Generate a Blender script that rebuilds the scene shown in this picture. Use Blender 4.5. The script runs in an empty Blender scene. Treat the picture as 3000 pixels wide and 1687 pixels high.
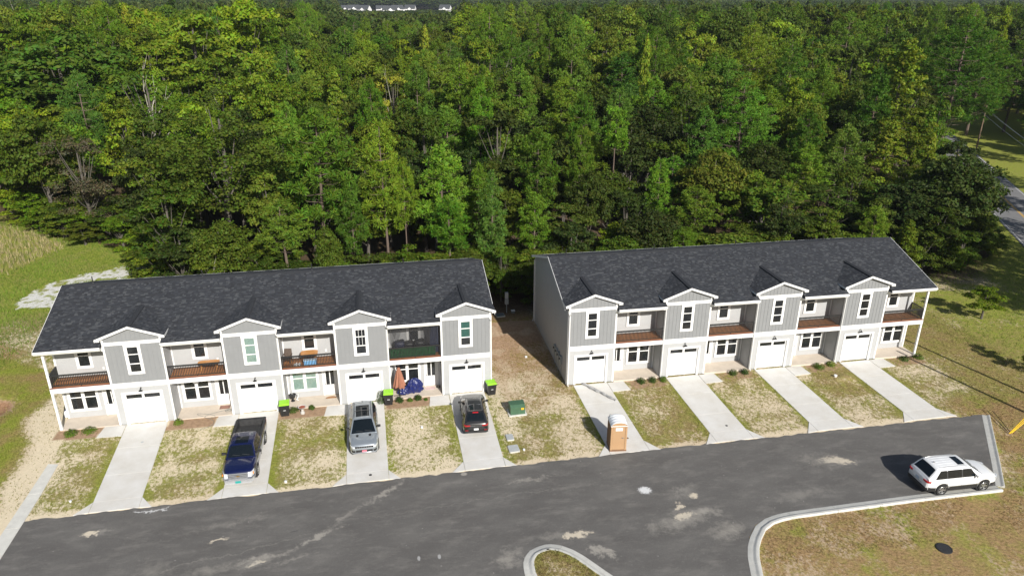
import bpy, math, random, time
import numpy as np
from mathutils import Vector, Matrix
T0 = time.time()
SC = bpy.context.scene
COL = SC.collection
rnd = random.Random(7)
R = math.radians

# ------------------------------------------------------------------ camera
cam_d = bpy.data.cameras.new("camera")
cam_d.sensor_width = 36.0
cam_d.lens = 2134.05 / 3000 * 36.0
cam_d.clip_start = 0.5
cam_d.clip_end = 9000
cam = bpy.data.objects.new("camera", cam_d)
COL.objects.link(cam)
CAMLOC = (19.0088, -49.3649, 28.8834)
yaw, pitch, roll = -0.1933, -0.3842, -0.0048
m = (Matrix.Rotation(yaw, 4, 'Z') @ Matrix.Rotation(pitch, 4, 'X') @ Matrix.Rotation(roll, 4, 'Y')
     @ Matrix.Rotation(math.pi / 2, 4, 'X'))
cam.matrix_world = Matrix.Translation(CAMLOC) @ m
SC.camera = cam

# ------------------------------------------------------------------ sky and sun
SUN = Vector((0.42, -1.55, 1.0)).normalized()
world = bpy.data.worlds.new("World")
SC.world = world
world.use_nodes = True
wn = world.node_tree.nodes
bg = wn["Background"]
sky = wn.new("ShaderNodeTexSky")
sky.sky_type = 'NISHITA'
sky.sun_disc = False
sky.sun_elevation = math.asin(SUN.z)
sky.sun_rotation = math.atan2(SUN.x, SUN.y)
sky.altitude = 20
sky.air_density = 1.0
sky.dust_density = 1.2
sky.ozone_density = 1.0
world.node_tree.links.new(sky.outputs[0], bg.inputs[0])
bg.inputs[1].default_value = 0.062
sun_d = bpy.data.lights.new("sun", 'SUN')
sun_d.energy = 4.9
sun_d.angle = R(0.5)
sun_d.color = (1.0, 0.955, 0.88)
sun = bpy.data.objects.new("sun", sun_d)
COL.objects.link(sun)
sun.rotation_euler = SUN.to_track_quat('Z', 'Y').to_euler()
SC.view_settings.view_transform = 'Standard'
SC.view_settings.look = 'None'
SC.view_settings.exposure = 0.42
SC.view_settings.gamma = 1.0
SC.view_settings.use_curve_mapping = False
SC.render.engine = 'CYCLES'
SC.cycles.use_denoising = True
SC.cycles.max_bounces = 6
SC.cycles.transparent_max_bounces = 8
SC.cycles.caustics_reflective = False
SC.cycles.caustics_refractive = False

# ------------------------------------------------------------------ materials
def nt(name):
    mt = bpy.data.materials.new(name)
    mt.use_nodes = True
    t = mt.node_tree
    return mt, t, t.nodes, t.links, t.nodes["Principled BSDF"]

def ramp(n, stops, interp='LINEAR'):
    r = n.new("ShaderNodeValToRGB")
    r.color_ramp.interpolation = interp
    e = r.color_ramp.elements
    while len(e) > len(stops):
        e.remove(e[-1])
    while len(e) < len(stops):
        e.new(0.5)
    for k, (p, c) in enumerate(stops):
        e[k].position = p
        e[k].color = (c[0], c[1], c[2], 1)
    return r

def mat(name, col, rough=0.6, metal=0.0, spec=0.5, var=0.0, vs=3.0, bump=0.0, bs=30.0, coat=0.0, vcol=None, stretch=None):
    mt, t, n, l, b = nt(name)
    b.inputs["Roughness"].default_value = rough
    b.inputs["Metallic"].default_value = metal
    b.inputs["Specular IOR Level"].default_value = spec
    if coat:
        b.inputs["Coat Weight"].default_value = coat
        b.inputs["Coat Roughness"].default_value = 0.04
    b.inputs["Base Color"].default_value = (*col, 1)
    co = n.new("ShaderNodeTexCoord")
    src = co.outputs["Object"]
    if stretch:
        mp = n.new("ShaderNodeMapping")
        mp.inputs["Scale"].default_value = stretch
        l.new(src, mp.inputs[0])
        src = mp.outputs[0]
    if var:
        nz = n.new("ShaderNodeTexNoise")
        nz.inputs["Scale"].default_value = vs
        nz.inputs["Detail"].default_value = 6
        nz.inputs["Roughness"].default_value = 0.65
        l.new(src, nz.inputs["Vector"])
        c2 = vcol or tuple(c * (1 - var) for c in col)
        c1 = col if vcol else tuple(min(1, c * (1 + var * 0.6)) for c in col)
        rp = ramp(n, [(0.3, c2), (0.68, c1)])
        l.new(nz.outputs[0], rp.inputs[0])
        l.new(rp.outputs[0], b.inputs["Base Color"])
    if bump:
        nb = n.new("ShaderNodeTexNoise")
        nb.inputs["Scale"].default_value = bs
        nb.inputs["Detail"].default_value = 4
        l.new(src, nb.inputs["Vector"])
        bp = n.new("ShaderNodeBump")
        bp.inputs["Strength"].default_value = bump
        bp.inputs["Distance"].default_value = 0.02
        l.new(nb.outputs[0], bp.inputs["Height"])
        l.new(bp.outputs[0], b.inputs["Normal"])
    return mt

def attr_mat(name, attr="tint", rough=0.8, spec=0.3, bump=0.0, bs=60.0, translucent=0.0):
    """base colour straight from a face/vertex colour attribute (each piece its own colour)"""
    mt, t, n, l, b = nt(name)
    a = n.new("ShaderNodeAttribute")
    a.attribute_name = attr
    l.new(a.outputs["Color"], b.inputs["Base Color"])
    b.inputs["Roughness"].default_value = rough
    b.inputs["Specular IOR Level"].default_value = spec
    if bump:
        co = n.new("ShaderNodeTexCoord")
        nb = n.new("ShaderNodeTexNoise")
        nb.inputs["Scale"].default_value = bs
        l.new(co.outputs["Object"], nb.inputs["Vector"])
        bp = n.new("ShaderNodeBump")
        bp.inputs["Strength"].default_value = bump
        bp.inputs["Distance"].default_value = 0.01
        l.new(nb.outputs[0], bp.inputs["Height"])
        l.new(bp.outputs[0], b.inputs["Normal"])
    if translucent:
        tr = n.new("ShaderNodeBsdfTranslucent")
        l.new(a.outputs["Color"], tr.inputs[0])
        mx = n.new("ShaderNodeMixShader")
        mx.inputs[0].default_value = translucent
        l.new(b.outputs[0], mx.inputs[1])
        l.new(tr.outputs[0], mx.inputs[2])
        l.new(mx.outputs[0], n["Material Output"].inputs[0])
    return mt

M = {}
M['trim'] = mat("white_trim", (0.74, 0.74, 0.735), 0.55, var=0.03, vs=2)
M['siding'] = mat("light_grey_vinyl", (0.375, 0.38, 0.385), 0.55, var=0.05, vs=1.3)
M['board'] = mat("mid_grey_board", (0.225, 0.232, 0.24), 0.6, var=0.06, vs=1.5)
M['core'] = mat("grey_wall", (0.33, 0.34, 0.345), 0.8)
M['soffit'] = mat("white_soffit", (0.72, 0.72, 0.71), 0.7)
M['gdoor'] = mat("white_garage_steel", (0.70, 0.70, 0.70), 0.45)
M['glass'] = mat("dark_glass", (0.016, 0.018, 0.02), 0.06, spec=0.6, var=0.4, vs=2.5)
M['glass2'] = mat("screened_glass", (0.03, 0.032, 0.033), 0.25, spec=0.5)
M['black'] = mat("black_metal", (0.022, 0.022, 0.023), 0.45)
M['deck'] = mat("stained_deck_wood", (0.36, 0.155, 0.058), 0.6, var=0.35, vs=4, stretch=(1, 12, 12))
M['deckrim'] = mat("red_brown_rim", (0.17, 0.062, 0.04), 0.65, var=0.2)
M['porch'] = mat("porch_concrete", (0.55, 0.48, 0.40), 0.85, var=0.10, vs=1.5, bump=0.1)
M['ridge'] = mat("ridge_vent_shingle", (0.022, 0.024, 0.029), 0.85, var=0.25, vs=8)
M['roofbase'] = mat("roof_underlay", (0.018, 0.019, 0.021), 0.9)
M['shingle'] = attr_mat("asphalt_shingles", rough=0.88, spec=0.25, bump=0.4, bs=90)
M['lampblack'] = mat("lamp_black", (0.015, 0.015, 0.015), 0.35)
M['meter'] = mat("meter_grey", (0.30, 0.33, 0.35), 0.5, metal=0.3)
M['teal'] = mat("teal_curtain", (0.16, 0.32, 0.28), 0.8, var=0.2, vs=6, stretch=(6, 1, 0.3))
M['tealpale'] = mat("pale_teal_curtain", (0.34, 0.44, 0.41), 0.8, var=0.15, vs=6)
M['tealdark'] = mat("dark_teal_curtain", (0.03, 0.13, 0.11), 0.8, var=0.3, vs=6)
M['greycurt'] = mat("grey_curtain", (0.22, 0.22, 0.21), 0.85, var=0.2, vs=5)
M['handle'] = mat("door_hardware", (0.03, 0.03, 0.03), 0.3, metal=0.6)
M['chrome'] = mat("chrome", (0.75, 0.76, 0.78), 0.12, metal=1.0)
M['tyre'] = mat("tyre_rubber", (0.018, 0.018, 0.018), 0.85)
M['rim'] = mat("alloy_rim", (0.45, 0.46, 0.47), 0.3, metal=0.8)
M['carglass'] = mat("car_glass", (0.006, 0.009, 0.012), 0.03, spec=0.35)
M['plastic'] = mat("black_plastic", (0.02, 0.02, 0.021), 0.55)
M['redlight'] = mat("red_tail_light", (0.36, 0.012, 0.015), 0.15, coat=0.5)
M['clearlight'] = mat("clear_head_light", (0.62, 0.65, 0.68), 0.1, coat=0.8, var=0.4, vs=12)
M['amber'] = mat("amber_light", (0.75, 0.25, 0.03), 0.2)
M['plate'] = mat("white_plate", (0.72, 0.73, 0.74), 0.4)

# ------------------------------------------------------------------ mesh helpers
class MB:
    def __init__(s):
        s.v = []; s.f = []; s.m = []; s.c = []
    def add(s, vs, fs, mi=0, col=None):
        o = len(s.v)
        s.v.extend([tuple(p) for p in vs])
        for q in fs:
            s.f.append(tuple(i + o for i in q)); s.m.append(mi); s.c.append(col)
    def box(s, x0, y0, z0, x1, y1, z1, mi=0, col=None):
        s.add([(x0, y0, z0), (x1, y0, z0), (x1, y1, z0), (x0, y1, z0), (x0, y0, z1), (x1, y0, z1), (x1, y1, z1), (x0, y1, z1)],
              [(0, 3, 2, 1), (4, 5, 6, 7), (0, 1, 5, 4), (1, 2, 6, 5), (2, 3, 7, 6), (3, 0, 4, 7)], mi, col)
    def prism(s, pts, z0, z1, mi=0):
        n = len(pts)
        s.add([(p[0], p[1], z0) for p in pts] + [(p[0], p[1], z1) for p in pts],
              [tuple(range(n - 1, -1, -1)), tuple(range(n, 2 * n))] + [(i, (i + 1) % n, n + (i + 1) % n, n + i) for i in range(n)], mi)
    def extr(s, pts, vec, mi=0):
        n = len(pts)
        q = [(p[0] + vec[0], p[1] + vec[1], p[2] + vec[2]) for p in pts]
        s.add(list(pts) + q, [tuple(range(n - 1, -1, -1)), tuple(range(n, 2 * n))] + [(i, (i + 1) % n, n + (i + 1) % n, n + i) for i in range(n)], mi)
    def cyl(s, c, r0, r1, h, n=12, mi=0, axis='z', caps=True):
        vs = []
        for k, (r, z) in enumerate(((r0, 0), (r1, h))):
            for i in range(n):
                a = 2 * math.pi * i / n
                p = (r * math.cos(a), r * math.sin(a), z)
                if axis == 'y': p = (p[0], p[2], p[1])
                if axis == 'x': p = (p[2], p[0], p[1])
                vs.append((c[0] + p[0], c[1] + p[1], c[2] + p[2]))
        fs = [(i, (i + 1) % n, n + (i + 1) % n, n + i) for i in range(n)]
        if caps: fs += [tuple(range(n - 1, -1, -1)), tuple(range(n, 2 * n))]
        s.add(vs, fs, mi)
    def lathe(s, c, prof, n=16, mi=0, axis='z'):
        vs = []
        for r, z in prof:
            for i in range(n):
                a = 2 * math.pi * i / n
                p = (r * math.cos(a), r * math.sin(a), z)
                if axis == 'y': p = (p[0], p[2], p[1])
                vs.append((c[0] + p[0], c[1] + p[1], c[2] + p[2]))
        fs = []
        for k in range(len(prof) - 1):
            fs += [(k * n + i, k * n + (i + 1) % n, (k + 1) * n + (i + 1) % n, (k + 1) * n + i) for i in range(n)]
        s.add(vs, fs, mi)
    def tube(s, path, rad, n=6, mi=0):
        path = [Vector(p) for p in path]
        if not hasattr(rad, '__len__'): rad = [rad] * len(path)
        vs = []
        up = Vector((0.13, 0.21, 0.97))
        for k, p in enumerate(path):
            d = (path[min(k + 1, len(path) - 1)] - path[max(k - 1, 0)]).normalized()
            if abs(d.dot(up)) > 0.95: u = d.cross(Vector((1, 0, 0))).normalized()
            else: u = d.cross(up).normalized()
            w = d.cross(u)
            for i in range(n):
                a = 2 * math.pi * i / n
                vs.append(p + (u * math.cos(a) + w * math.sin(a)) * rad[k])
        fs = [(k * n + i, k * n + (i + 1) % n, (k + 1) * n + (i + 1) % n, (k + 1) * n + i) for k in range(len(path) - 1) for i in range(n)]
        fs += [tuple(range(n - 1, -1, -1)), tuple(range((len(path) - 1) * n, len(path) * n))]
        s.add(vs, fs, mi)
    def grid(s, pts, nu, nv, mi=0):
        s.add(pts, [(a * nv + b, (a + 1) * nv + b, (a + 1) * nv + b + 1, a * nv + b + 1) for a in range(nu - 1) for b in range(nv - 1)], mi)
    def mesh(s, name, mats, smooth=False):
        me = bpy.data.meshes.new(name)
        me.from_pydata(s.v, [], s.f)
        for q in (mats if isinstance(mats, (list, tuple)) else [mats]): me.materials.append(q)
        me.polygons.foreach_set("material_index", s.m)
        if any(c is not None for c in s.c):
            at = me.color_attributes.new("tint", 'FLOAT_COLOR', 'CORNER')
            tot = np.array([len(f) for f in s.f])
            cc = np.array([(c or (0.05, 0.05, 0.05)) for c in s.c], dtype=np.float32)
            cc = np.repeat(np.concatenate([cc, np.ones((len(cc), 1), np.float32)], 1), tot, axis=0)
            at.data.foreach_set("color", cc.ravel())
        if smooth:
            me.polygons.foreach_set("use_smooth", [True] * len(me.polygons))
            if smooth != 2:
                try: me.set_sharp_from_angle(angle=R(38))
                except Exception: pass
        me.update()
        return me
    def build(s, name, mats, parent=None, smooth=False, loc=None):
        return link(name, s.mesh(name, mats, smooth), parent, loc)

def link(name, me, parent=None, loc=None, rz=None, scale=None):
    o = bpy.data.objects.new(name, me)
    COL.objects.link(o)
    if parent is not None: o.parent = parent
    if loc is not None: o.location = loc
    if rz is not None: o.rotation_euler = (0, 0, rz)
    if scale is not None: o.scale = scale
    return o

def tag(o, label=None, cat=None, group=None, kind=None):
    if label: o['label'] = label
    if cat: o['category'] = cat
    if group: o['group'] = group
    if kind: o['kind'] = kind
    return o

def thing(name, label, cat, loc=(0, 0, 0), rz=0.0, group=None):
    o = bpy.data.objects.new(name, None)
    o.empty_display_size = 0.3
    COL.objects.link(o)
    o.location = loc
    o.rotation_euler = (0, 0, rz)
    return tag(o, label, cat, group)

def copy_tree(o, parent=None):
    c = o.copy(); COL.objects.link(c); c.parent = parent
    for ch in list(o.children): copy_tree(ch, c)
    return c

# smooth value noise in numpy (for ground cover masks)
class VN:
    def __init__(s, seed):
        s.t = np.random.RandomState(seed).rand(256, 256)
    def at(s, x, y):
        xi = np.floor(x).astype(int); yi = np.floor(y).astype(int)
        fx = x - xi; fy = y - yi
        fx = fx * fx * (3 - 2 * fx); fy = fy * fy * (3 - 2 * fy)
        a = s.t[xi % 256, yi % 256]; b = s.t[(xi + 1) % 256, yi % 256]
        c = s.t[xi % 256, (yi + 1) % 256]; d = s.t[(xi + 1) % 256, (yi + 1) % 256]
        return (a * (1 - fx) + b * fx) * (1 - fy) + (c * (1 - fx) + d * fx) * fy
    def fbm(s, x, y, oct=4, g=0.5):
        o = 0; w = 1; tw = 0
        for k in range(oct):
            o = o + w * s.at(x * 2 ** k + 17.3 * k, y * 2 ** k + 9.1 * k); tw += w; w *= g
        return o / tw

def inpoly(x, y, poly):
    r = np.zeros(x.shape, bool)
    n = len(poly)
    for i in range(n):
        x0, y0 = poly[i]; x1, y1 = poly[(i + 1) % n]
        if y0 == y1: continue
        c = ((y0 > y) != (y1 > y)) & (x < (x1 - x0) * (y - y0) / (y1 - y0) + x0)
        r ^= c
    return r

def ss(a, b, x):
    t = np.clip((x - a) / (b - a), 0, 1)
    return t * t * (3 - 2 * t)

# ragged stains on the road: centre, radii, turn, threshold, grain, gain, kind, strength
DUST = [
    (29.2, -17.15, 1.3, 0.42, 0.05, 0.25, 3.5, 4, 's', 0.95), (25.0, -18.3, 1.5, 1.3, 0.9, 0.30, 1.6, 2, 'd', 0.75), (30.2, -18.7, 1.5, 0.55, -0.8, 0.25, 2.2, 3, 'd', 0.9),
    (28.0, -17.0, 3.2, 0.6, 0.02, 0.4, 1.5, 1.5, 'd', 0.6),
    (34.5, -14.0, 0.58, 0.50, -0.2, 0.20, 9, 5, 'c', 0.85), (35.9, -16.75, 1.1, 0.42, 0.1, 0.22, 4, 4, 's', 1.0), (35.95, -15.9, 0.7, 0.3, 0.5, 0.3, 4, 4, 's', 0.9),
    (37.3, -15.05, 0.5, 0.4, 0.2, 0.25, 4, 4, 's', 0.9), (35.6, -17.1, 3.6, 1.3, 0.22, 0.33, 1.5, 1.8, 'd', 0.8), (37.4, -16.6, 1.6, 0.7, 0.0, 0.25, 2.2, 2, 'd', 0.7),
    (37.9, -18.4, 1.7, 1.1, 0.3, 0.2, 1.5, 1.5, 'd', 0.8), (36.9, -14.6, 1.8, 1.0, 0.5, 0.35, 1.8, 1.6, 'd', 0.6),
    (18.6, -11.15, 2.6, 0.42, 0.62, 0.25, 2.4, 2.2, 'd', 0.85), (16.2, -13.0, 2.6, 0.38, 0.75, 0.33, 2.4, 1.8, 'd', 0.65), (14.6, -14.6, 1.6, 0.32, 0.5, 0.25, 3, 3, 'd', 0.9), (11.9, -15.6, 2.8, 0.28, 0.16, 0.28, 2.2, 2, 'd', 0.75),
    (11.3, -16.05, 0.7, 0.22, 0.1, 0.18, 4, 4, 's', 0.95), (11.4, -15.9, 1.7, 0.75, 0.1, 0.3, 1.8, 2, 'd', 0.85), (13.3, -16.1, 2.0, 0.3, 0.35, 0.33, 2.5, 1.8, 'd', 0.7),
    (1.65, -11.92, 0.62, 0.2, 0.05, 0.05, 3, 5, 's', 1.0), (2.4, -11.7, 1.1, 0.5, 0.2, 0.42, 3, 2.5, 'd', 0.6), (9.2, -13.8, 0.9, 0.13, 0.16, 0.2, 3, 4, 's', 0.85),
    (8.8, -16.2, 3.6, 0.8, 0.12, 0.38, 1.2, 1.5, 'd', 0.7), (6.0, -15.7, 2.0, 1.6, 0.6, 0.45, 1.2, 1.5, 'd', 0.5), (9.5, -12.4, 4.5, 0.7, 0.2, 0.47, 1.5, 1.6, 'd', 0.55),
    (48.3, -13.4, 1.7, 0.6, -0.25, 0.2, 2.5, 3, 's', 0.85), (47.3, -13.2, 2.8, 1.3, -0.2, 0.35, 1.6, 1.6, 'd', 0.7), (23.55, -10.25, 0.25, 0.22, 0.1, -0.1, 22, 6, 'd', 0.9),
    (20.12, -17.35, 0.11, 0.24, 0.0, 0.0, 3, 4, 'c', 0.38), (21.24, -17.4, 0.11, 0.24, 0.0, 0.0, 3, 4, 'c', 0.38), (4.6, -10.35, 1.4, 0.14, 0.06, 0.3, 6, 8, 'c', 0.7),
    (13.2, -13.82, 0.3, 0.03, 0.13, -0.6, 3, 6, 'k', 0.9), (44.0, -16.2, 5.0, 1.1, 0.05, 0.5, 1.2, 1.5, 'd', 0.5), (27.5, -11.6, 3.0, 0.5, 0.1, 0.48, 3, 3, 'd', 0.6),
    (10.0, -15.0, 7.0, 0.06, 0.175, -0.2, 2, 2, 'd', 0.28), (24.0, -13.1, 12.0, 0.05, 0.045, -0.2, 2, 2, 'd', 0.22),
]

# ------------------------------------------------------------------ site layout
G, P = 3.85, 3.8937
U = G + P
ROAD = [(-2.42, -9.98), (62.32, -10.2), (56.62, -17.7), (42.2, -17.54), (40.78, -17.75), (39.73, -18.27), (38.89, -19.14), (38.07, -20.61),
        (37.5, -22.0), (37.2, -24), (37.1, -70), (-2.42, -70)]
B2X, B2Y, B2R = 33.0335, -0.3975, -0.0145
def b2(x, y): return (B2X + x * math.cos(B2R) - y * math.sin(B2R), B2Y + x * math.sin(B2R) + y * math.cos(B2R))
BEDS = []      # mulch beds, polygons
for k in range(4):
    x = k * U
    BEDS.append([(x - P + 0.1, 0.0), (x - 1.02, 0.0), (x - 1.05, -1.42), (x - P - 0.55, -1.38), (x - P - 0.5, 0.0)] if k else
                [(-4.15, 0.0), (-1.02, 0.0), (-1.15, -1.4), (-4.0, -1.2)])
for k in range(4):
    x = k * U
    BEDS.append([b2(x + G + 1.1, 0.02), b2(x + U + 0.35, 0.02), b2(x + U + 0.25, -1.3), b2(x + G + 1.25, -1.35)])
GRAVEL = [(-16.4, 24.0), (-16.6, 27.0), (-15.8, 30.4), (-13.8, 32.2), (-11.5, 33.6), (-8.9, 35.4), (-6, 36.0), (-5.5, 33), (-8.0, 31.4), (-10.6, 31.2), (-13.6, 30.2), (-13.2, 27), (-12.4, 23.6)]
# main road beyond the wood, straight diagonal carriageway
RDIR = Vector((133.98 - 97.75, 69.27 - 13.0)).normalized()
RL0 = Vector((97.75, 22.58)); 
RD = (Vector((108.89, 41.77)) - Vector((97.75, 22.58))).normalized()
RN = Vector((RD.y, -RD.x))      # to the right of travel direction
RW = 7.6
FOREST = [(-300, 62), (-34, 60), (-24, 52), (-19, 47), (-15, 44.5), (-8, 39), (-6.5, 33), (-2, 23), (4, 17), (28, 16.0), (33.5, 16.2), (45, 15.2),
          (64, 15.6), (70, 17), (82, 16.5), (92, 21), (100, 34), (116, 62), (150, 120), (330, 430), (2500, 4200), (-2500, 4200), (-2500, 62)]

# ------------------------------------------------------------------ ground
n1, n2, n3, n4 = VN(1), VN(2), VN(3), VN(4)
def region(x, y):
    """cover (grass), hue (0 straw olive .. 1 lush green), soil (0 sand .. 1 red brown), litter, white"""
    big = n1.fbm(x * 0.22, y * 0.22, 3)
    med = n2.fbm(x * 0.9, y * 0.9, 3)
    cover = 0.52 + (big - 0.5) * 0.5 + 0 * x
    hue = 0.33 + (med - 0.5) * 0.7
    soil = 0.03 + 0.12 * (big > 0.6)
    lit = np.zeros_like(x); white = np.zeros_like(x)
    # front yards of the second row, thicker grass
    r = ss(27.4, 30, x) * (y < 4)
    cover = cover + r * 0.05; soil = soil + r * 0.12; hue = hue - r * .06
    # drive edges greener is done by hue noise; strip next to the road sandy
    e = ss(-9.2, -9.95, y) * (y > -10.6) * (x < 62)
    cover = cover - 0.45 * e
    # gap between the rows
    gpx = ss(27.2, 28.2, x) * ss(33.4, 33.0, x)
    gm = gpx * ss(-4.5, -2.5, y)
    cover = cover * (1 - gm) + gm * (0.46 - 0.28 * ss(4, 10, y) + (big - .5) * .5); soil = soil * (1 - gm) + gm * (0.35 + 0.45 * ss(0, 5, y) - 0.2 * (med > 0.55)); hue = hue * (1 - gm) + gm * 0.15
    # thicker green grass along the edges of the drives
    for k in range(4):
        sl = (.055, .03, .006, -.008)[k]
        for e_ in (k * U + .45 - sl * y, k * U + 3.28 - sl * y, B2X + k * U + .55 + 0 * y, B2X + k * U + 3.33 + 0 * y):
            q = ss(.75, .15, np.abs(x - e_) + (med - .5) * .9) * ss(-10.1, -9.7, y) * ss(-1.2, -3.5, y) * .8
            cover = cover + .22 * q; hue = hue + .45 * q
    # left: sandy belt then lush
    edge = -5.0 - 1.6 * ss(-7, 3, y) - 0.4 * np.sin(y * 0.7) - 5 * ss(8, 13, y) - 8 * ss(13, 20, y)
    lf = ss(0.9, -0.9, x - edge)
    belt = ss(3.0, 0.6, np.abs(x - edge - 1.7)) * ss(14, 10, y) * (x < -3.3)
    cover = cover - 0.22 * belt
    cover = cover * (1 - lf) + lf * (0.96 + (big - 0.5) * 0.2); hue = hue * (1 - lf) + lf * (0.72 + (med - 0.5) * 1.0 + (big - .5) * .8)
    soil = soil * (1 - lf) + lf * 0.5
    # behind the left row: straw then green
    bk = ss(12.2, 13.2, y) * (x < 34) * (x > -30)
    st = ss(24, 20, y) * ss(-17, -15, x) * bk
    cover = cover * (1 - bk) + bk * 0.97; hue = hue * (1 - bk) + bk * (0.82 + (med - .5) * 0.8)
    cover = cover * (1 - st) + st * (0.66); hue = hue * (1 - st) + st * 0.05
    # clay hole at far left
    c = np.exp(-(((x + 9.9) / 1.3) ** 2 + ((y - 4.2) / 1.6) ** 2) * 1.4); soil = soil + c * 0.9; cover = cover - c * 1.4
    c = np.exp(-(((x + 8.8) / 2.6) ** 2 + ((y - 8.8) / 1.1) ** 2)); hue = hue - c * 0.6
    # lawn to the right of row two
    rt = ss(63.5, 66, x) * (y > -11)
    cover = cover * (1 - rt) + rt * (0.70 + (big - 0.5) * 0.7); hue = hue * (1 - rt) + rt * (0.28 + 0.5 * ss(68, 78, x + y * 0.12) + (med - 0.5) * 0.5)
    soil = soil * (1 - rt) + rt * 0.38
    # brown, dry verge in front of the guy wires and lower right lawn
    br = np.maximum(ss(-17.8, -18.2, y) * (x > 24), ss(57, 60, x + (y + 18) * -0.2) * ss(-7.0, -9.5, y))
    br = br * ((x > 25))
    cover = cover * (1 - br) + br * (0.72 + (big - 0.5) * 0.5); hue = hue * (1 - br) + br * (0.12 + 0.5 * ss(.52, .68, n3.fbm(x * .6, y * .6, 4)) + (med - 0.5) * 0.5)
    soil = soil * (1 - br) + br * 0.55
    # bare red soil under the last trees
    c = ss(1.25, 0.6, np.hypot((x - 84.5 - (y - 21) * .4) / 5.5, (y - 20) / 7.0)); lit = np.maximum(lit, c * 0.8)
    # forest floor
    fo = inpoly(x, y, FOREST).astype(float)
    lit = np.maximum(lit, fo * 0.95)
    f2 = ss(12.5, 15.5, y) * (x > 29) * (x < 66)
    lit = np.maximum(lit, f2 * 0.85)
    # mulch
    for b in BEDS:
        q = inpoly(x, y, b); lit = np.where(q, 0.12, lit); soil = np.where(q, 0.8, soil); cover = np.where(q, np.where(x > 30, 0.42, 0.12), cover); hue = np.where(q & (x > 30), .6, hue)
    # gravel
    w = inpoly(x + (n4.fbm(x * 1.1, y * 1.1) - .5) * 1.8, y + (n3.fbm(x * 1.1, y * 1.1) - .5) * 1.8, GRAVEL)
    white = np.maximum(white, w * (0.35 + 0.65 * (n2.fbm(x * 1.7 + 9, y * 1.7, 3) > 0.43)))
    lit = lit * (1 - w)
    w2 = np.exp(-(((x + 12.2) / 2.0) ** 2 + ((y - 17.3) / 0.8) ** 2)); white = np.maximum(white, w2 * 0.3)
    # beyond the main road: open field, deep green
    s = (x - RL0.x) * RN.x + (y - RL0.y) * RN.y
    fd = ss(-6, 0, s) * (x > 70)
    lit = lit * (1 - fd * 0.9); cover = cover * (1 - fd) + fd * 0.98; hue = hue * (1 - fd) + fd * (0.75 + 0.2 * med)
    return np.clip(cover, 0, 1), np.clip(hue, 0, 1), np.clip(soil, 0, 1), np.clip(lit, 0, 1), np.clip(white, 0, 1)

def mask(x, y, cover):
    """fine grass / bare pattern, 1 = grass"""
    wx = x + (n3.fbm(x * 1.3, y * 1.3, 2) - 0.5) * 1.0
    f = 0.35 * n2.fbm(wx * 1.1, y * 1.1, 3) + 0.65 * n4.fbm(wx * 3.6 + y * 1.0, y * 3.9 - wx * 0.8, 3, 0.7)
    th = 0.68 - cover * 0.36
    return ss(th - 0.09, th + 0.09, f)

xs = np.concatenate([-np.geomspace(4200, 28.0, 36)[:-1], np.arange(-28.0, -13.0, 0.3), np.arange(-13.0, 72.0, 0.17), np.arange(72, 92, 0.4), 92 + np.geomspace(0.5, 4200, 60)])
ys = np.concatenate([np.linspace(-400, -26, 14)[:-1], np.arange(-22.5, 15.5, 0.17), 15.5 + np.geomspace(0.25, 4500, 80)])
ys = np.concatenate([[-400, -200, -100, -60, -40, -30, -25], np.arange(-22.5, 15.5, 0.17), np.arange(15.5, 42, 0.32), 42 + np.geomspace(0.5, 4500, 80)])
X, Y = np.meshgrid(xs, ys, indexing='ij')
cov, hue, soil, lit, white = region(X, Y)
g = np.clip(cov + 0.55 * (n2.fbm(X * 0.8, Y * 0.8, 3) - 0.5) * (1 - ss(.8, .95, cov)), 0, 1) + 0.5 * ss(.80, .97, cov) - 1.0 * (cov < .01)
fine = n1.fbm(X * 3.1, Y * 3.1, 3)
Z = -0.012 + 0.03 * np.clip(g, 0, 1) * fine * (1 - lit) - 0.012
near_hard = ((Y < -9.9) & (Y > -18.0) & (X < 62.5)) | (Y < -18) & (X < 38.4)
Z = np.where(near_hard, -0.03, Z)
Z = Z - 0.35 * np.exp(-(((X + 9.9) / 1.2) ** 2 + ((Y - 4.2) / 1.5) ** 2))
Z = Z + 0.18 * np.exp(-(((X - 55.6) / 0.8) ** 2 + ((Y + 3.3) / 0.6) ** 2))
ditch = (X * 1.0 + Y * 0.0)
nx, ny = X.shape
verts = np.stack([X, Y, Z], -1).reshape(-1, 3).astype(np.float32)
ii = np.arange(nx - 1)[:, None] * ny + np.arange(ny - 1)[None, :]
quads = np.stack([ii, ii + ny, ii + ny + 1, ii + 1], -1).reshape(-1, 4)

def np_mesh(name, verts, quads, mats, attrs=None, smooth=False, midx=None):
    me = bpy.data.meshes.new(name)
    k = quads.shape[1]
    me.vertices.add(len(verts)); me.vertices.foreach_set("co", verts.astype(np.float32).ravel())
    me.loops.add(len(quads) * k); me.loops.foreach_set("vertex_index", quads.astype(np.int32).ravel())
    me.polygons.add(len(quads))
    me.polygons.foreach_set("loop_start", np.arange(0, len(quads) * k, k, dtype=np.int32))
    me.polygons.foreach_set("loop_total", np.full(len(quads), k, dtype=np.int32))
    if smooth: me.polygons.foreach_set("use_smooth", np.ones(len(quads), bool))
    for q in (mats if isinstance(mats, (list, tuple)) else [mats]): me.materials.append(q)
    if midx is not None: me.polygons.foreach_set("material_index", midx.astype(np.int32))
    for nm, arr in (attrs or {}).items():
        at = me.attributes.new(nm, 'FLOAT_COLOR', 'POINT')
        a = np.ones((len(verts), 4), np.float32); a[:, :arr.shape[1]] = arr
        at.data.foreach_set("color", a.ravel())
    me.update(calc_edges=True)
    return me

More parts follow.
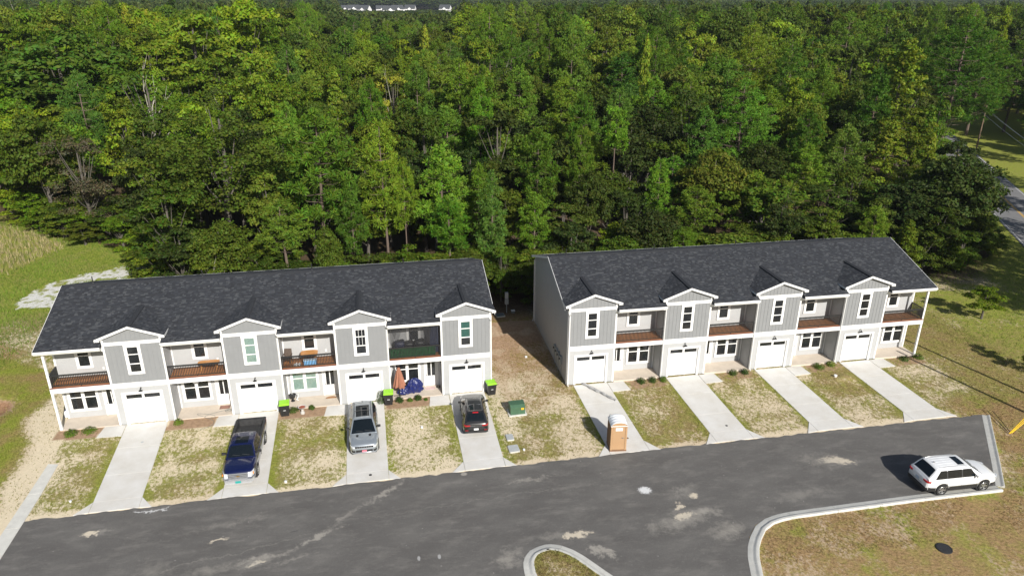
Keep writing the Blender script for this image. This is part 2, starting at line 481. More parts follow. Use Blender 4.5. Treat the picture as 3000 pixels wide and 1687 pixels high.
# ground material: mixes soil, grass, litter and gravel by stored cover maps
mt, t, n, l, b = nt("ground_cover")
a1 = n.new("ShaderNodeAttribute"); a1.attribute_name = "cover"
a2 = n.new("ShaderNodeAttribute"); a2.attribute_name = "kind"
s1 = n.new("ShaderNodeSeparateColor"); l.new(a1.outputs["Color"], s1.inputs[0])
s2 = n.new("ShaderNodeSeparateColor"); l.new(a2.outputs["Color"], s2.inputs[0])
geo = n.new("ShaderNodeNewGeometry")
def noise(scale, detail=5, rough=0.65, vec=None, sc=None):
    z = n.new("ShaderNodeTexNoise"); z.inputs["Scale"].default_value = scale; z.inputs["Detail"].default_value = detail; z.inputs["Roughness"].default_value = rough
    src = geo.outputs["Position"]
    if sc:
        mp = n.new("ShaderNodeMapping"); mp.inputs["Scale"].default_value = sc; mp.inputs["Rotation"].default_value = (0, 0, 0.4); l.new(src, mp.inputs[0]); src = mp.outputs[0]
    l.new(src, z.inputs["Vector"]); return z
def mixc(f, a, bb):
    x = n.new("ShaderNodeMix"); x.data_type = 'RGBA'
    if hasattr(f, 'links'): l.new(f, x.inputs[0])
    else: x.inputs[0].default_value = f
    for s, i in ((a, 6), (bb, 7)):
        if isinstance(s, tuple): x.inputs[i].default_value = (*s, 1)
        else: l.new(s, x.inputs[i])
    return x.outputs[2]
nA = noise(7.5, 7, 0.75); nB = noise(1.3, 4); nC = noise(4.5, 9, 0.88, sc=(1, 1.5, 1)); nD = noise(3.7, 5, 0.7)
sand = ramp(n, [(0.25, (0.52, 0.44, 0.31)), (0.70, (0.72, 0.63, 0.47))]); l.new(nA.outputs[0], sand.inputs[0])
clay = ramp(n, [(0.3, (0.17, 0.082, 0.042)), (0.7, (0.42, 0.26, 0.155))]); l.new(nD.outputs[0], clay.inputs[0])
soilc = mixc(s2.outputs[0], sand.outputs[0], clay.outputs[0])
dry = ramp(n, [(0.34, (0.060, 0.052, 0.014)), (0.66, (0.40, 0.345, 0.155))]); l.new(nC.outputs[0], dry.inputs[0])  # dark stop paints dirt and the shadow between tufts into the grass colour
lush = ramp(n, [(0.34, (0.070, 0.10, 0.012)), (0.66, (0.36, 0.40, 0.06))]); l.new(nC.outputs[0], lush.inputs[0])
brown = ramp(n, [(0.34, (0.065, 0.036, 0.012)), (0.66, (0.50, 0.335, 0.17))]); l.new(nC.outputs[0], brown.inputs[0])
sb = n.new("ShaderNodeMath"); sb.operation = 'MULTIPLY'; sb.use_clamp = True; l.new(s2.outputs[0], sb.inputs[0]); sb.inputs[1].default_value = 1.7
hu_ = n.new("ShaderNodeMath"); hu_.operation = 'MULTIPLY_ADD'; l.new(noise(1.7, 6, .75).outputs[0], hu_.inputs[0]); hu_.inputs[1].default_value = 2.0; hu_.inputs[2].default_value = -1.0
hv_ = n.new("ShaderNodeMath"); hv_.operation = 'ADD'; hv_.use_clamp = True; l.new(s1.outputs[1], hv_.inputs[0]); l.new(hu_.outputs[0], hv_.inputs[1])
grassc = mixc(hv_.outputs[0], mixc(sb.outputs[0], dry.outputs[0], brown.outputs[0]), lush.outputs[0])
nM = noise(3.4, 9, 0.78, sc=(1.15, .85, 1))
mm = n.new("ShaderNodeMath"); mm.operation = 'MULTIPLY_ADD'; l.new(nM.outputs[0], mm.inputs[0]); mm.inputs[1].default_value = 9.0; mm.inputs[2].default_value = -6.25
cs_ = n.new("ShaderNodeMath"); cs_.operation = 'MULTIPLY'; l.new(s1.outputs[0], cs_.inputs[0]); cs_.inputs[1].default_value = 4.3
ma = n.new("ShaderNodeMath"); ma.operation = 'ADD'; ma.use_clamp = True; l.new(cs_.outputs[0], ma.inputs[0]); l.new(mm.outputs[0], ma.inputs[1])
gnd = mixc(ma.outputs[0], soilc, grassc)
litc = ramp(n, [(0.3, (0.030, 0.022, 0.015)), (0.5, (0.072, 0.048, 0.032)), (0.75, (0.20, 0.125, 0.08))]); l.new(noise(6, 7, 0.75).outputs[0], litc.inputs[0])
gnd = mixc(s1.outputs[2], gnd, litc.outputs[0])
grv = ramp(n, [(0.3, (0.34, 0.33, 0.31)), (0.6, (0.72, 0.72, 0.70))]); l.new(noise(11, 5, 0.8).outputs[0], grv.inputs[0])
wf = n.new("ShaderNodeMath"); wf.operation = 'MULTIPLY_ADD'; l.new(noise(2.2, 7, 0.8).outputs[0], wf.inputs[0]); wf.inputs[1].default_value = 5.0; wf.inputs[2].default_value = -3.0
wg = n.new("ShaderNodeMath"); wg.operation = 'MULTIPLY_ADD'; wg.use_clamp = True; l.new(s2.outputs[1], wg.inputs[0]); wg.inputs[1].default_value = 1.5; l.new(wf.outputs[0], wg.inputs[2])
wh = n.new("ShaderNodeMath"); wh.operation = 'MULTIPLY'; wh.use_clamp = True; l.new(wg.outputs[0], wh.inputs[0]); 
wi = n.new("ShaderNodeMath"); wi.operation = 'MULTIPLY'; wi.use_clamp = True; l.new(s2.outputs[1], wi.inputs[0]); wi.inputs[1].default_value = 4.0; l.new(wi.outputs[0], wh.inputs[1])
gnd = mixc(wh.outputs[0], gnd, grv.outputs[0])
l.new(gnd, b.inputs["Base Color"]); b.inputs["Roughness"].default_value = 0.95; b.inputs["Specular IOR Level"].default_value = 0.15
bp = n.new("ShaderNodeBump"); bp.inputs["Strength"].default_value = 0.7; bp.inputs["Distance"].default_value = 0.04
l.new(nC.outputs[0], bp.inputs["Height"]); l.new(bp.outputs[0], b.inputs["Normal"])
M['ground'] = mt
fl = lambda a: a.reshape(-1)
me = np_mesh("ground", verts, quads, mt, {"cover": np.stack([fl(g), fl(hue), fl(lit)], -1), "kind": np.stack([fl(soil), fl(white), fl(soil) * 0], -1)}, smooth=True)
tag(link("ground", me), kind='structure')

# ------------------------------------------------------------------ asphalt
mt, t, n, l, b = nt("worn_asphalt")
geo = n.new("ShaderNodeNewGeometry")
base = ramp(n, [(0.25, (0.100, 0.095, 0.091)), (0.5, (0.121, 0.116, 0.111)), (0.75, (0.156, 0.150, 0.142))]); l.new(noise(0.28, 6, 0.6, sc=(1, 2.2, 1)).outputs[0], base.inputs[0])
spk = ramp(n, [(0.35, (0.72, 0.72, 0.72)), (0.65, (1.12, 1.12, 1.12))]); l.new(noise(34, 3, 0.8).outputs[0], spk.inputs[0])
mu = n.new("ShaderNodeMix"); mu.data_type = 'RGBA'; mu.blend_type = 'MULTIPLY'; mu.inputs[0].default_value = 1
l.new(base.outputs[0], mu.inputs[6]); l.new(spk.outputs[0], mu.inputs[7])
cur = mu.outputs[2]
def math_(op, a, bb=None, c=None, clamp=False):
    x = n.new("ShaderNodeMath"); x.operation = op; x.use_clamp = clamp
    for i, s in enumerate((a, bb, c)):
        if s is None: continue
        if hasattr(s, 'links'): l.new(s, x.inputs[i])
        else: x.inputs[i].default_value = s
    return x.outputs[0]
wz = noise(0.9, 6, 0.75)
wv = n.new("ShaderNodeVectorMath"); wv.operation = 'SUBTRACT'; wv.inputs[1].default_value = (.5, .5, .5); l.new(wz.outputs[1], wv.inputs[0])
ws_ = n.new("ShaderNodeVectorMath"); ws_.operation = 'MULTIPLY_ADD'; l.new(wv.outputs[0], ws_.inputs[0]); ws_.inputs[1].default_value = (2.6, 1.5, 0); l.new(geo.outputs["Position"], ws_.inputs[2])
WARP = ws_.outputs[0]
def blob(cx, cy, rx, ry, rot, thr=0.5, sc=3.0, gain=3.0):
    """a dusty stain of its own ragged shape at a fixed place on the road"""
    mp = n.new("ShaderNodeMapping"); mp.vector_type = 'TEXTURE'
    mp.inputs["Location"].default_value = (cx, cy, 0); mp.inputs["Rotation"].default_value = (0, 0, rot); mp.inputs["Scale"].default_value = (rx, ry, 1)
    l.new(WARP if max(rx, ry) > 0.6 else geo.outputs["Position"], mp.inputs[0])
    fl_ = n.new("ShaderNodeVectorMath"); fl_.operation = 'MULTIPLY'; fl_.inputs[1].default_value = (1, 1, 0); l.new(mp.outputs[0], fl_.inputs[0])
    ln = n.new("ShaderNodeVectorMath"); ln.operation = 'LENGTH'; l.new(fl_.outputs[0], ln.inputs[0])
    r = math_('SUBTRACT', 1.0, ln.outputs["Value"], clamp=True)
    z = noise(sc, 9, 0.8)
    q = math_('MULTIPLY_ADD', z.outputs[0], 2.6, math_('ADD', r, -1.3 - thr))
    return math_('MULTIPLY', math_('MULTIPLY', q, gain * 0.75, clamp=True), math_('MULTIPLY', r, 3.0, clamp=True), clamp=True)
dust = (0.34, 0.32, 0.285); sandc = (0.60, 0.53, 0.42); chalk = (0.75, 0.76, 0.77)
for (cx, cy, rx, ry, rot, thr, sc, gain, c, am) in DUST:
    f = blob(cx, cy, rx, ry, rot, thr, sc, gain)
    cur = mixc(math_('MULTIPLY', f, am * (.82 if c == 'd' else .9)), cur, {'d': dust, 's': sandc, 'c': chalk, 'k': (0.05, 0.05, 0.052)}[c])
hz_ = ramp(n, [(0.50, (0, 0, 0)), (0.72, (1, 1, 1))]); l.new(noise(0.55, 9, 0.68, sc=(1, 2.6, 1)).outputs[0], hz_.inputs[0])
cur = mixc(math_('MULTIPLY', hz_.outputs[0], .34), cur, (0.27, 0.255, 0.235))
hz2 = ramp(n, [(0.57, (0, 0, 0)), (0.70, (1, 1, 1))]); l.new(noise(2.6, 9, 0.75, sc=(1, 1.9, 1)).outputs[0], hz2.inputs[0])
cur = mixc(math_('MULTIPLY', hz2.outputs[0], .30), cur, (0.30, 0.285, 0.26))
# sand washed along the yard edge
sep = n.new("ShaderNodeSeparateXYZ"); l.new(geo.outputs["Position"], sep.inputs[0])
ed = math_('MULTIPLY_ADD', sep.outputs[1], 2.2, 10.03 * 2.2)          # 0 at y=-10.03
ed = math_('ADD', ed, math_('MULTIPLY_ADD', noise(1.6, 6, 0.7).outputs[0], 1.5, -0.95), clamp=True)
cur = mixc(math_('MULTIPLY', ed, 1.3, clamp=True), cur, (0.50, 0.42, 0.31))
# small pale specks
v = n.new("ShaderNodeTexVoronoi"); v.inputs["Scale"].default_value = 1.1; v.inputs["Randomness"].default_value = 1; l.new(geo.outputs["Position"], v.inputs["Vector"])
cur = mixc(math_('MULTIPLY', math_('LESS_THAN', v.outputs["Distance"], 0.035), 0.45), cur, (0.5, 0.48, 0.45))
l.new(cur, b.inputs["Base Color"]); b.inputs["Roughness"].default_value = 0.85; b.inputs["Specular IOR Level"].default_value = 0.3
bp = n.new("ShaderNodeBump"); bp.inputs["Strength"].default_value = 0.35; bp.inputs["Distance"].default_value = 0.01
l.new(noise(50, 3).outputs[0], bp.inputs["Height"]); l.new(bp.outputs[0], b.inputs["Normal"])
M['asphalt'] = mt
# ragged top edge, subdivided outline
pts = []
xx = -2.42
while xx < 62.2:
    pts.append((xx, -9.98 - 0.2 * (xx > 40) * (xx - 40) / 22 + (n1.at(np.array(xx * 1.7), np.array(3.0)) - 0.5) * 0.16 + (n2.at(np.array(xx * 5.1), np.array(1.0)) - 0.5) * 0.09))
    xx += 0.22
mb = MB(); mb.prism([tuple(map(float, p)) for p in (pts + ROAD[1:])][::-1], -0.08, 0.008)
tag(mb.build("road", mt), kind='structure')

# ------------------------------------------------------------------ concrete work
M['conc'] = mat("driveway_concrete", (0.62, 0.615, 0.60), 0.85, var=0.10, vs=0.7, bump=0.15, bs=40, vcol=(0.53, 0.51, 0.47))
M['conc2'] = mat("kerb_concrete", (0.56, 0.555, 0.52), 0.85, var=0.13, vs=1.6, bump=0.2, bs=30)
def slabs(name, polys, m_, z=0.02, parent=None):
    e = bpy.data.objects.new(name, None); COL.objects.link(e); e['kind'] = 'structure'
    for q in polys:
        c = (sum(p[0] for p in q) / len(q), sum(p[1] for p in q) / len(q))
        q2 = []
        for p in q:                       # 6 mm joint all round
            d = Vector((c[0] - p[0], c[1] - p[1])); k = 0.016 / max(d.length, 0.1)
            q2.append((p[0] + d.x * k, p[1] + d.y * k))
        ar = sum(q2[i][0] * q2[(i + 1) % len(q2)][1] - q2[(i + 1) % len(q2)][0] * q2[i][1] for i in range(len(q2)))
        if ar < 0: q2 = q2[::-1]
        mb = MB(); mb.prism(q2, -0.1, z); mb.build("slab", m_, e)
    return e
for k in range(4):
    x = k * U
    lx = lambda y, a: x + a + 0.04 * (-y)        # the drives lean slightly
    a, c_ = 0.47, 3.28
    if k >= 2: a, c_ = (0.50, 3.25)
    L_ = lambda y: x + a + (0.055 * (-y) if k == 0 else (0.035 * (-y) if k == 1 else (0.01 * -y)))
    R_ = lambda y: x + c_ + (0.055 * (-y) if k == 0 else (0.02 * (-y) if k == 1 else (0.003 * -y)))
    if k == 3: L_ = lambda y: x + a - 0.005 * -y; R_ = lambda y: x + c_ - 0.012 * -y
    cuts = [-0.03, -3.1, -6.2, -8.9, -9.9]
    pol = [[(L_(p), p), (R_(p), p), (R_(q), q), (L_(q), q)] for p, q in zip(cuts[:-1], cuts[1:])]
    pol += [[(L_(-8.9), -8.9), (L_(-9.9), -9.9), (L_(-9.9) - 0.85, -9.98)], [(R_(-8.9), -8.9), (R_(-9.9) + 0.75, -9.98), (R_(-9.9), -9.9)]]
    slabs("driveway", pol, M['conc'])
    slabs("walkway", [[(x - 0.98, -0.06), (x + a - 0.02, -0.06), (L_(-1.5) - 0.02, -1.52), (x - 1.15, -1.45)]], M['conc'], 0.018)
for k in range(4):
    x = k * U
    L_ = lambda y: b2(x + 0.55, y)[0] ; R_ = lambda y: b2(x + 3.33, y)[0]
    t0 = b2(x + 2, 0)[1] - 0.03
    cuts = [t0, -3.4, -6.4, -8.75, -9.93]
    sh = 0.02
    pol = [[(L_(0), p), (R_(0), p), (R_(0), q), (L_(0), q)] for p, q in zip(cuts[:-1], cuts[1:])]
    pol += [[(L_(0), -8.75), (L_(0), -9.93), (L_(0) - 0.85, -10.02)], [(R_(0), -8.75), (R_(0) + 0.8, -10.02), (R_(0), -9.93)]]
    slabs("driveway", pol, M['conc'])
    wx = R_(0) + 0.02
    slabs("walkway", [[(wx, t0 - .02), (wx + 1.35, t0 - 0.04), (wx + 1.5, t0 - 1.45), (wx, t0 - 1.5)]], M['conc'], 0.018)
# concrete strip at the left end of the road
slabs("concrete_strip", [[(-3.22, -4.15), (-2.56, -4.3), (-2.44, -7.4), (-3.22, -7.4)], [(-3.22, -7.4), (-2.44, -7.4), (-2.42, -10.6), (-3.24, -10.6)],
      [(-3.24, -10.6), (-2.42, -10.6), (-2.42, -14.5), (-3.24, -14.5)], [(-3.24, -14.5), (-2.42, -14.5), (-2.42, -24), (-3.24, -24)]], M['conc2'], 0.03)

def kerb(name, path, closed=False, w=0.62, seg=3.0, side=1):
    """rolled kerb: gutter pan then a raised back, laid in cast lengths; side=+1 puts grass to the left of the path"""
    prof = [(0.0, 0.012), (0.02, 0.022), (0.25, 0.03), (0.33, 0.06), (0.40, 0.115), (0.47, 0.135), (w - 0.02, 0.135), (w, 0.10), (w, -0.08)]
    pts = [Vector(p) for p in path]
    d = [0]
    for i in range(1, len(pts)): d.append(d[-1] + (pts[i] - pts[i - 1]).length)
    def at(s):
        for i in range(1, len(pts)):
            if s <= d[i] or i == len(pts) - 1:
                k = (s - d[i - 1]) / max(1e-6, d[i] - d[i - 1]); return pts[i - 1].lerp(pts[i], k)
    e = bpy.data.objects.new(name, None); COL.objects.link(e); e['kind'] = 'structure'
    s = 0
    while s < d[-1] - 0.05:
        e1 = min(s + seg, d[-1]); 
        if d[-1] - e1 < 0.6: e1 = d[-1]
        ns = max(2, int((e1 - s - 0.02) / 0.35) + 1)
        mb = MB(); ring = []
        for q in range(ns + 1):
            u_ = s + 0.008 + (e1 - s - 0.016) * q / ns
            p = at(u_); tn = (at(min(u_ + 0.25, d[-1])) - at(max(u_ - 0.25, 0))).normalized()
            nr = Vector((-tn.y, tn.x)) * side
            ring.append([(p.x + nr.x * a, p.y + nr.y * a, z) for a, z in prof])
        k = len(prof)
        vs = [v_ for r_ in ring for v_ in r_]
        fs = [(a * k + c, a * k + c + 1, (a + 1) * k + c + 1, (a + 1) * k + c) for a in range(ns) for c in range(k - 1)]
        if side < 0: fs = [f[::-1] for f in fs]
        fs += [tuple(range(k)), tuple(range(ns * k + k - 1, ns * k - 1, -1))]
        mb.add(vs, fs)
        mb.build("kerb_length", M['conc2'], e, smooth=True)
        s = e1
    return e
arc = [(37.1, -30), (37.25, -24), (37.5, -22.0), (38.02, -20.61), (38.45, -19.8), (38.98, -19.1), (39.73, -18.32), (40.6, -17.85), (41.4, -17.65), (42.3, -17.56), (45.36, -17.55), (50.91, -17.55), (56.62, -17.68)]
kerb("kerb", arc, side=-1, w=0.62)
kerb("kerb", [(56.62, -17.68), (58.5, -15.25), (62.32, -10.2)], side=-1, w=0.5)
isl = [(27.2, -17.57), (26.7, -17.68), (26.25, -17.9), (25.9, -18.28), (25.68, -18.8), (25.6, -19.6), (25.75, -21), (26.3, -23), (27.4, -25), (29, -27), (31, -28.2), (32.6, -28), (33.2, -26.8), (32.9, -25), (31.9, -23), (30.7, -21.3), (29.9, -20.07), (29.13, -18.85), (28.67, -18.28), (28.11, -17.82), (27.6, -17.6), (27.2, -17.57)]
kerb("kerb", isl, side=1, w=0.60)
# raised soil in the island
Cx, Cy = 29.3, -22.8
inner = [((p[0] - Cx) * 0.8 + Cx, (p[1] - Cy) * 0.89 + Cy) for p in isl[:-1]]
isx = np.array([p[0] for p in isl]); isy = np.array([p[1] for p in isl])
gx = np.arange(25.5, 33.5, 0.15); gy = np.arange(-28.5, -17.4, 0.15)
GX, GY = np.meshgrid(gx, gy, indexing='ij')
def polydist(x, y, poly):
    dm = np.full(x.shape, 1e9)
    for i in range(len(poly)):
        ax, ay = poly[i]; bx, by = poly[(i + 1) % len(poly)]
        L2 = (bx - ax) ** 2 + (by - ay) ** 2 + 1e-9
        t_ = np.clip(((x - ax) * (bx - ax) + (y - ay) * (by - ay)) / L2, 0, 1)
        dm = np.minimum(dm, np.hypot(x - ax - t_ * (bx - ax), y - ay - t_ * (by - ay)))
    return dm
ins = inpoly(GX, GY, isl[:-1]) & (polydist(GX, GY, isl[:-1]) > 0.40)
ISL_IN = lambda x, y: inpoly(x, y, isl[:-1]) & (polydist(x, y, isl[:-1]) > 0.62)
dd = polydist(GX, GY, isl[:-1])
cv = 0.62 + 0.25 * ss(1.5, 0.7, dd); hz = 0.15 + 0.3 * n2.fbm(GX, GY); gm_ = cv + 0 * GX
idx = -np.ones(GX.shape, int); idx[ins] = np.arange(ins.sum())
vv = np.stack([GX[ins], GY[ins], 0.105 + 0.05 * ss(0.5, 2, dd[ins]) + 0.02 * gm_[ins]], -1)
q = np.stack([idx[:-1, :-1], idx[1:, :-1], idx[1:, 1:], idx[:-1, 1:]], -1).reshape(-1, 4); q = q[(q >= 0).all(1)]
me = np_mesh("island_ground", vv, q, M['ground'], {"cover": np.stack([gm_[ins], hz[ins], 0 * hz[ins]], -1), "kind": np.stack([0.3 + 0 * hz[ins], 0 * hz[ins], 0 * hz[ins]], -1)}, smooth=True)
tag(link("island_ground", me), kind='structure')

# ------------------------------------------------------------------ the two townhouse rows
HM, HR, YD, YB = 6.4172, 8.6194, 6.281, 12.3375
EM, ER = 0.42, 0.28
SL = (HR - HM) / (YD + EM)
HA, HE, OD = 7.7272, 6.9, 0.26
zroof = lambda y: HM + SL * (y + EM)
yroof = lambda z: (z - HM) / SL - EM
YP = 1.6
rs = random.Random(11)
SHC = [(0.029, 0.031, 0.037), (0.036, 0.039, 0.046), (0.045, 0.048, 0.055), (0.029, 0.031, 0.036), (0.062, 0.066, 0.072), (0.030, 0.033, 0.040), (0.036, 0.039, 0.046)]

def siding(o, ud, W, z0, z1, nd, holes=(), h=0.125, parent=None, name="lap_siding", m_=None):
    """lapped courses on a wall plane: origin o, unit direction ud, outward normal nd"""
    mb = MB(); z = z0
    while z < z1 - 0.01:
        zt = min(z + h, z1)
        segs = [(0, W)]
        for (a, b_, c, d) in holes:
            if zt > c + 0.02 and z < d - 0.02:
                segs = [q for s0, s1 in segs for q in ((s0, min(s1, a)), (max(s0, b_), s1)) if q[1] - q[0] > 0.02]
        for s0, s1 in segs:
            P_ = lambda u_, zz, off: (o[0] + ud[0] * u_ + nd[0] * off, o[1] + ud[1] * u_ + nd[1] * off, zz)
            mb.add([P_(s0, z, 0), P_(s1, z, 0), P_(s0, z, .02), P_(s1, z, .02), P_(s0, zt, .006), P_(s1, zt, .006)], [(0, 1, 3, 2), (2, 3, 5, 4)])
        z = zt
    ob = mb.build(name, m_ or M['siding'], parent); ob['kind'] = 'stuff'
    return ob

# shared small meshes
def boxmesh(name, x0, y0, z0, x1, y1, z1, m_):
    mb = MB(); mb.box(x0, y0, z0, x1, y1, z1); return mb.mesh(name, m_)
mb = MB(); mb.box(-.018, -.018, 0, .018, .018, 0.76); BAL = mb.mesh("baluster", M['black'])

def ring(mb, x0, x1, z0, z1, w, yf, yb, mi=0, wt=None, wb=None):
    wt = wt or w; wb = wb or w
    mb.box(x0, yf, z0, x1, yb, z0 + wb, mi); mb.box(x0, yf, z1 - wt, x1, yb, z1, mi)
    mb.box(x0, yf, z0 + wb, x0 + w, yb, z1 - wt, mi); mb.box(x1 - w, yf, z0 + wb, x1, yb, z1 - wt, mi)

def window(par, x0, x1, z0, z1, y, lites, cols=1, curtain=None, tw=0.14, cl=None, grille=False):
    """window: white casing with pane(s) and sash rails as its own pieces. lites: heights fractions from the bottom"""
    mb = MB(); ring(mb, x0, x1, z0, z1, tw, y - 0.075, y + 0.01)
    w = mb.build("window", M['trim'], par)
    cw = (x1 - x0 - tw * (cols + 1)) / cols
    mb = MB()
    for c in range(1, cols):
        xc = x0 + tw * c + cw * c
        mb.box(xc, y - 0.072, z0 + tw, xc + tw, y + 0.01, z1 - tw)
    if cols > 1: mb.build("mullion", M['trim'], w)
    H = z1 - z0 - 2 * tw
    for c in range(cols):
        xa = x0 + tw + c * (cw + tw)
        acc = 0
        for j, fr in enumerate(lites):
            za = z0 + tw + acc * H; zb = za + fr * H; acc += fr
            mb = MB(); ring(mb, xa, xa + cw, za, zb, 0.035, y - 0.058 + 0.008 * (j % 2), y - 0.02)
            mb.build("sash", M['trim'], w)
            has = curtain and (cl is None or (c, j) in cl)
            mb = MB(); mb.box(xa + 0.03, y - 0.043, za + 0.03, xa + cw - 0.03, y - 0.036, zb - 0.03)
            mb.build("pane", M['glassthin'] if has else M['glass'], w)
            if grille and j:
                mb = MB()
                for q in (0.33, 0.66): mb.box(xa + cw * q - .012, y - 0.05, za + .03, xa + cw * q + .012, y - .044, zb - .03)
                mb.build("muntin", M['trim'], w)
            if has:
                nn = 14; mb = MB()
                pts = [(xa + 0.03 + (cw - 0.06) * i / nn, y - 0.026 + 0.006 * math.sin(i * 1.9), zz) for i in range(nn + 1) for zz in (za + 0.03, zb - 0.03)]
                mb.grid(pts, nn + 1, 2); mb.build("curtain", curtain, w, smooth=True)
    return w

mt, t, n, l, b = nt("thin_window_glass")
tr = n.new("ShaderNodeBsdfTransparent"); tr.inputs[0].default_value = (0.92, 0.95, 0.94, 1)
gl = n.new("ShaderNodeBsdfGlossy"); gl.inputs["Roughness"].default_value = 0.05
mx = n.new("ShaderNodeMixShader"); mx.inputs[0].default_value = 0.10
l.new(tr.outputs[0], mx.inputs[1]); l.new(gl.outputs[0], mx.inputs[2]); l.new(mx.outputs[0], n["Material Output"].inputs[0])
M['glassthin'] = mt

def shingle_plane(mb, p0, eu, ev, nu, seg_fn, lv, skip=None, course=0.135, tab=0.24):
    """courses of tabs, each its own low wedge: p0 eave origin, eu along the eave, ev up the slope, nu normal"""
    k = 0; v = 0
    while v < lv - 0.02:
        v1 = min(v + course, lv)
        for (s0, s1) in seg_fn(v):
            u_ = s0 - rs.random() * tab
            while u_ < s1:
                w = tab * rs.uniform(0.35, 1.25); a = max(u_, s0); b_ = min(u_ + w, s1); u_ += w
                if b_ - a < 0.02: continue
                th = rs.choice((0.008, 0.011, 0.018))
                c = rs.choice(SHC); f = rs.uniform(0.85, 1.15); c = tuple(q * f for q in c)
                P_ = lambda uu, vv, h_: p0 + eu * uu + ev * vv + nu * h_
                mb.add([P_(a, v, 0), P_(b_, v, 0), P_(b_, v, th), P_(a, v, th), P_(a, v1, 0.003), P_(b_, v1, 0.003), P_(a, v1, 0), P_(b_, v1, 0)],
                       [(0, 1, 2, 3), (3, 2, 5, 4), (0, 3, 4, 6), (1, 7, 5, 2)], 0, c)
        v = v1; k += 1

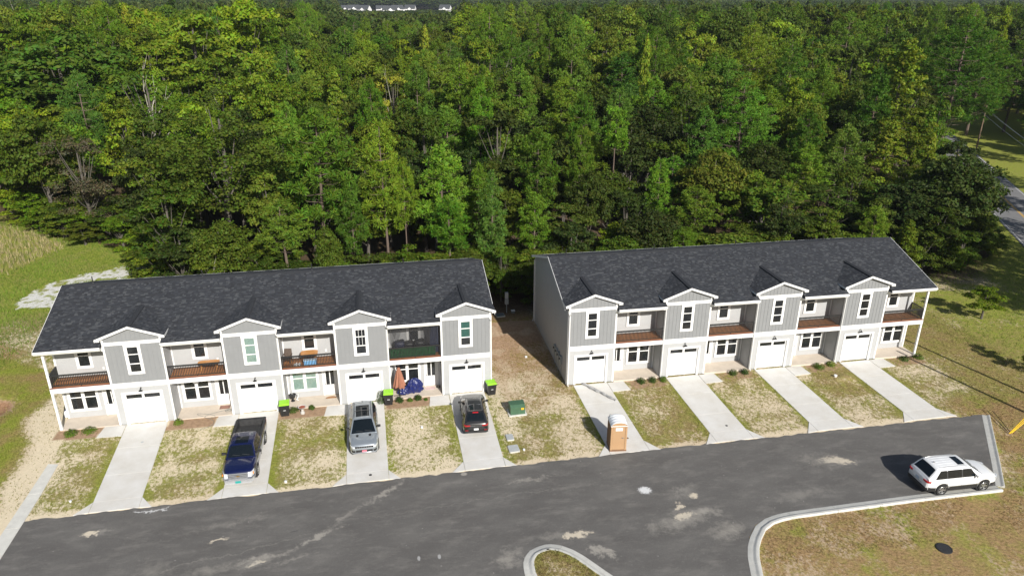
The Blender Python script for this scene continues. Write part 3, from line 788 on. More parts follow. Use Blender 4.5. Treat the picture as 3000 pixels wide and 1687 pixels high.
def townhouses(name, label, loc, rz, order, units):
    root = thing(name, label, 'townhouse', loc, rz)
    PG = order == 'PG'
    gxs = [k * U for k in range(4)]
    pxs = [k * U - P for k in range(4)] if PG else [k * U + G for k in range(4)]
    X0 = -P if PG else 0.0
    X1 = 3 * U + G if PG else 4 * U
    e = 0.003
    # ---- core walls (behind the cladding)
    for k, gx_ in enumerate(gxs):
        mb = MB()
        dx0, dx1, dz = gx_ + 0.70, gx_ + 3.14, 2.45
        mb.box(gx_ + .01, 0, 0, dx0, 0.15, 3.0); mb.box(dx1, 0, 0, gx_ + G - .01, 0.15, 3.0); mb.box(dx0, 0, dz, dx1, 0.15, 3.0)
        mb.box(gx_ + .01, 0.0, 3.0, gx_ + G - .01, 0.15, 6.9)
        mb.add([(gx_ + .01, 0.0, 6.9), (gx_ + G - .01, 0.0, 6.9), (gx_ + G / 2, 0.0, HA - 0.1), (gx_ + .01, 0.12, 6.9), (gx_ + G - .01, 0.12, 6.9), (gx_ + G / 2, 0.12, HA - 0.1)],
               [(0, 1, 2), (5, 4, 3), (0, 2, 5, 3), (2, 1, 4, 5)])
        mb.box(dx0 - .1, 0.16, 0.02, dx1 + .1, 0.6, 2.6)
        for s, xx_ in ((-1, gx_), (1, gx_ + G - 0.12)):
            mb.box(xx_ + 0.004, 0.152, 0, xx_ + 0.116, YP + 0.1, 6.3 if 0 < (gx_ if s < 0 else gx_ + G) else 6.3)
            # dormer cheek above the roof
            mb.add([(xx_ + .004, .13, 6.3), (xx_ + .004, 1.4, 6.9), (xx_ + .004, .13, 6.9), (xx_ + .116, .13, 6.3), (xx_ + .116, 1.4, 6.9), (xx_ + .116, .13, 6.9)],
                   [(0, 1, 2), (5, 4, 3), (0, 3, 4, 1), (1, 4, 5, 2), (0, 2, 5, 3)])
        mb.build("wall", M['core'], root)
    mb = MB()
    for px in pxs: mb.box(px + .002, YP + .001, 0, px + P - .002, YP + 0.14, 6.3)
    # gable end walls and the rear wall
    for xx_, s in ((X0, 1), (X1 - 0.14, -1)):
        y0 = 0.16 if (not PG and s > 0) or (PG and s < 0) else YP + .15
        prof = [(xx_, y0, 0), (xx_, YB, 0), (xx_, YB, zroof(0) - 0.02 - .1), (xx_, YD, HR - 0.14), (xx_, y0, zroof(y0) - 0.12)]
        mb.extr(prof if s < 0 else prof[::-1], (0.14, 0, 0))
        if y0 > 1: mb.extr([(xx_, .0, 6.16), (xx_, YP + .14, 6.16), (xx_, YP + .14, zroof(YP + .14) - .115), (xx_, .0, zroof(0) - .115)], (0.14, 0, 0))
    mb.box(X0 + .15, YB - .14, 0, X1 - .15, YB - .001, zroof(0) - .13)
    mb.build("wall", M['core'], root)
    # ---- roof slabs
    mb = MB(); th = 0.10
    def slab4(a, b_, c, d):
        mb.add([a, b_, c, d] + [(p[0], p[1], p[2] - th) for p in (a, b_, c, d)], [(0, 1, 2, 3), (7, 6, 5, 4), (0, 4, 5, 1), (1, 5, 6, 2), (2, 6, 7, 3), (3, 7, 4, 0)])
    for px in pxs:
        a = px - (ER if px == X0 else -0.0); c = px + P + (ER if abs(px + P - X1) < .01 else 0)
        slab4((a, -EM, HM), (c, -EM, HM), (c, YD, HR), (a, YD, HR))
    for gx_ in gxs:
        a = gx_ - (ER if gx_ == X0 else 0); c = gx_ + G + (ER if abs(gx_ + G - X1) < .01 else 0)
        y0 = 0.16
        slab4((a, y0, zroof(y0)), (c, y0, zroof(y0)), (c, YD, HR), (a, YD, HR))
    zb_ = HR - SL * (YB + EM - YD)
    slab4((X0 - ER, YD + .001, HR), (X1 + ER, YD + .001, HR), (X1 + ER, YB + EM, zb_), (X0 - ER, YB + EM, zb_))
    roof = mb.build("roof", M['roofbase'], root)
    # ---- shingles, main slope
    ev = Vector((0, YD + EM, HR - HM)); LV = ev.length; ev.normalize(); nu = Vector((0, -ev.z, ev.y))
    def segs(v):
        y = -EM + ev.y * v
        out = []
        if y < 0.17:
            for px in pxs: out.append((px - (ER if px == X0 else 0.0) - X0 + ER, px + P + (ER if abs(px + P - X1) < .01 else 0) - X0 + ER))
        else:
            out = [(0, X1 - X0 + 2 * ER)]
            z = zroof(y) 
            if z < HA - 0.05:                      # leave out what the dormers cover
                half = (HA - max(z, HE)) / (HA - HE) * (G / 2 + 0.3) - 0.15
                if half > 0.1:
                    r_ = []
                    cs = [g_ + G / 2 - X0 + ER for g_ in gxs]
                    s0 = 0
                    for c in cs:
                        if c - half > s0: r_.append((s0, c - half))
                        s0 = c + half
                    if s0 < X1 - X0 + 2 * ER: r_.append((s0, X1 - X0 + 2 * ER))
                    out = r_
        return out
    mb = MB(); shingle_plane(mb, Vector((X0 - ER, -EM, HM + .002)), Vector((1, 0, 0)), ev, nu, segs, LV)
    ev2 = Vector((0, -(YB + EM - YD), HR - zb_)); L2 = ev2.length; ev2.normalize(); nu2 = Vector((0, ev2.z, -ev2.y)); nu2 = Vector((0, abs(ev2.z), abs(ev2.y)))
    shingle_plane(mb, Vector((X0 - ER, YB + EM, zb_ + .002)), Vector((1, 0, 0)), ev2, nu2, lambda v: [(0, X1 - X0 + 2 * ER)], L2, course=0.29, tab=0.6)
    sh = mb.build("shingles", M['shingle'], roof); sh['kind'] = 'stuff'
    # ridge vent and ridge pipes
    mb = MB()
    x = X0 - ER + (0.25 if True else 0)
    while x < X1 + ER - 0.2:
        w = min(1.2, X1 + ER - 0.12 - x)
        for s in (-1, 1):
            y1 = YD + s * 0.19
            z1 = HR + 0.035 - 0.19 * SL
            mb.add([(x, YD, HR + .055), (x + w, YD, HR + .055), (x + w, y1, z1 + .012), (x, y1, z1 + .012), (x, y1, z1 - .03), (x + w, y1, z1 - .03)], [(0, 1, 2, 3), (3, 2, 5, 4)] if s < 0 else [(3, 2, 1, 0), (4, 5, 2, 3)])
        x += w + 0.012
    mb.build("ridge_cap", M['ridge'], roof)
    for k in range(4):
        xx_ = (X0 + 1.9 + k * U + rs.uniform(-.5, .5))
        mb = MB(); mb.cyl((xx_, YD + 1.2, zroof(YD) - 0.6), .04, .04, 0.75, 8); mb.cyl((xx_, YD + 1.2, zroof(YD) - .42), .12, .05, .1, 8)
        mb.build("vent_pipe", M['black'], root)
    # rakes
    for xx_ in (X0 - ER - 0.025, X1 + ER):
        mb = MB()
        ys = 0.1 if ((xx_ < X0) != PG) else -EM
        mb.extr([(xx_, ys, zroof(ys) + .02), (xx_, ys, zroof(ys) - .15), (xx_, YD, HR - .15), (xx_, YD, HR + .02)], (0.025, 0, 0))
        mb.extr([(xx_, YD + .001, HR + .02), (xx_, YD + .001, HR - .15), (xx_, YB + EM, zb_ - .15), (xx_, YB + EM, zb_ + .02)], (0.025, 0, 0))
        mb.build("rake_board", M['trim'], root)
    mb = MB(); mb.box(X0 - ER, YB + EM, zb_ - .14, X1 + ER, YB + EM + .1, zb_ - .01); mb.build("rear_gutter", M['trim'], root)
    # ---- per unit
    for k in range(4):
        gx_, px = gxs[k], pxs[k]
        u_ = units[k]
        # dormer
        mb = MB(); xc = gx_ + G / 2; hw = G / 2 + 0.3; t_ = 0.09
        for s in (-1, 1):
            # slope from eave to ridge, front edge at -OD, back edge on the main roof
            ye, yr = yroof(HE) + .05, yroof(HA) + 0.05
            a = (xc + s * hw, -OD, HE); b_ = (xc, -OD, HA); c = (xc, yr, HA); d = (xc + s * hw, ye, HE)
            q = [a, b_, c, d] if s < 0 else [d, c, b_, a]
            vs = q + [(p[0], p[1], p[2] - t_) for p in q]
            mb.add(vs, [(3, 2, 1, 0), (4, 5, 6, 7), (0, 1, 5, 4), (1, 2, 6, 5), (2, 3, 7, 6), (3, 0, 4, 7)])
        dm = mb.build("dormer_roof", M['roofbase'], root)
        mb = MB()
        for s in (-1, 1):
            evd = Vector((-s * hw, 0, HA - HE)); Ld = evd.length; evd.normalize(); nd = Vector((s * evd.z * -1 * -1, 0, abs(evd.x))); nd = Vector((s * abs(evd.z), 0, abs(evd.x)))
            def segd(v):
                z = HE + evd.z * min(v + 0.07, Ld)
                return [(0, yroof(z) + OD + 0.03)]
            shingle_plane(mb, Vector((xc + s * hw, -OD, HE + .002)), Vector((0, 1, 0)), evd, nd, segd, Ld)
        sh = mb.build("shingles", M['shingle'], dm); sh['kind'] = 'stuff'
        mb = MB(); y1 = yroof(HA) - 0.05
        dz_ = 0.19 * (HA - HE) / hw
        for s in (-1, 1):
            mb.add([(xc, -OD + .02, HA + .09), (xc, y1, HA + .09), (xc + s * .19, y1, HA + .09 - dz_), (xc + s * .19, -OD + .02, HA + .09 - dz_), (xc + s * .19, y1, HA - .01 - dz_), (xc + s * .19, -OD + .02, HA - .01 - dz_)],
                   [(0, 1, 2, 3), (3, 2, 4, 5)] if s > 0 else [(3, 2, 1, 0), (5, 4, 2, 3)])
        mb.add([(xc - .19, -OD + .02, HA - dz_ + .09), (xc + .19, -OD + .02, HA - dz_ + .09), (xc, -OD + .02, HA + .09), (xc - .19, -OD + .02, HA - dz_ - .01), (xc + .19, -OD + .02, HA - dz_ - .01)], [(0, 3, 4, 1, 2)])
        mb.build("ridge_cap", M['ridge'], dm)
        # rakes, eave returns, soffit
        for s in (-1, 1):
            mb = MB()
            mb.extr([(xc + s * (hw + .02), -OD - .028, HE + .03), (xc + s * (hw + .02), -OD - .028, HE - .15), (xc, -OD - .028, HA - .14), (xc, -OD - .028, HA + .035)], (0, .026, 0))
            mb.build("rake_board", M['trim'], root)
            mb = MB(); xe = xc + s * hw; xi = gx_ if s < 0 else gx_ + G
            mb.box(min(xe, xi) + (.004 if s > 0 else 0), -OD, HE - .155, max(xe, xi) - (.004 if s < 0 else 0), -.002, HE - .10)
            yb = yroof(HE)
            mb.box(xe - .012 if s < 0 else xe - .013, -OD + .001, HE - .15, xe + .013 if s < 0 else xe + .012, yb, HE - .012)
            mb.box(min(xe, xi) + .014, 0.0, HE - .14, max(xe, xi) - .014, yb + .1, HE - .11)
            mb.build("eave_return", M['trim'], root)
        # trim bands on the garage bay
        mb = MB(); mb.box(gx_ - .002, -.045, 2.99, gx_ + G + .002, .0, 3.37); mb.build("band_board", M['trim'], root)
        mb = MB(); mb.box(gx_ + .01, -.04, 6.31, gx_ + G - .01, .0, 6.56); mb.build("band_board", M['trim'], root)
        for xx_ in (gx_, gx_ + G - .13):
            for za_, zb__ in ((0.02, 2.988), (3.372, 6.308), (6.562, 6.84)):
                mb = MB(); mb.box(xx_, -.035, za_, xx_ + .13, 0, zb__); mb.build("corner_board", M['trim'], root)
        # lower siding and board-and-batten above
        siding((gx_ + .13, -.001, 0), (1, 0), G - .26, 0.12, 2.99, (0, -1), [(0.50, 3.10, 0, 2.56)], parent=root)
        mb = MB(); mb.box(gx_ + .13, -.012, 3.372, gx_ + G - .13, -.001, 6.308)
        mb.add([(gx_ + .13, -.012, 6.562), (gx_ + G - .13, -.012, 6.562), (gx_ + G - .13, -.012, 6.86), (xc, -.012, HA - .12), (gx_ + .13, -.012, 6.86)], [(0, 1, 2, 3, 4)])
        mb.build("board_panel", M['board'], root)
        nb = 12
        bme = boxmesh("batten", -.022, -.030, 3.374, .022, -.012, 6.306, M['board']) if k == 0 else bme_
        bme_ = bme
        for i in range(1, nb):
            xx_ = gx_ + .13 + (G - .26) * i / nb
            if gx_ + 1.3 < xx_ < gx_ + 2.44:
                mb = MB(); mb.box(xx_ - .022, -.03, 3.374, xx_ + .022, -.012, 4.0); mb.build("batten", M['board'], root)
            else: link("batten", bme, root, (xx_, 0, 0))
            zt = HE + (HA - HE) * (1 - abs(xx_ - xc) / hw) - .15
            mb = MB(); mb.box(xx_ - .022, -.03, 6.563, xx_ + .022, -.012, zt); mb.build("batten", M['board'], root)
        # tall three-lite window
        window(root, gx_ + 1.34, gx_ + 2.42, 4.0, 6.305, 0, (0.33, 0.37, 0.30), 1, u_.get('up'), tw=0.17, cl=u_.get('upcl'), grille=u_.get('grille', False))
        # garage door
        dx0, dx1, dz = gx_ + 0.70, gx_ + 3.14, 2.45
        mb = MB(); mb.box(dx0 - .15, -.05, 0.0, dx0, 0, dz); mb.box(dx1, -.05, 0, dx1 + .15, 0, dz); mb.box(dx0 - .15, -.05, dz, dx1 + .15, 0, dz + .16)
        mb.box(dx0 - .001, 0.0, 0, dx0 + .02, .15, dz); mb.box(dx1 - .02, 0, 0, dx1 + .001, .15, dz)
        mb.build("garage_casing", M['trim'], root)
        gd = bpy.data.objects.new("garage_door", None); COL.objects.link(gd); gd.parent = root
        for j in range(4):
            za = 0.02 + j * 0.605
            if j < 3:
                mb = MB(); mb.box(dx0 + .021, .09, za, dx1 - .021, .13, za + .60)
                for q in range(4): mb.box(dx0 + .05, .083, za + .04 + q * .14, xc - .04 - 0.004, .0899, za + .135 + q * .14); mb.box(xc - .02, .083, za + .04 + q * .14, dx1 - .05, .0899, za + .135 + q * .14)
                mb.build("door_panel", M['gdoor'], gd)
            else:
                mb = MB(); xm = (dx0 + dx1) / 2
                mb.box(dx0 + .021, .09, za, dx1 - .021, .13, za + .20)
                mb.box(dx0 + .021, .09, za + .50, dx1 - .021, .13, za + .6)
                for a, c in ((dx0 + .021, dx0 + .10), (xm - .08, xm + .08), (dx1 - .10, dx1 - .021)): mb.box(a, .09, za + .2, c, .13, za + .5)
                mb.build("door_panel", M['gdoor'], gd)
                for a, c in ((dx0 + .10, xm - .08), (xm + .08, dx1 - .10)):
                    mb = MB(); mb.box(a, .105, za + .2, c, .115, za + .5); mb.build("pane", M['glass'], gd)
        # gooseneck lamp
        lm = bpy.data.objects.new("wall_lamp", None); COL.objects.link(lm); lm.parent = root; lm.location = (gx_ + 1.92, 0, 2.80); lm.scale = (.85, .75, .85)
        mb = MB(); mb.cyl((0, -.05, 0.1), .06, .06, .05, 12, axis='y'); mb.tube([(0, -.03, .1), (0, -.16, .22), (0, -.26, .18), (0, -.28, .06)], .014, 6); mb.build("lamp_arm", M['lampblack'], lm)
        mb = MB(); mb.lathe((0, -.28, -.06), [(0.001, .17), (.05, .165), (.055, .10), (.17, .0), (.165, -.005), (.05, .09)], 16); mb.build("lamp_shade", M['lampblack'], lm, smooth=True)
        # ---- porch bay
        left_open = (px == X0); right_open = abs(px + P - X1) < .01
        mb = MB(); mb.box(px + (.0 if left_open else .03), -.03, -.1, px + P - (0 if right_open else .03), YP, 0.06); mb.build("porch_floor", M['porch'], root)
        siding((px + .1, YP, 0), (1, 0), P - .2, .06, 3.0, (0, -1), parent=root)
        siding((px + .1, YP, 0), (1, 0), P - .2, 3.4, 6.15, (0, -1), parent=root)
        for xx_ in (px, px + P - .1):
            for za_, zb__ in ((.06, 3.0), (3.4, 6.15)):
                mb = MB(); mb.box(xx_ + .001, YP - .03, za_, xx_ + .099, YP + .001, zb__); mb.build("corner_board", M['trim'], root)
        # side faces of the neighbouring bays
        if not left_open: siding((px + .0, .16, 0), (0, 1), YP - .2, .06, 3.0, (1, 0), parent=root); siding((px, .16, 0), (0, 1), YP - .2, 3.4, 6.15, (1, 0), parent=root)
        if not right_open: siding((px + P, .16, 0), (0, 1), YP - .2, .06, 3.0, (-1, 0), parent=root); siding((px + P, .16, 0), (0, 1), YP - .2, 3.4, 6.15, (-1, 0), parent=root)
        # balcony
        a0 = px + (.0 if left_open else .002); a1 = px + P - (.0 if right_open else .002)
        mb = MB(); mb.box(a0, -.04, 2.99, a1, .14, 3.345); mb.box(a0 + .001, .14, 3.1, a1 - .001, YP - .002, 3.3)
        if left_open: mb.box(px, .14, 2.99, px + .14, YP - .002, 3.099)
        if right_open: mb.box(px + P - .14, .14, 2.99, px + P, YP - .002, 3.099)
        mb.build("balcony_beam", M['trim'], root)
        df = bpy.data.objects.new("balcony_deck", None); COL.objects.link(df); df.parent = root
        mb = MB(); mb.box(a0 + .02, -.035, 3.346, a1 - .02, .005, 3.44); mb.build("deck_rim", M['deckrim'], df)
        dkm = boxmesh("deck_board", 0, 0, 0, a1 - a0 - .06, .132, .034, M['deck'])
        for i in range(11): link("deck_board", dkm, df, (a0 + .03, .012 + i * .142, 3.38))
        rl = bpy.data.objects.new("railing", None); COL.objects.link(rl); rl.parent = root
        ra = px + .16 if left_open else px + .02; rb = px + P - .16 if right_open else px + P - .02
        mb = MB(); mb.box(ra, -.005, 4.285, rb, .09, 4.37); mb.box(ra, .035, 3.49, rb, .08, 3.54)
        mb.box((ra + rb) / 2 - .02, .045, 3.415, (ra + rb) / 2 + .02, .075, 3.5); mb.box(ra, .03, 3.42, ra + .05, .085, 4.36); mb.box(rb - .05, .03, 3.42, rb, .085, 4.36)
        for op, sx in ((left_open, px + .03), (right_open, px + P - .085)):
            if op:
                mb.box(sx, .14, 4.301, sx + .055, YP - .03, 4.346); mb.box(sx + .01, .14, 3.501, sx + .045, YP - .03, 3.541)
                mb.box(sx, YP - .085, 3.42, sx + .055, YP - .031, 4.30)
        mb.build("rail", M['black'], rl)
        nbal = int((rb - ra) / .108)
        for i in range(1, nbal): link("baluster", BAL, rl, (ra + (rb - ra) * i / nbal, .0575, 3.54))
        for op, sx in ((left_open, px + .0575), (right_open, px + P - .0575)):
            if op:
                for i in range(1, 12): link("baluster", BAL, rl, (sx, .14 + 1.36 * i / 12, 3.54))
        # eave beam, soffit, gutter, fascia
        g0 = px - ER if left_open else px + .31; g1 = px + P + ER if right_open else px + P - .31
        g0 = px - (ER if left_open else -.004); g1 = px + P + (ER if right_open else -.004)
        mb = MB(); mb.box(a0, -.05, 5.96, a1, .10, 6.16); mb.box(a0 + .001, .10, 6.16, a1 - .001, YP - .002, 6.19)
        mb.box(g0, -EM + .001, 6.17, g1, -.051, 6.195)
        if left_open: mb.box(px, .101, 5.96, px + .14, YP - .002, 6.159)
        if right_open: mb.box(px + P - .14, .101, 5.96, px + P, YP - .002, 6.159)
        mb.build("eave_beam", M['trim'], root)
        mb = MB(); pr = [(0, -EM, 6.37), (0, -EM - .10, 6.37), (0, -EM - .11, 6.32), (0, -EM - .06, 6.24), (0, -EM, 6.24)]
        mb.extr([(g0, p[1], p[2]) for p in pr], (g1 - g0, 0, 0)); mb.box(g0, -EM - .002, 6.17, g1, -EM + .02, 6.40)
        mb.build("gutter", M['trim'], root)
        # corner post of the open end
        for op, sx in ((left_open, px), (right_open, px + P - .15)):
            if op:
                mb = MB(); mb.box(sx, -.02, 0.061, sx + .15, .13, 2.989); mb.box(sx + .0, -.02, 3.346, sx + .15, .13, 5.959); mb.box(sx - .02, -.04, .06, sx + .17, .15, .2)
                mb.build("post", M['trim'], root)
        # downspout
        sx = gx_ + G - .06 if PG else gx_ + .06
        if True:
            mb = MB(); mb.tube([(sx, -.30, 6.3), (sx, -.10, 6.0), (sx, -.085, .35), (sx, -.14, .16), (sx, -.34, .06)], .038, 6); mb.build("downspout", M['trim'], root)
        # windows and door on the porch wall
        dr = (px + P - 1.27, px + P - 0.12) if PG else (px + 0.12, px + 1.27)
        wl = (px + 0.30, px + 2.36) if PG else (px + 1.52, px + 3.58)
        window(root, wl[0], wl[1], .58, 2.62, YP - .02, (0.56, 0.44), 2, u_.get('low'), tw=0.15)
        ux = (px + 1.42, px + 2.50) if PG else (px + 1.35, px + 2.45)
        window(root, ux[0], ux[1], 4.0, 5.9, YP - .02, (0.52, 0.48), 1, None, tw=0.16)
        mb = MB(); mb.box(dr[0] - .0, YP - .06, .06, dr[0] + .11, YP - .0, 2.30); mb.box(dr[1] - .11, YP - .06, .06, dr[1], YP, 2.30); mb.box(dr[0], YP - .06, 2.3, dr[1], YP, 2.42); mb.build("door_casing", M['trim'], root)
        dd_ = bpy.data.objects.new("front_door", None); COL.objects.link(dd_); dd_.parent = root
        x0, x1 = dr[0] + .115, dr[1] - .115
        mb = MB(); mb.box(x0, YP - .04, .08, x1, YP - .02, .95); mb.box(x0, YP - .04, 2.15, x1, YP - .02, 2.29)
        gm0 = x0 + .16; gm1 = x1 - .16; gc = (x0 + x1) / 2
        for a, c in ((x0, gm0), (gc - .035, gc + .035), (gm1, x1)): mb.box(a, YP - .04, .95, c, YP - .02, 2.15)
        mb.build("door_leaf", M['gdoor'], dd_)
        for a, c in ((gm0, gc - .035), (gc + .035, gm1)):
            mb = MB(); mb.box(a, YP - .032, .95, c, YP - .026, 2.15); mb.build("pane", M['glass'], dd_)
        hx = x0 + .07 if PG else x1 - .07
        mb = MB(); mb.cyl((hx, YP - .10, 1.02), .03, .03, .06, 8, axis='y'); mb.cyl((hx, YP - .075, 1.16), .03, .03, .035, 8, axis='y'); mb.build("door_handle", M['handle'], dd_)
        # outlet box and porch light
        ox = px + P - .85 if PG else px + .25
        mb = MB(); mb.box(ox, YP - .07, 3.80, ox + .12, YP - .02, 3.98); mb.build("outlet_cover", M['trim'], root)
        lx = px + 2.55 if PG else px + 1.35
        mb = MB(); mb.cyl((lx, .75, 2.93), .16, .13, .06, 12); mb.build("ceiling_lamp", M['lampblack'], root)
    return root

def ends(root, PG):
    X0 = -P if PG else 0.0; X1 = 3 * U + G if PG else 4 * U
    # long side siding that the camera sees on the near ends
    for xx_, nx_, y0 in ((X0, -1, .16 if not PG else YP + .1), (X1, 1, .16 if PG else YP + .1)):
        mb = MB(); z = .1
        while z < 8.4:
            zt = z + .125
            # course clipped by the two roof slopes
            def yr(zz): 
                a = max(y0, yroof(zz + .14)); b_ = min(YB, 2 * YD - yroof(zz + .14)); return a, b_
            a0_, b0_ = yr(z); a1_, b1_ = yr(zt)
            if b1_ - a1_ > .1:
                o1, o2 = nx_ * .02, nx_ * .006
                mb.add([(xx_, a0_, z), (xx_, b0_, z), (xx_ + o1, a0_, z), (xx_ + o1, b0_, z), (xx_ + o2, a1_, zt), (xx_ + o2, b1_, zt)],
                       [(0, 1, 3, 2), (2, 3, 5, 4)] if nx_ > 0 else [(2, 3, 1, 0), (4, 5, 3, 2)])
            z = zt
        sd = mb.build("lap_siding", M['siding'], root); sd['kind'] = 'stuff'
        for yy in (y0 - .1, YB - .1):
            mb = MB(); mb.box(min(xx_, xx_ + nx_ * .035), yy, .05, max(xx_, xx_ + nx_ * .035), yy + .1, zroof(0) - .15); mb.build("corner_board", M['trim'], root)

rowA = townhouses("townhouse_row", "townhouse row with cars on its drives and belongings on its balconies", (0, 0, 0), 0, 'PG',
    [{}, {'up': M['tealpale']}, {'low': M['tealpale'], 'grille': True}, {'up': M['tealdark'], 'upcl': [(0, 1), (0, 2)]}])
rowB = townhouses("townhouse_row", "unoccupied townhouse row with empty balconies and bare drives, portable toilet in front", (B2X, B2Y, 0.07), B2R, 'GP', [{}, {}, {}, {}])
ends(rowA, True); ends(rowB, False)
# electric meters on the near side wall of the second row
for i, y in enumerate((3.75, 3.1, 2.45, 1.7)):
    mtr = bpy.data.objects.new("electric_meter", None); COL.objects.link(mtr); mtr.parent = rowB; mtr.location = (-.03, y, 0)
    mb = MB(); mb.box(-.16, -.16, 1.05, 0, .16, 1.75); mb.build("meter_box", M['meter'], mtr)
    mb = MB(); mb.cyl((-.22, 0, 1.52), .085, .085, .07, 12, axis='x'); mb.build("meter_dial", M['glass2'], mtr)
    mb = MB(); mb.tube([(-.08, 0, 1.05), (-.08, 0, 0.0)], .03, 6); mb.build("conduit", M['meter'], mtr)
# rear downspout of row B
mb = MB(); mb.tube([(-.08, YB + .1, 6.2), (-.08, YB + .06, .3), (-.2, YB + .0, .06)], .04, 6); mb.build("downspout", M['trim'], rowB)

HOUSES = [(9, 1150), (24, 1140), (51, 1150), (74, 1160), (92, 1130), (59, 1060), (147, 1150), (-4, 1165)]
# ------------------------------------------------------------------ vehicles
def interp(x, pts):
    xs_ = [p[0] for p in pts]; ys_ = [p[1] for p in pts]
    return float(np.interp(x, xs_, ys_))
def smooth_pts(pts, n=60):
    """dense rounded version of a coarse profile"""
    xs_ = np.linspace(pts[0][0], pts[-1][0], 400)
    y = np.interp(xs_, [p[0] for p in pts], [p[1] for p in pts])
    k = 15; ker = np.hanning(k); ker /= ker.sum()
    yp = np.concatenate([np.full(k // 2, y[0]), y, np.full(k // 2, y[-1])])
    ys_ = np.convolve(yp, ker, 'valid')
    return list(zip(xs_.tolist(), ys_.tolist()))

def paint(name, col, metal=0.0, rough=0.25):
    return mat(name, col, rough, metal=metal, spec=0.5, coat=1.0, var=0.04, vs=1.5)

def wheel(parent, x, y, r, wd, spokes, rimmat, out):
    w = bpy.data.objects.new("wheel", None); COL.objects.link(w); w.parent = parent; w.location = (x, y, r)
    s = 1 if out > 0 else -1
    rr = r * 0.66
    mb = MB(); hw = wd / 2
    prof = [(rr, -hw), (r * .93, -hw), (r * .985, -hw * .8), (r, -hw * .4), (r, hw * .4), (r * .985, hw * .8), (r * .93, hw), (rr * 1.02, hw), (rr, hw * .7), (rr, -hw)]
    mb.lathe((0, 0, 0), prof, 28, 0, 'y'); mb.build("tyre", M['tyre'], w, smooth=True)
    mb = MB(); o = s * hw
    mb.lathe((0, 0, 0), [(rr, o * .96), (rr * .93, o * .9), (rr * .9, o * .55), (.001, o * .5)], 24, 1, 'y')
    mb.lathe((0, 0, 0), [(rr * 1.0, o * .93), (rr * .96, o * 1.0), (rr * .9, o * .93)], 24, 0, 'y')
    for k in range(spokes):
        a = 2 * math.pi * k / spokes; ca, sa = math.cos(a), math.sin(a)
        w0, w1 = rr * .16, rr * .10
        p = [(rr * .12, w0), (rr * .93, w1 * 1.7), (rr * .93, -w1 * 1.7), (rr * .12, -w0)]
        q = [(u_ * ca - v * sa, o * .88, u_ * sa + v * ca) for u_, v in p]
        mb.extr(q, (0, -o * .2, 0), 0)
    mb.cyl((0, o * .6 if s > 0 else o * .95, 0), rr * .2, rr * .2, abs(o) * .35, 12, 0, 'y')
    mb.build("rim", [rimmat, M['plastic']], w, smooth=True)
    return w

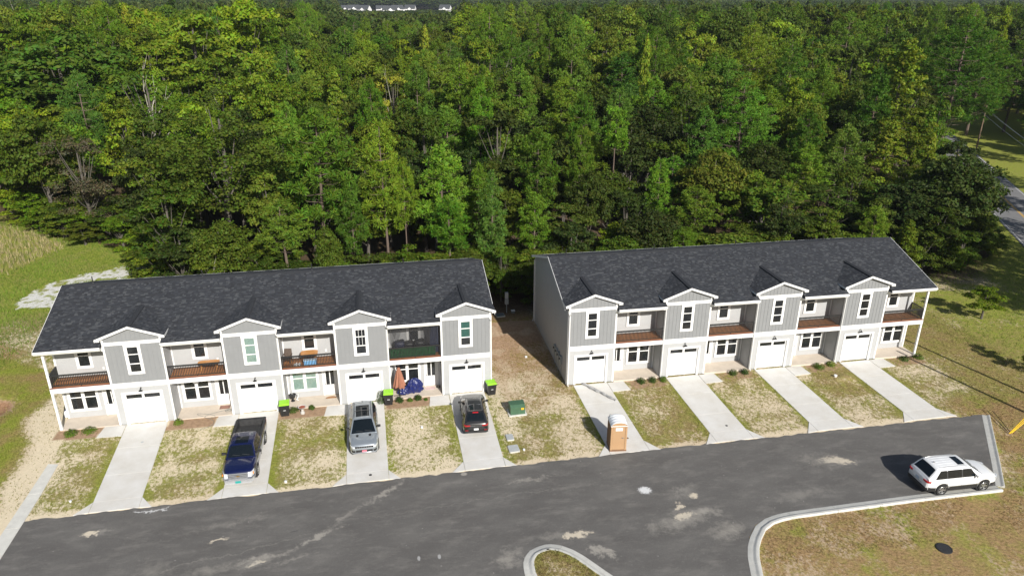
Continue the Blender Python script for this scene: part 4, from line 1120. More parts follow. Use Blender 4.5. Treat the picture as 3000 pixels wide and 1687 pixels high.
def vehicle(name, label, cat, loc, head, sp):
    """sp: dimensions and profiles in metres; x runs rear (0) to front (L), centred afterwards"""
    root = thing(name, label, cat, loc, head)
    L, HW = sp['L'], sp['W'] / 2
    ox = -L / 2
    top = smooth_pts(sp['top']); wid = smooth_pts(sp['wid']); bot = sp.get('bot', [(0, .42), (.25, .3), (L - .3, .26), (L, .38)])
    wx = sp['wheels']; wr = sp['wr']; ra = wr + 0.07
    def T_(x): return interp(x, top)
    def W_(x): return interp(x, wid)
    def B_(x):
        z = interp(x, bot)
        for c in wx:
            d = abs(x - c)
            if d < ra: z = max(z, wr + math.sqrt(ra * ra - d * d))
        return z
    st = sorted(set(np.round(np.concatenate([np.linspace(0, L, 70), np.linspace(0, .35, 10), np.linspace(L - .35, L, 10)] + [np.linspace(c - ra, c + ra, 23) for c in wx]), 4).tolist()))
    st = [x for x in st if 0 <= x <= L]
    cr = sp.get('crown', 0.05)
    bed = sp.get('bed')
    pm, trimm = sp['paint'], M['plastic']
    # --- body shell
    mb = MB(); rows = []
    for x in st:
        w, t_, b_ = W_(x), T_(x), B_(x)
        endf = min(1, min(x, L - x) / .12)
        t_ = t_ - 0.05 * (1 - endf) ** 2
        row = [(w - .05, b_), (w - .012, b_ + .10 * (t_ - b_)), (w, b_ + .38 * (t_ - b_)), (w - .008, b_ + .62 * (t_ - b_)), (w - .035, t_ - .10), (w - .075, t_ - .025), (w - .13, t_),
               (w * .72, t_ + cr * .5), (w * .36, t_ + cr * .9), (0, t_ + cr)]
        inb = bed and bed[0] < x < bed[1]
        if inb: row[6:] = [(w - .15, t_), (w - .16, t_ - .02), (w - .165, t_ - .04), (w - .165, t_ - .06)]
        rows.append([(x + ox, -y, z) for y, z in row] + [(x + ox, y, z) for y, z in row[::-1]][(0 if inb else 1):] if not inb else [(x + ox, -y, z) for y, z in row] + [(x + ox, y, z) for y, z in row[::-1]])
    lo = sp.get('cladz', 0)
    for i in range(len(rows) - 1):
        A, Bb = rows[i], rows[i + 1]
        if len(A) == len(Bb):
            n_ = len(A)
            o = len(mb.v); mb.v.extend(A); mb.v.extend(Bb)
            for j in range(n_ - 1):
                if len(A) == 20 and j == 9: continue
                zc = (A[j][2] + A[j + 1][2] + Bb[j][2] + Bb[j + 1][2]) / 4
                mb.f.append((o + j, o + n_ + j, o + n_ + j + 1, o + j + 1)); mb.m.append(1 if zc < lo else 0); mb.c.append(None)
        else:
            h = 6
            for rA in ((0, h + 1), (len(A) - h - 1, len(A))):
                a = A[rA[0]:rA[1]]; c = Bb[0:h + 1] if rA[0] == 0 else Bb[len(Bb) - h - 1:]
                mb.add(a + c, [(j, j + h + 1, j + h + 2, j + 1) for j in range(h)])
    for row, rev in ((rows[0], False), (rows[-1], True)):
        n_ = len(row)
        cen = (row[0][0], 0, (row[0][2] + row[n_ // 2][2]) / 2)
        mb.add(row + [cen], [((j, j + 1, n_) if not rev else (j + 1, j, n_)) for j in range(n_ - 1)] + [((n_ - 1, 0, n_) if not rev else (0, n_ - 1, n_))])
    body = mb.build("body", [pm, trimm], root, smooth=True)
    # weld so that smooth shading runs across stations
    import bmesh
    bm = bmesh.new(); bm.from_mesh(body.data); bmesh.ops.remove_doubles(bm, verts=bm.verts, dist=0.0005); bmesh.ops.recalc_face_normals(bm, faces=bm.faces); bm.to_mesh(body.data); bm.free()
    mb = MB(); mb.box(ox + .25, -HW * .8, .2, ox + L - .25, HW * .8, .55)
    for c in wx:
        for s in (-1, 1): mb.box(ox + c - ra - .03, min(s * HW * .72, s * (HW - .06)), .3, ox + c + ra + .03, max(s * HW * .72, s * (HW - .06)) - (0 if s > 0 else 0), wr + ra - .015) if False else mb.cyl((ox + c, s * (HW - .29) if s > 0 else -(HW - .06), wr), ra + .01, ra + .01, .23, 20, 0, 'y')
    mb.build("underbody", M['plastic'], root)
    for c in wx:
        for s in (-1, 1): wheel(root, ox + c, s * (HW - .115 + sp.get('wout', 0)), wr, .235, sp.get('spokes', 5), sp.get('rim', M['rim']), s)
    # --- cabin
    x0, x1, x2, x3 = sp['cab']            # rear glass base, roof rear, windscreen top, cowl
    RZ, BZ = sp['roof'], sp['belt']
    WB = sp.get('cw', HW - .09); WR = sp.get('rw', HW - .27)
    roofp = smooth_pts([(x0, BZ), (x1, RZ - .03), (x1 + (x2 - x1) * .35, RZ + .02), (x1 + (x2 - x1) * .7, RZ), (x2, RZ - .04), (x3, sp.get('cowlz', BZ))])
    def RZ_(x): return interp(x, roofp)
    def Wb_(x): return min(WB, W_(max(0.25, min(L - .25, x))) - .075)
    def ys(x, z): return Wb_(x) - (WB - WR) * max(0, min(1.05, (z - BZ) / (RZ - BZ)))
    def edge(x): return ys(x, RZ_(x)) - .03
    def tz(x, y):
        e_ = edge(x); return RZ_(x) + .035 * (1 - (y / e_) ** 2) * min(1, (RZ_(x) - BZ + .2) / .4)
    mb = MB(); cs = np.linspace(x0, x3, 46).tolist(); rows = []
    for x in cs:
        rz = RZ_(x); e_ = edge(x)
        half = [(Wb_(x) + .01, BZ - .12), (ys(x, BZ), BZ), (ys(x, (BZ + rz) / 2), (BZ + rz) / 2), (ys(x, rz - .06), rz - .06), (ys(x, rz) - .005, rz - .02)] + [(e_ * q, tz(x, e_ * q)) for q in (1.0, .8, .55, .25)]
        rows.append([(x + ox, -y, z) for y, z in half] + [(x + ox, 0, tz(x, 0))] + [(x + ox, y, z) for y, z in half[::-1]])
    k_ = len(rows[0])
    mb.add([p for r_ in rows for p in r_], [(a * k_ + c, (a + 1) * k_ + c, (a + 1) * k_ + c + 1, a * k_ + c + 1) for a in range(len(rows) - 1) for c in range(k_ - 1)] + [tuple(range(k_)), tuple(range((len(rows) - 1) * k_ + k_ - 1, (len(rows) - 1) * k_ - 1, -1))])
    cabo = mb.build("cabin", sp.get('cabpaint', pm), root, smooth=True)
    bm = bmesh.new(); bm.from_mesh(cabo.data); bmesh.ops.recalc_face_normals(bm, faces=bm.faces); bm.to_mesh(cabo.data); bm.free()
    def toppatch(nm, xa, xb, ya, yb, m_, off=.012, na=8, nb=10, inset=None, parent=root):
        mb = MB(); pts = []
        for i in range(na):
            x = xa + (xb - xa) * i / (na - 1)
            for j in range(nb):
                f = j / (nb - 1)
                if inset is not None: y = -(edge(x) - inset) + 2 * (edge(x) - inset) * f
                else: y = ya + (yb - ya) * f
                pts.append((x + ox, y, tz(x, y) + off))
        mb.grid(pts, na, nb); return mb.build(nm, m_, parent, smooth=True)
    ws = toppatch("windscreen", x2 + .05, x3 - .05, 0, 0, M['carglass'], inset=.055, na=10)
    toppatch("rear_window", x0 + sp.get('rg', .08), x1 - .06, 0, 0, M['carglass'], inset=.09)
    # wiper
    mb = MB(); 
    for s in (-.35, .25):
        mb.tube([(x3 - .10 + ox, s + .3, tz(x3 - .1, s + .3) + .03), (x3 - .16 + ox, s - .15, tz(x3 - .16, s - .15) + .03)], .010, 4)
    mb.build("wiper", M['plastic'], root)
    for s in (-1, 1):
        sw = sp['sidewin']
        for (a_, b_, c_, d_) in zip(sw[:-1], sw[1:], sw[:-1], sw[1:]):
            xa, xb = a_[1] - .01, b_[0] + .01
            mb = MB(); mb.add([(x_ + ox, s * (ys(x_, z_) + .006), z_) for x_, z_ in ((xa, BZ + .02), (xb, BZ + .02), (xb, RZ - .14), (xa, RZ - .14))], [(0, 1, 2, 3)]); mb.build("window_pillar", M['plastic'], root)
        for (xa, xb, xc_, xd) in sp['sidewin']:     # bottom rear, bottom front, top front, top rear
            mb = MB(); pts = []
            for i in range(8):
                f = i / 7
                for j in range(5):
                    g_ = j / 4
                    xl = xa + (xd - xa) * g_; xr_ = xb + (xc_ - xb) * g_
                    x = xl + (xr_ - xl) * f
                    ztop = min(RZ - .105, RZ_(x) - .08)
                    z = BZ + .02 + (ztop - BZ - .02) * g_
                    pts.append((x + ox, s * (ys(x, z) + .010), z))
            mb.grid(pts, 8, 5); mb.build("side_window", M['carglass'], root, smooth=True)
    # patches that follow the front and rear ends
    def fx(y, front=True):
        y = abs(y)
        if front:
            if y <= W_(L): return L
            lo_, hi = L * .6, L
            for _ in range(22):
                mid = (lo_ + hi) / 2
                if W_(mid) > y: lo_ = mid
                else: hi = mid
            return lo_
        if y <= W_(0): return 0
        lo_, hi = 0, L * .4
        for _ in range(22):
            mid = (lo_ + hi) / 2
            if W_(mid) > y: hi = mid
            else: lo_ = mid
        return hi
    def endpatch(nm, ya, yb, za, zb, m_, front=True, off=.02, n_=8, tilt=0, zin=None, parent=root):
        s = 1 if front else -1
        mb = MB(); pts = []
        for i in range(n_):
            y = ya + (yb - ya) * i / (n_ - 1)
            z0_, z1_ = (za(y), zb(y)) if callable(za) else (za, zb)
            for (o_, z) in ((-.05, z0_), (off, z0_ + .005), (off - tilt, z1_ - .005), (-.08, z1_)):
                pts.append((fx(y, front) + s * o_ + ox, y, z))
        mb.grid(pts, n_, 4); return mb.build(nm, m_, parent, smooth=True)
    for f_ in sp.get('ends', []): 
        endpatch(*f_[:6], **(f_[6] if len(f_) > 6 else {}))
    # mirrors, handles
    mz = sp.get('mirz', BZ + .08); mx_ = sp.get('mirx', x3 - .35)
    for s in (-1, 1):
        mb = MB()
        yb_ = ys(mx_, mz)
        mb.box(mx_ + ox - .03, min(s * yb_, s * (yb_ + .12)), mz - .02, mx_ + ox + .03, max(s * yb_, s * (yb_ + .12)), mz + .03)
        a, c = s * (yb_ + .08), s * (yb_ + .08 + sp.get('mirw', .2))
        y0_, y1_ = min(a, c), max(a, c)
        mb.add([(mx_ + ox - .05, y0_, mz - .06), (mx_ + ox + .07, y0_ + .02, mz - .05), (mx_ + ox + .05, y1_ - .02, mz - .04), (mx_ + ox - .05, y1_, mz - .05),
                (mx_ + ox - .05, y0_, mz + .11), (mx_ + ox + .05, y0_ + .03, mz + .09), (mx_ + ox + .03, y1_ - .04, mz + .08), (mx_ + ox - .05, y1_, mz + .10)],
               [(0, 3, 2, 1), (4, 5, 6, 7), (0, 1, 5, 4), (1, 2, 6, 5), (2, 3, 7, 6), (3, 0, 4, 7)])
        mb.build("side_mirror", sp.get('mirm', M['plastic']), root)
        for hx in sp.get('handles', []):
            mb = MB(); w = W_(hx); mb.box(hx + ox - .09, min(s * (w - .02), s * (w + .02)), BZ - .16, hx + ox + .09, max(s * (w - .02), s * (w + .02)), BZ - .12)
            mb.build("door_handle", sp.get('handm', pm), root)
        for dx in sp.get('seams', []):
            mb = MB(); w = W_(dx); t_ = T_(dx)
            mb.tube([(dx + ox, s * (w - .006), .42), (dx + ox, s * (w + .0005), .8), (dx + ox, s * (w - .03), t_ - .1), (dx + ox, s * (w - .075), t_ - .02)], .007, 4)
            mb.build("door_seam", M['plastic'], root)
        if sp.get('rails'):
            ra_, rb_ = sp['rails']; mb = MB()
            pth = [(x + ox, s * (edge(x) - .06), tz(x, edge(x) - .06) + (.05 if 0.02 < i / 10 < .98 else .0)) for i, x in enumerate(np.linspace(ra_, rb_, 11).tolist())]
            mb.tube(pth, .018, 6); mb.build("roof_rail", sp.get('railm', M['plastic']), root, smooth=True)
    return root, dict(ox=ox, W=W_, T=T_, tz=tz, edge=edge, ys=ys, toppatch=toppatch, endpatch=endpatch, RZ=RZ_, fx=fx)

PI = math.pi
# --- dark blue pickup, nose to the street
blue = paint("deep_blue_paint", (0.004, 0.007, 0.046), rough=0.2)
M['bedliner'] = mat("bed_liner", (0.035, 0.035, 0.036), 0.7, var=0.5, vs=5, bump=.3)
M['grille'] = mat("chrome_grille", (0.34, 0.35, 0.37), 0.35, metal=.5); M['bumperchrome'] = mat("bumper_chrome", (0.72, 0.73, 0.75), 0.22, metal=.7)
M['gold'] = mat("gold_badge", (0.55, 0.33, 0.08), 0.3, metal=0.8)
M['tealplate'] = mat("teal_plate", (0.02, 0.30, 0.28), 0.4, var=.2, vs=20)
M['pinkplate'] = mat("pink_plate", (0.75, 0.22, 0.28), 0.4, var=.3, vs=30)
Lp = 6.1
pk, F = vehicle("pickup_truck", "dark blue pickup truck with empty bed on the second drive, nose to the street", "pickup truck", (9.56, -5.98, 0.02), -PI / 2 - .015, dict(
    L=Lp, W=2.03, wheels=(1.25, 4.95), wr=.40, paint=blue, crown=.05, roof=1.86, belt=1.22, cowlz=1.22, bed=(.10, 2.32), spokes=6, rim=M['chrome'],
    top=[(0, 1.28), (.1, 1.30), (2.4, 1.30), (2.6, 1.2), (4.2, 1.22), (4.5, 1.22), (5.5, 1.19), (5.9, 1.15), (Lp, 1.08)],
    wid=[(0, .93), (.12, .99), (1, 1.0), (3, 1.0), (5.2, 1.0), (5.75, .95), (Lp - .04, .84), (Lp, .78)],
    cab=(2.36, 2.62, 4.05, 4.72), rw=.72, cw=.92, sidewin=[(2.75, 3.20, 3.20, 2.85), (3.28, 4.42, 4.0, 3.28)], mirz=1.32, mirx=4.25, mirw=.26, handles=(3.4,), seams=(3.24, 4.5), rg=.06,
    bot=[(0, .5), (.25, .42), (Lp - .3, .35), (Lp, .42)],
    ends=[("grille", -.58, .58, .68, 1.06, M['grille'], {'off': .05, 'tilt': .03}), ("headlight", .60, .95, .74, 1.06, M['clearlight'], {'off': .05, 'tilt': .05}), ("headlight", -.95, -.60, .74, 1.06, M['clearlight'], {'off': .05, 'tilt': .05}),
          ("front_bumper", -.94, .94, .40, .67, M['bumperchrome'], {'off': .17, 'n_': 14}), ("tail_light", .78, .96, .85, 1.22, M['redlight'], {'front': False}), ("tail_light", -.96, -.78, .85, 1.22, M['redlight'], {'front': False}),
          ("rear_bumper", -.9, .9, .45, .62, M['chrome'], {'front': False, 'off': .12, 'n_': 12})]))
ox = F['ox']
mb = MB(); mb.box(ox + .12, -.84, .78, ox + 2.3, .84, .80); mb.box(ox + .12, -.845, .8, ox + 2.3, -.83, 1.29); mb.box(ox + .12, .83, .8, ox + 2.3, .845, 1.29); mb.box(ox + .10, -.83, .8, ox + .14, .83, 1.285); mb.box(ox + 2.26, -.83, .8, ox + 2.33, .83, 1.285)
for i in range(9): mb.box(ox + .15, -.74 + i * .175, .80, ox + 2.25, -.68 + i * .175, .815)
for s in (-1, 1): mb.box(ox + .85, min(s * .55, s * .83), .8, ox + 1.65, max(s * .55, s * .83), 1.02)
mb.build("truck_bed", M['bedliner'], pk)
mb = MB(); 
for s in (-1, 1): mb.box(ox + .06, min(s * .835, s * .99), 1.297, ox + 2.34, max(s * .835, s * .99), 1.325)
mb.box(ox + .01, -.93, 1.285, ox + .12, .93, 1.325); mb.build("bed_rail", M['plastic'], pk)
for z in (.76, .87, .98): 
    mb = MB(); mb.box(ox + Lp + .05, -.56, z - .02, ox + Lp + .066, .56, z + .02); mb.build("grille_bar", M['chrome'], pk)
mb = MB(); mb.extr([(ox + Lp + .07, a, c) for a, c in ((-.13, .85), (-.05, .85), (-.05, .83), (.05, .83), (.05, .85), (.13, .85), (.11, .905), (.05, .905), (.05, .925), (-.05, .925), (-.05, .905), (-.11, .905))], (.012, 0, 0)); mb.build("badge", M['gold'], pk)
mb = MB(); mb.box(ox + Lp + .172, -.17, .44, ox + Lp + .185, .17, .60); tag(mb.build("licence_plate", M['tealplate'], pk), "teal front plate")
for s in (-1, 1):
    mb = MB(); mb.box(ox + Lp - .17, s * .93 - .02, .86, ox + Lp - .08, s * .93 + .02, .99); mb.build("turn_signal", M['amber'], pk)
F['toppatch']("sunroof", 3.25, 3.95, -.4, .4, M['carglass'], .006)
# --- silver suv
silver = paint("silver_blue_paint", (0.36, 0.40, 0.44), metal=.55, rough=.28)
Ls = 5.15
sv, F = vehicle("silver_suv", "silver SUV with black roof rails on the third drive, nose to the street", "suv", (17.24, -4.72, .02), -PI / 2 + .012, dict(
    L=Ls, W=1.98, wheels=(1.05, 4.12), wr=.385, paint=silver, crown=.05, roof=1.76, belt=1.12, cowlz=1.10, spokes=5, rim=M['rim'],
    top=[(0, .98), (.08, 1.08), (.6, 1.12), (3.6, 1.10), (3.95, 1.10), (4.7, 1.03), (5.0, .96), (Ls, .84)],
    wid=[(0, .80), (.1, .90), (.5, .98), (4.2, .98), (4.7, .93), (5.0, .84), (Ls, .70)],
    cab=(.12, .62, 3.0, 3.92), rw=.66, cw=.90, sidewin=[(.45, 1.25, 1.25, .85), (1.33, 2.25, 2.25, 1.33), (2.32, 3.55, 3.0, 2.32)], mirz=1.20, mirx=3.3, mirw=.22, handles=(1.6, 2.6), seams=(1.3, 2.3, 3.45),
    rails=(.75, 2.75), cladz=.36,
    ends=[("grille", -.62, .62, .80, .90, M['plastic'], {'off': .015, 'n_': 12}), ("headlight", .60, .90, .79, .90, M['clearlight'], {}), ("headlight", -.90, -.60, .79, .90, M['clearlight'], {}),
          ("lower_grille", -.55, .55, .48, .66, M['plastic'], {'off': .012}), ("front_vent", .6, .82, .48, .64, M['plastic'], {'off': .015}), ("front_vent", -.82, -.6, .48, .64, M['plastic'], {'off': .015}),
          ("bumper_trim", -.62, .62, .40, .455, M['chrome'], {'off': .03}), ("licence_plate", -.15, .15, .50, .63, M['pinkplate'], {'off': .035}),
          ("tail_light", .55, .92, .86, .98, M['redlight'], {'front': False}), ("tail_light", -.92, -.55, .86, .98, M['redlight'], {'front': False})]))
ox = F['ox']
F['toppatch']("sunroof", 1.35, 2.75, -.46, .46, M['carglass'], .010)
mb = MB()
for xa in (2.02,): mb.tube([(xa + ox, -.44, F['tz'](xa, .44) + .015), (xa + ox, 0, F['tz'](xa, 0) + .02), (xa + ox, .44, F['tz'](xa, .44) + .015)], .014, 4)
mb.build("sunroof_frame", M['plastic'], sv)
for xa in (1.1, 2.1):
    mb = MB(); mb.tube([(xa + ox, y, F['tz'](xa, y) + .06) for y in (-.56, -.28, 0, .28, .56)], .018, 5); mb.build("roof_crossbar", M['plastic'], sv)
for s in (-.42, .42):
    mb = MB(); mb.extr([(4.05 + ox, s - .09, F['T'](4.05) + .045), (4.05 + ox, s + .09, F['T'](4.05) + .045), (4.27 + ox, s + .065, F['T'](4.27) + .045), (4.27 + ox, s - .065, F['T'](4.27) + .045)], (0, 0, .012)); mb.build("bonnet_vent", M['plastic'], sv)
mb = MB(); mb.extr([(.78 + ox, -.02, 1.80), (.95 + ox, -.02, 1.80), (.78 + ox, -.02, 1.87)], (0, .04, 0)); mb.build("antenna", M['plastic'], sv)
for i in range(7):
    mb = MB(); y = -.45 + i * .15; mb.box(ox + Ls + .012, y - .012, .805, ox + Ls + .03, y + .012, .895); mb.build("grille_bar", M['rim'], sv)
# --- black suv
blackp = paint("charcoal_black_paint", (0.020, 0.020, 0.021), metal=.3, rough=.25)
Lb = 4.6
bk, F = vehicle("black_suv", "black SUV with large glass roof parked on the fourth drive, tail to the street", "suv", (25.12, -3.88, .02), PI / 2 - .068, dict(
    L=Lb, W=1.87, wheels=(.92, 3.66), wr=.36, paint=blackp, crown=.05, roof=1.62, belt=1.08, cowlz=1.04, spokes=5, rim=M['rim'], cladz=.46,
    top=[(0, .95), (.1, 1.04), (.6, 1.06), (3.3, 1.04), (3.5, 1.03), (4.15, .95), (4.42, .86), (Lb, .72)],
    wid=[(0, .74), (.08, .84), (.45, .92), (3.8, .92), (4.2, .86), (4.45, .76), (Lb, .60)],
    cab=(.10, .66, 2.55, 3.45), rw=.60, cw=.84, sidewin=[(.55, 1.2, 1.2, .9), (1.28, 2.1, 2.1, 1.28), (2.17, 3.1, 2.6, 2.17)], mirz=1.12, mirx=2.9, mirw=.2, handles=(1.45, 2.35), seams=(1.24, 2.13, 3.0),
    rails=(.85, 2.45), railm=M['rim'],
    ends=[("tail_light", .42, .86, .86, .96, M['redlight'], {'front': False}), ("tail_light", -.86, -.42, .86, .96, M['redlight'], {'front': False}), ("licence_plate", -.16, .16, .55, .69, M['plate'], {'front': False, 'off': .03}),
          ("rear_bumper", -.84, .84, .34, .52, M['plastic'], {'front': False, 'off': .05, 'n_': 12}), ("reflector", .55, .78, .53, .57, M['redlight'], {'front': False, 'off': .03}), ("reflector", -.78, -.55, .53, .57, M['redlight'], {'front': False, 'off': .03}),
          ("tailgate_strip", -.42, .42, .875, .90, M['chrome'], {'front': False, 'off': .015}), ("headlight", .5, .82, .70, .78, M['clearlight'], {}), ("headlight", -.82, -.5, .70, .78, M['clearlight'], {})]))
ox = F['ox']
F['toppatch']("glass_roof", .95, 2.45, -.44, .44, M['carglass'], .010)
mb = MB(); mb.tube([(1.55 + ox, -.43, F['tz'](1.55, .43) + .014), (1.55 + ox, .43, F['tz'](1.55, .43) + .014)], .016, 4); mb.build("roof_divider", M['rim'], bk)
F['toppatch']("brake_light", .58, .64, -.2, .2, M['redlight'], .02)
# --- white suv
M['plateblue'] = mat('pale_blue_plate', (.38, .48, .60), .4)
whitep = paint("white_paint", (0.74, 0.75, 0.76), rough=.3)
Lw = 5.02
wh, F = vehicle("white_suv", "white SUV parked by itself at the closed end of the road against the kerb", "suv", (53.93, -16.98, .03), -.035, dict(
    L=Lw, W=1.99, wheels=(1.05, 3.95), wr=.385, paint=whitep, crown=.06, roof=1.74, belt=1.13, cowlz=1.10, spokes=5, rim=M['rim'], cladz=.54,
    top=[(0, 1.0), (.1, 1.10), (.6, 1.14), (3.5, 1.10), (3.9, 1.09), (4.6, 1.00), (4.85, .92), (Lw, .80)],
    wid=[(0, .78), (.1, .90), (.5, .985), (4.1, .985), (4.55, .93), (4.85, .83), (Lw, .66)],
    cab=(.10, .66, 2.95, 3.88), rw=.68, cw=.91, sidewin=[(.48, 1.28, 1.28, .88), (1.35, 2.3, 2.3, 1.35), (2.38, 3.5, 2.98, 2.38)], mirz=1.20, mirx=3.25, mirm=whitep, handles=(1.65, 2.65), seams=(1.32, 2.34, 3.4),
    rails=(.75, 2.75), railm=M['rim'],
    ends=[("tail_light", .5, .93, .92, 1.04, M['redlight'], {'front': False}), ("tail_light", -.93, -.5, .92, 1.04, M['redlight'], {'front': False}), ("licence_plate", -.16, .16, .74, .90, M['plateblue'], {'front': False, 'off': .02}), ("tailgate_recess", -.42, .42, .66, .70, M['rim'], {'front': False, 'off': .015}),
          ("rear_bumper", -.90, .90, .36, .58, M['plastic'], {'front': False, 'off': .05, 'n_': 12}), ("headlight", .5, .88, .78, .88, M['clearlight'], {}), ("headlight", -.88, -.5, .78, .88, M['clearlight'], {}), ("grille", -.45, .45, .62, .84, M['plastic'], {'off': .015})]))
ox = F['ox']
F['toppatch']("sunroof", 2.25, 2.72, -.42, .42, M['carglass'], .010)
mb = MB(); mb.extr([(.85 + ox, -.02, 1.79), (1.0 + ox, -.02, 1.79), (.85 + ox, -.02, 1.85)], (0, .04, 0)); mb.build("antenna", M['plastic'], wh)
mb = MB(); mb.box(1.25 + ox, -1.0, .60, 3.6 + ox, -.985, .64); mb.build("side_moulding", M['rim'], wh)
for i in range(5):
    y = -.44 + .22 * i
    mb = MB(); mb.tube([(.8 + ox, y, F['tz'](.8, y) + .002), (1.5 + ox, y, F['tz'](1.5, y) + .002), (2.1 + ox, y, F['tz'](2.1, y) + .002)], .009, 4); mb.build("roof_rib", whitep, wh)

# ------------------------------------------------------------------ wheelie bins
M['bin'] = mat("bin_black", (0.018, 0.018, 0.02), 0.5, var=.2)
M['lime'] = mat("bin_lime_lid", (0.27, 0.60, 0.03), 0.45, var=.06)
def make_bin():
    r_ = thing("wheelie_bin", "", "bin")
    mb = MB(); a, b_, c, d = .27, .30, .35, .37
    mb.add([(-a, -b_, .06), (a, -b_, .06), (a, b_ - .04, .06), (-a, b_ - .04, .06), (-c, -d, .98), (c, -d, .98), (c, d, .98), (-c, d, .98)], [(0, 3, 2, 1), (4, 5, 6, 7), (0, 1, 5, 4), (1, 2, 6, 5), (2, 3, 7, 6), (3, 0, 4, 7)])
    mb.box(-c - .02, -d - .02, .92, c + .02, d + .02, .975)
    for s in (-1, 1): mb.box(s * .12 - .02, -.365, .2, s * .12 + .02, -.30, .85)
    mb.build("bin_body", M['bin'], r_)
    mb = MB(); mb.add([(-.37, -.40, .985), (.37, -.40, .985), (.37, .38, .985), (-.37, .38, .985), (-.37, -.40, 1.02), (.37, -.40, 1.02), (.37, .38, 1.06), (-.37, .38, 1.06), (-.3, -.32, 1.075), (.3, -.32, 1.075), (.3, .28, 1.105), (-.3, .28, 1.105)],
        [(0, 3, 2, 1), (0, 1, 5, 4), (1, 2, 6, 5), (2, 3, 7, 6), (3, 0, 4, 7), (4, 5, 9, 8), (5, 6, 10, 9), (6, 7, 11, 10), (7, 4, 8, 11), (8, 9, 10, 11)]); mb.build("lid", M['lime'], r_)
    for s in (-1, 1):
        mb = MB(); mb.cyl((s * .29 - .03, .27, .13), .13, .13, .06, 14, axis='x'); mb.build("wheel", M['tyre'], r_)
    mb = MB(); mb.tube([(-.25, .38, .93), (-.25, .46, .95), (.25, .46, .95), (.25, .38, .93)], .017, 6); mb.build("handle", M['bin'], r_)
    mb = MB(); mb.box(-.09, -.372, .55, .09, -.352, .58); mb.build("marking", M['plate'], r_)
    return r_
bin0 = make_bin()
for i, (x, y, a, lb) in enumerate(((11.55, -.72, .06, "lime-lidded black bin between the second garage and third porch, near the pickup"),
        (19.10, -.55, -.04, "lime-lidded black bin at the third garage's corner by the closed umbrella"),
        (26.95, -.50, .12, "lime-lidded black bin at the row's outer corner by the black SUV"))):
    o = bin0 if i == 0 else copy_tree(bin0)
    o.location = (x, y, .0); o.rotation_euler = (0, 0, a); tag(o, lb, "bin", "lime-lidded bins outside the garages")

# ------------------------------------------------------------------ portable toilet
M['tan'] = mat("tan_plastic", (0.42, 0.265, 0.145), 0.5, var=.06, vs=1.5)
M['tand'] = mat("brown_plastic", (0.20, 0.11, 0.06), 0.55, var=.08)
M['toproof'] = mat("translucent_white_plastic", (0.72, 0.75, 0.78), 0.4)
tl = thing("portable_toilet", "tan portable toilet with ribbed white arched roof at the foot of a drive", "toilet", (34.25, -9.12, .02), -.12)
w, d, h = .555, .555, 2.03
mb = MB(); mb.box(-w - .02, -d - .03, .0, w + .02, d + .02, .10); mb.build("base", M['tand'], tl)
for s in (-1, 1):
    mb = MB(); mb.box(min(s * w, s * (w - .03)), -d + .05, .1, max(s * w, s * (w - .03)), d, h)
    for q in range(5): yy = -d + .12 + q * .22; mb.box(min(s * (w + .015), s * w), yy, .2, max(s * (w + .015), s * w), yy + .10, h - .3)
    mb.build("side_wall", M['tand'] if s < 0 else M['tan'], tl)
mb = MB(); mb.box(-w + .031, d - .03, .1, w - .031, d, h); mb.build("rear_wall", M['tan'], tl)
arc_ = lambda yy, r0=0: [(x_, yy, h + .24 * (1 - (x_ / w) ** 2) ** .7 * 1.0 + r0) for x_ in np.linspace(-w, w, 13).tolist()]
mb = MB()
for s in (-1, 1): mb.box(min(s * w, s * (w - .13)), -d, .1, max(s * w, s * (w - .13)), -d + .05, h)
pts = arc_(-d); mb.extr([(-w, -d, h)] + [p for p in pts[1:-1]] + [(w, -d, h), (w - .13, -d, h - .10), (-w + .13, -d, h - .10)], (0, .05, 0))
for s in (-1, 1):
    for q in range(7): mb.box(s * (w - .065) - .045, -d - .02, .2 + q * .25, s * (w - .065) + .045, -d, .38 + q * .25)
mb.build("door_frame", M['tan'], tl)
dr_ = MB(); dr_.box(-w + .14, -d + .01, .12, w - .14, -d + .04, h - .11)
dr_.add([(-w + .18, -d + .004, .2), (w - .18, -d + .004, .2), (w - .18, -d + .004, .75)], [(0, 1, 2)]); 
for q in range(4): dr_.box(-w + .20, -d - .004, .25 + q * .13, w - .2, -d + .009, .28 + q * .13)
dro = dr_.build("door", M['tan'], tl)
mb = MB(); mb.box(.22, -d - .03, 1.02, .33, -d + .009, 1.08); mb.build("latch", M['rim'], dro)
mb = MB(); mb.box(-.24, -d - .004, 1.60, .24, -d + .009, 1.83); mb.build("door_sign", M['plate'], dro)
mb = MB(); mb.box(-.05, -d - .007, 1.74, -.02, -d - .0045, 1.80); mb.box(.02, -d - .007, 1.74, .05, -d - .0045, 1.80); mb.box(-.16, -d - .007, 1.66, .16, -d - .0045, 1.68); mb.build("sign_print", M['meter'], dro)
mb = MB(); rows = []
ysr = np.linspace(-d - .04, d + .03, 33).tolist()
for i, yy in enumerate(ysr):
    bulge = .045 * abs(math.sin(math.pi * 4 * (yy + d + .04) / (2 * d + .07))) ** .6
    k_ = 1 - .35 * max(0, (yy - d * .55)) 
    rows += [(x_ * 1.05, yy, h - .03 + (.25 * (1 - (abs(x_) / w) ** 2.2) ** .8 * k_ + bulge * (1 - (abs(x_) / w) ** 4) if abs(x_) < w else 0)) for x_ in np.linspace(-w, w, 17).tolist()]
mb.grid(rows, 33, 17); mb.box(-w * 1.05, -d - .04, h - .07, w * 1.05, d + .03, h - .031)
mb.build("roof", M['toproof'], tl, smooth=True)
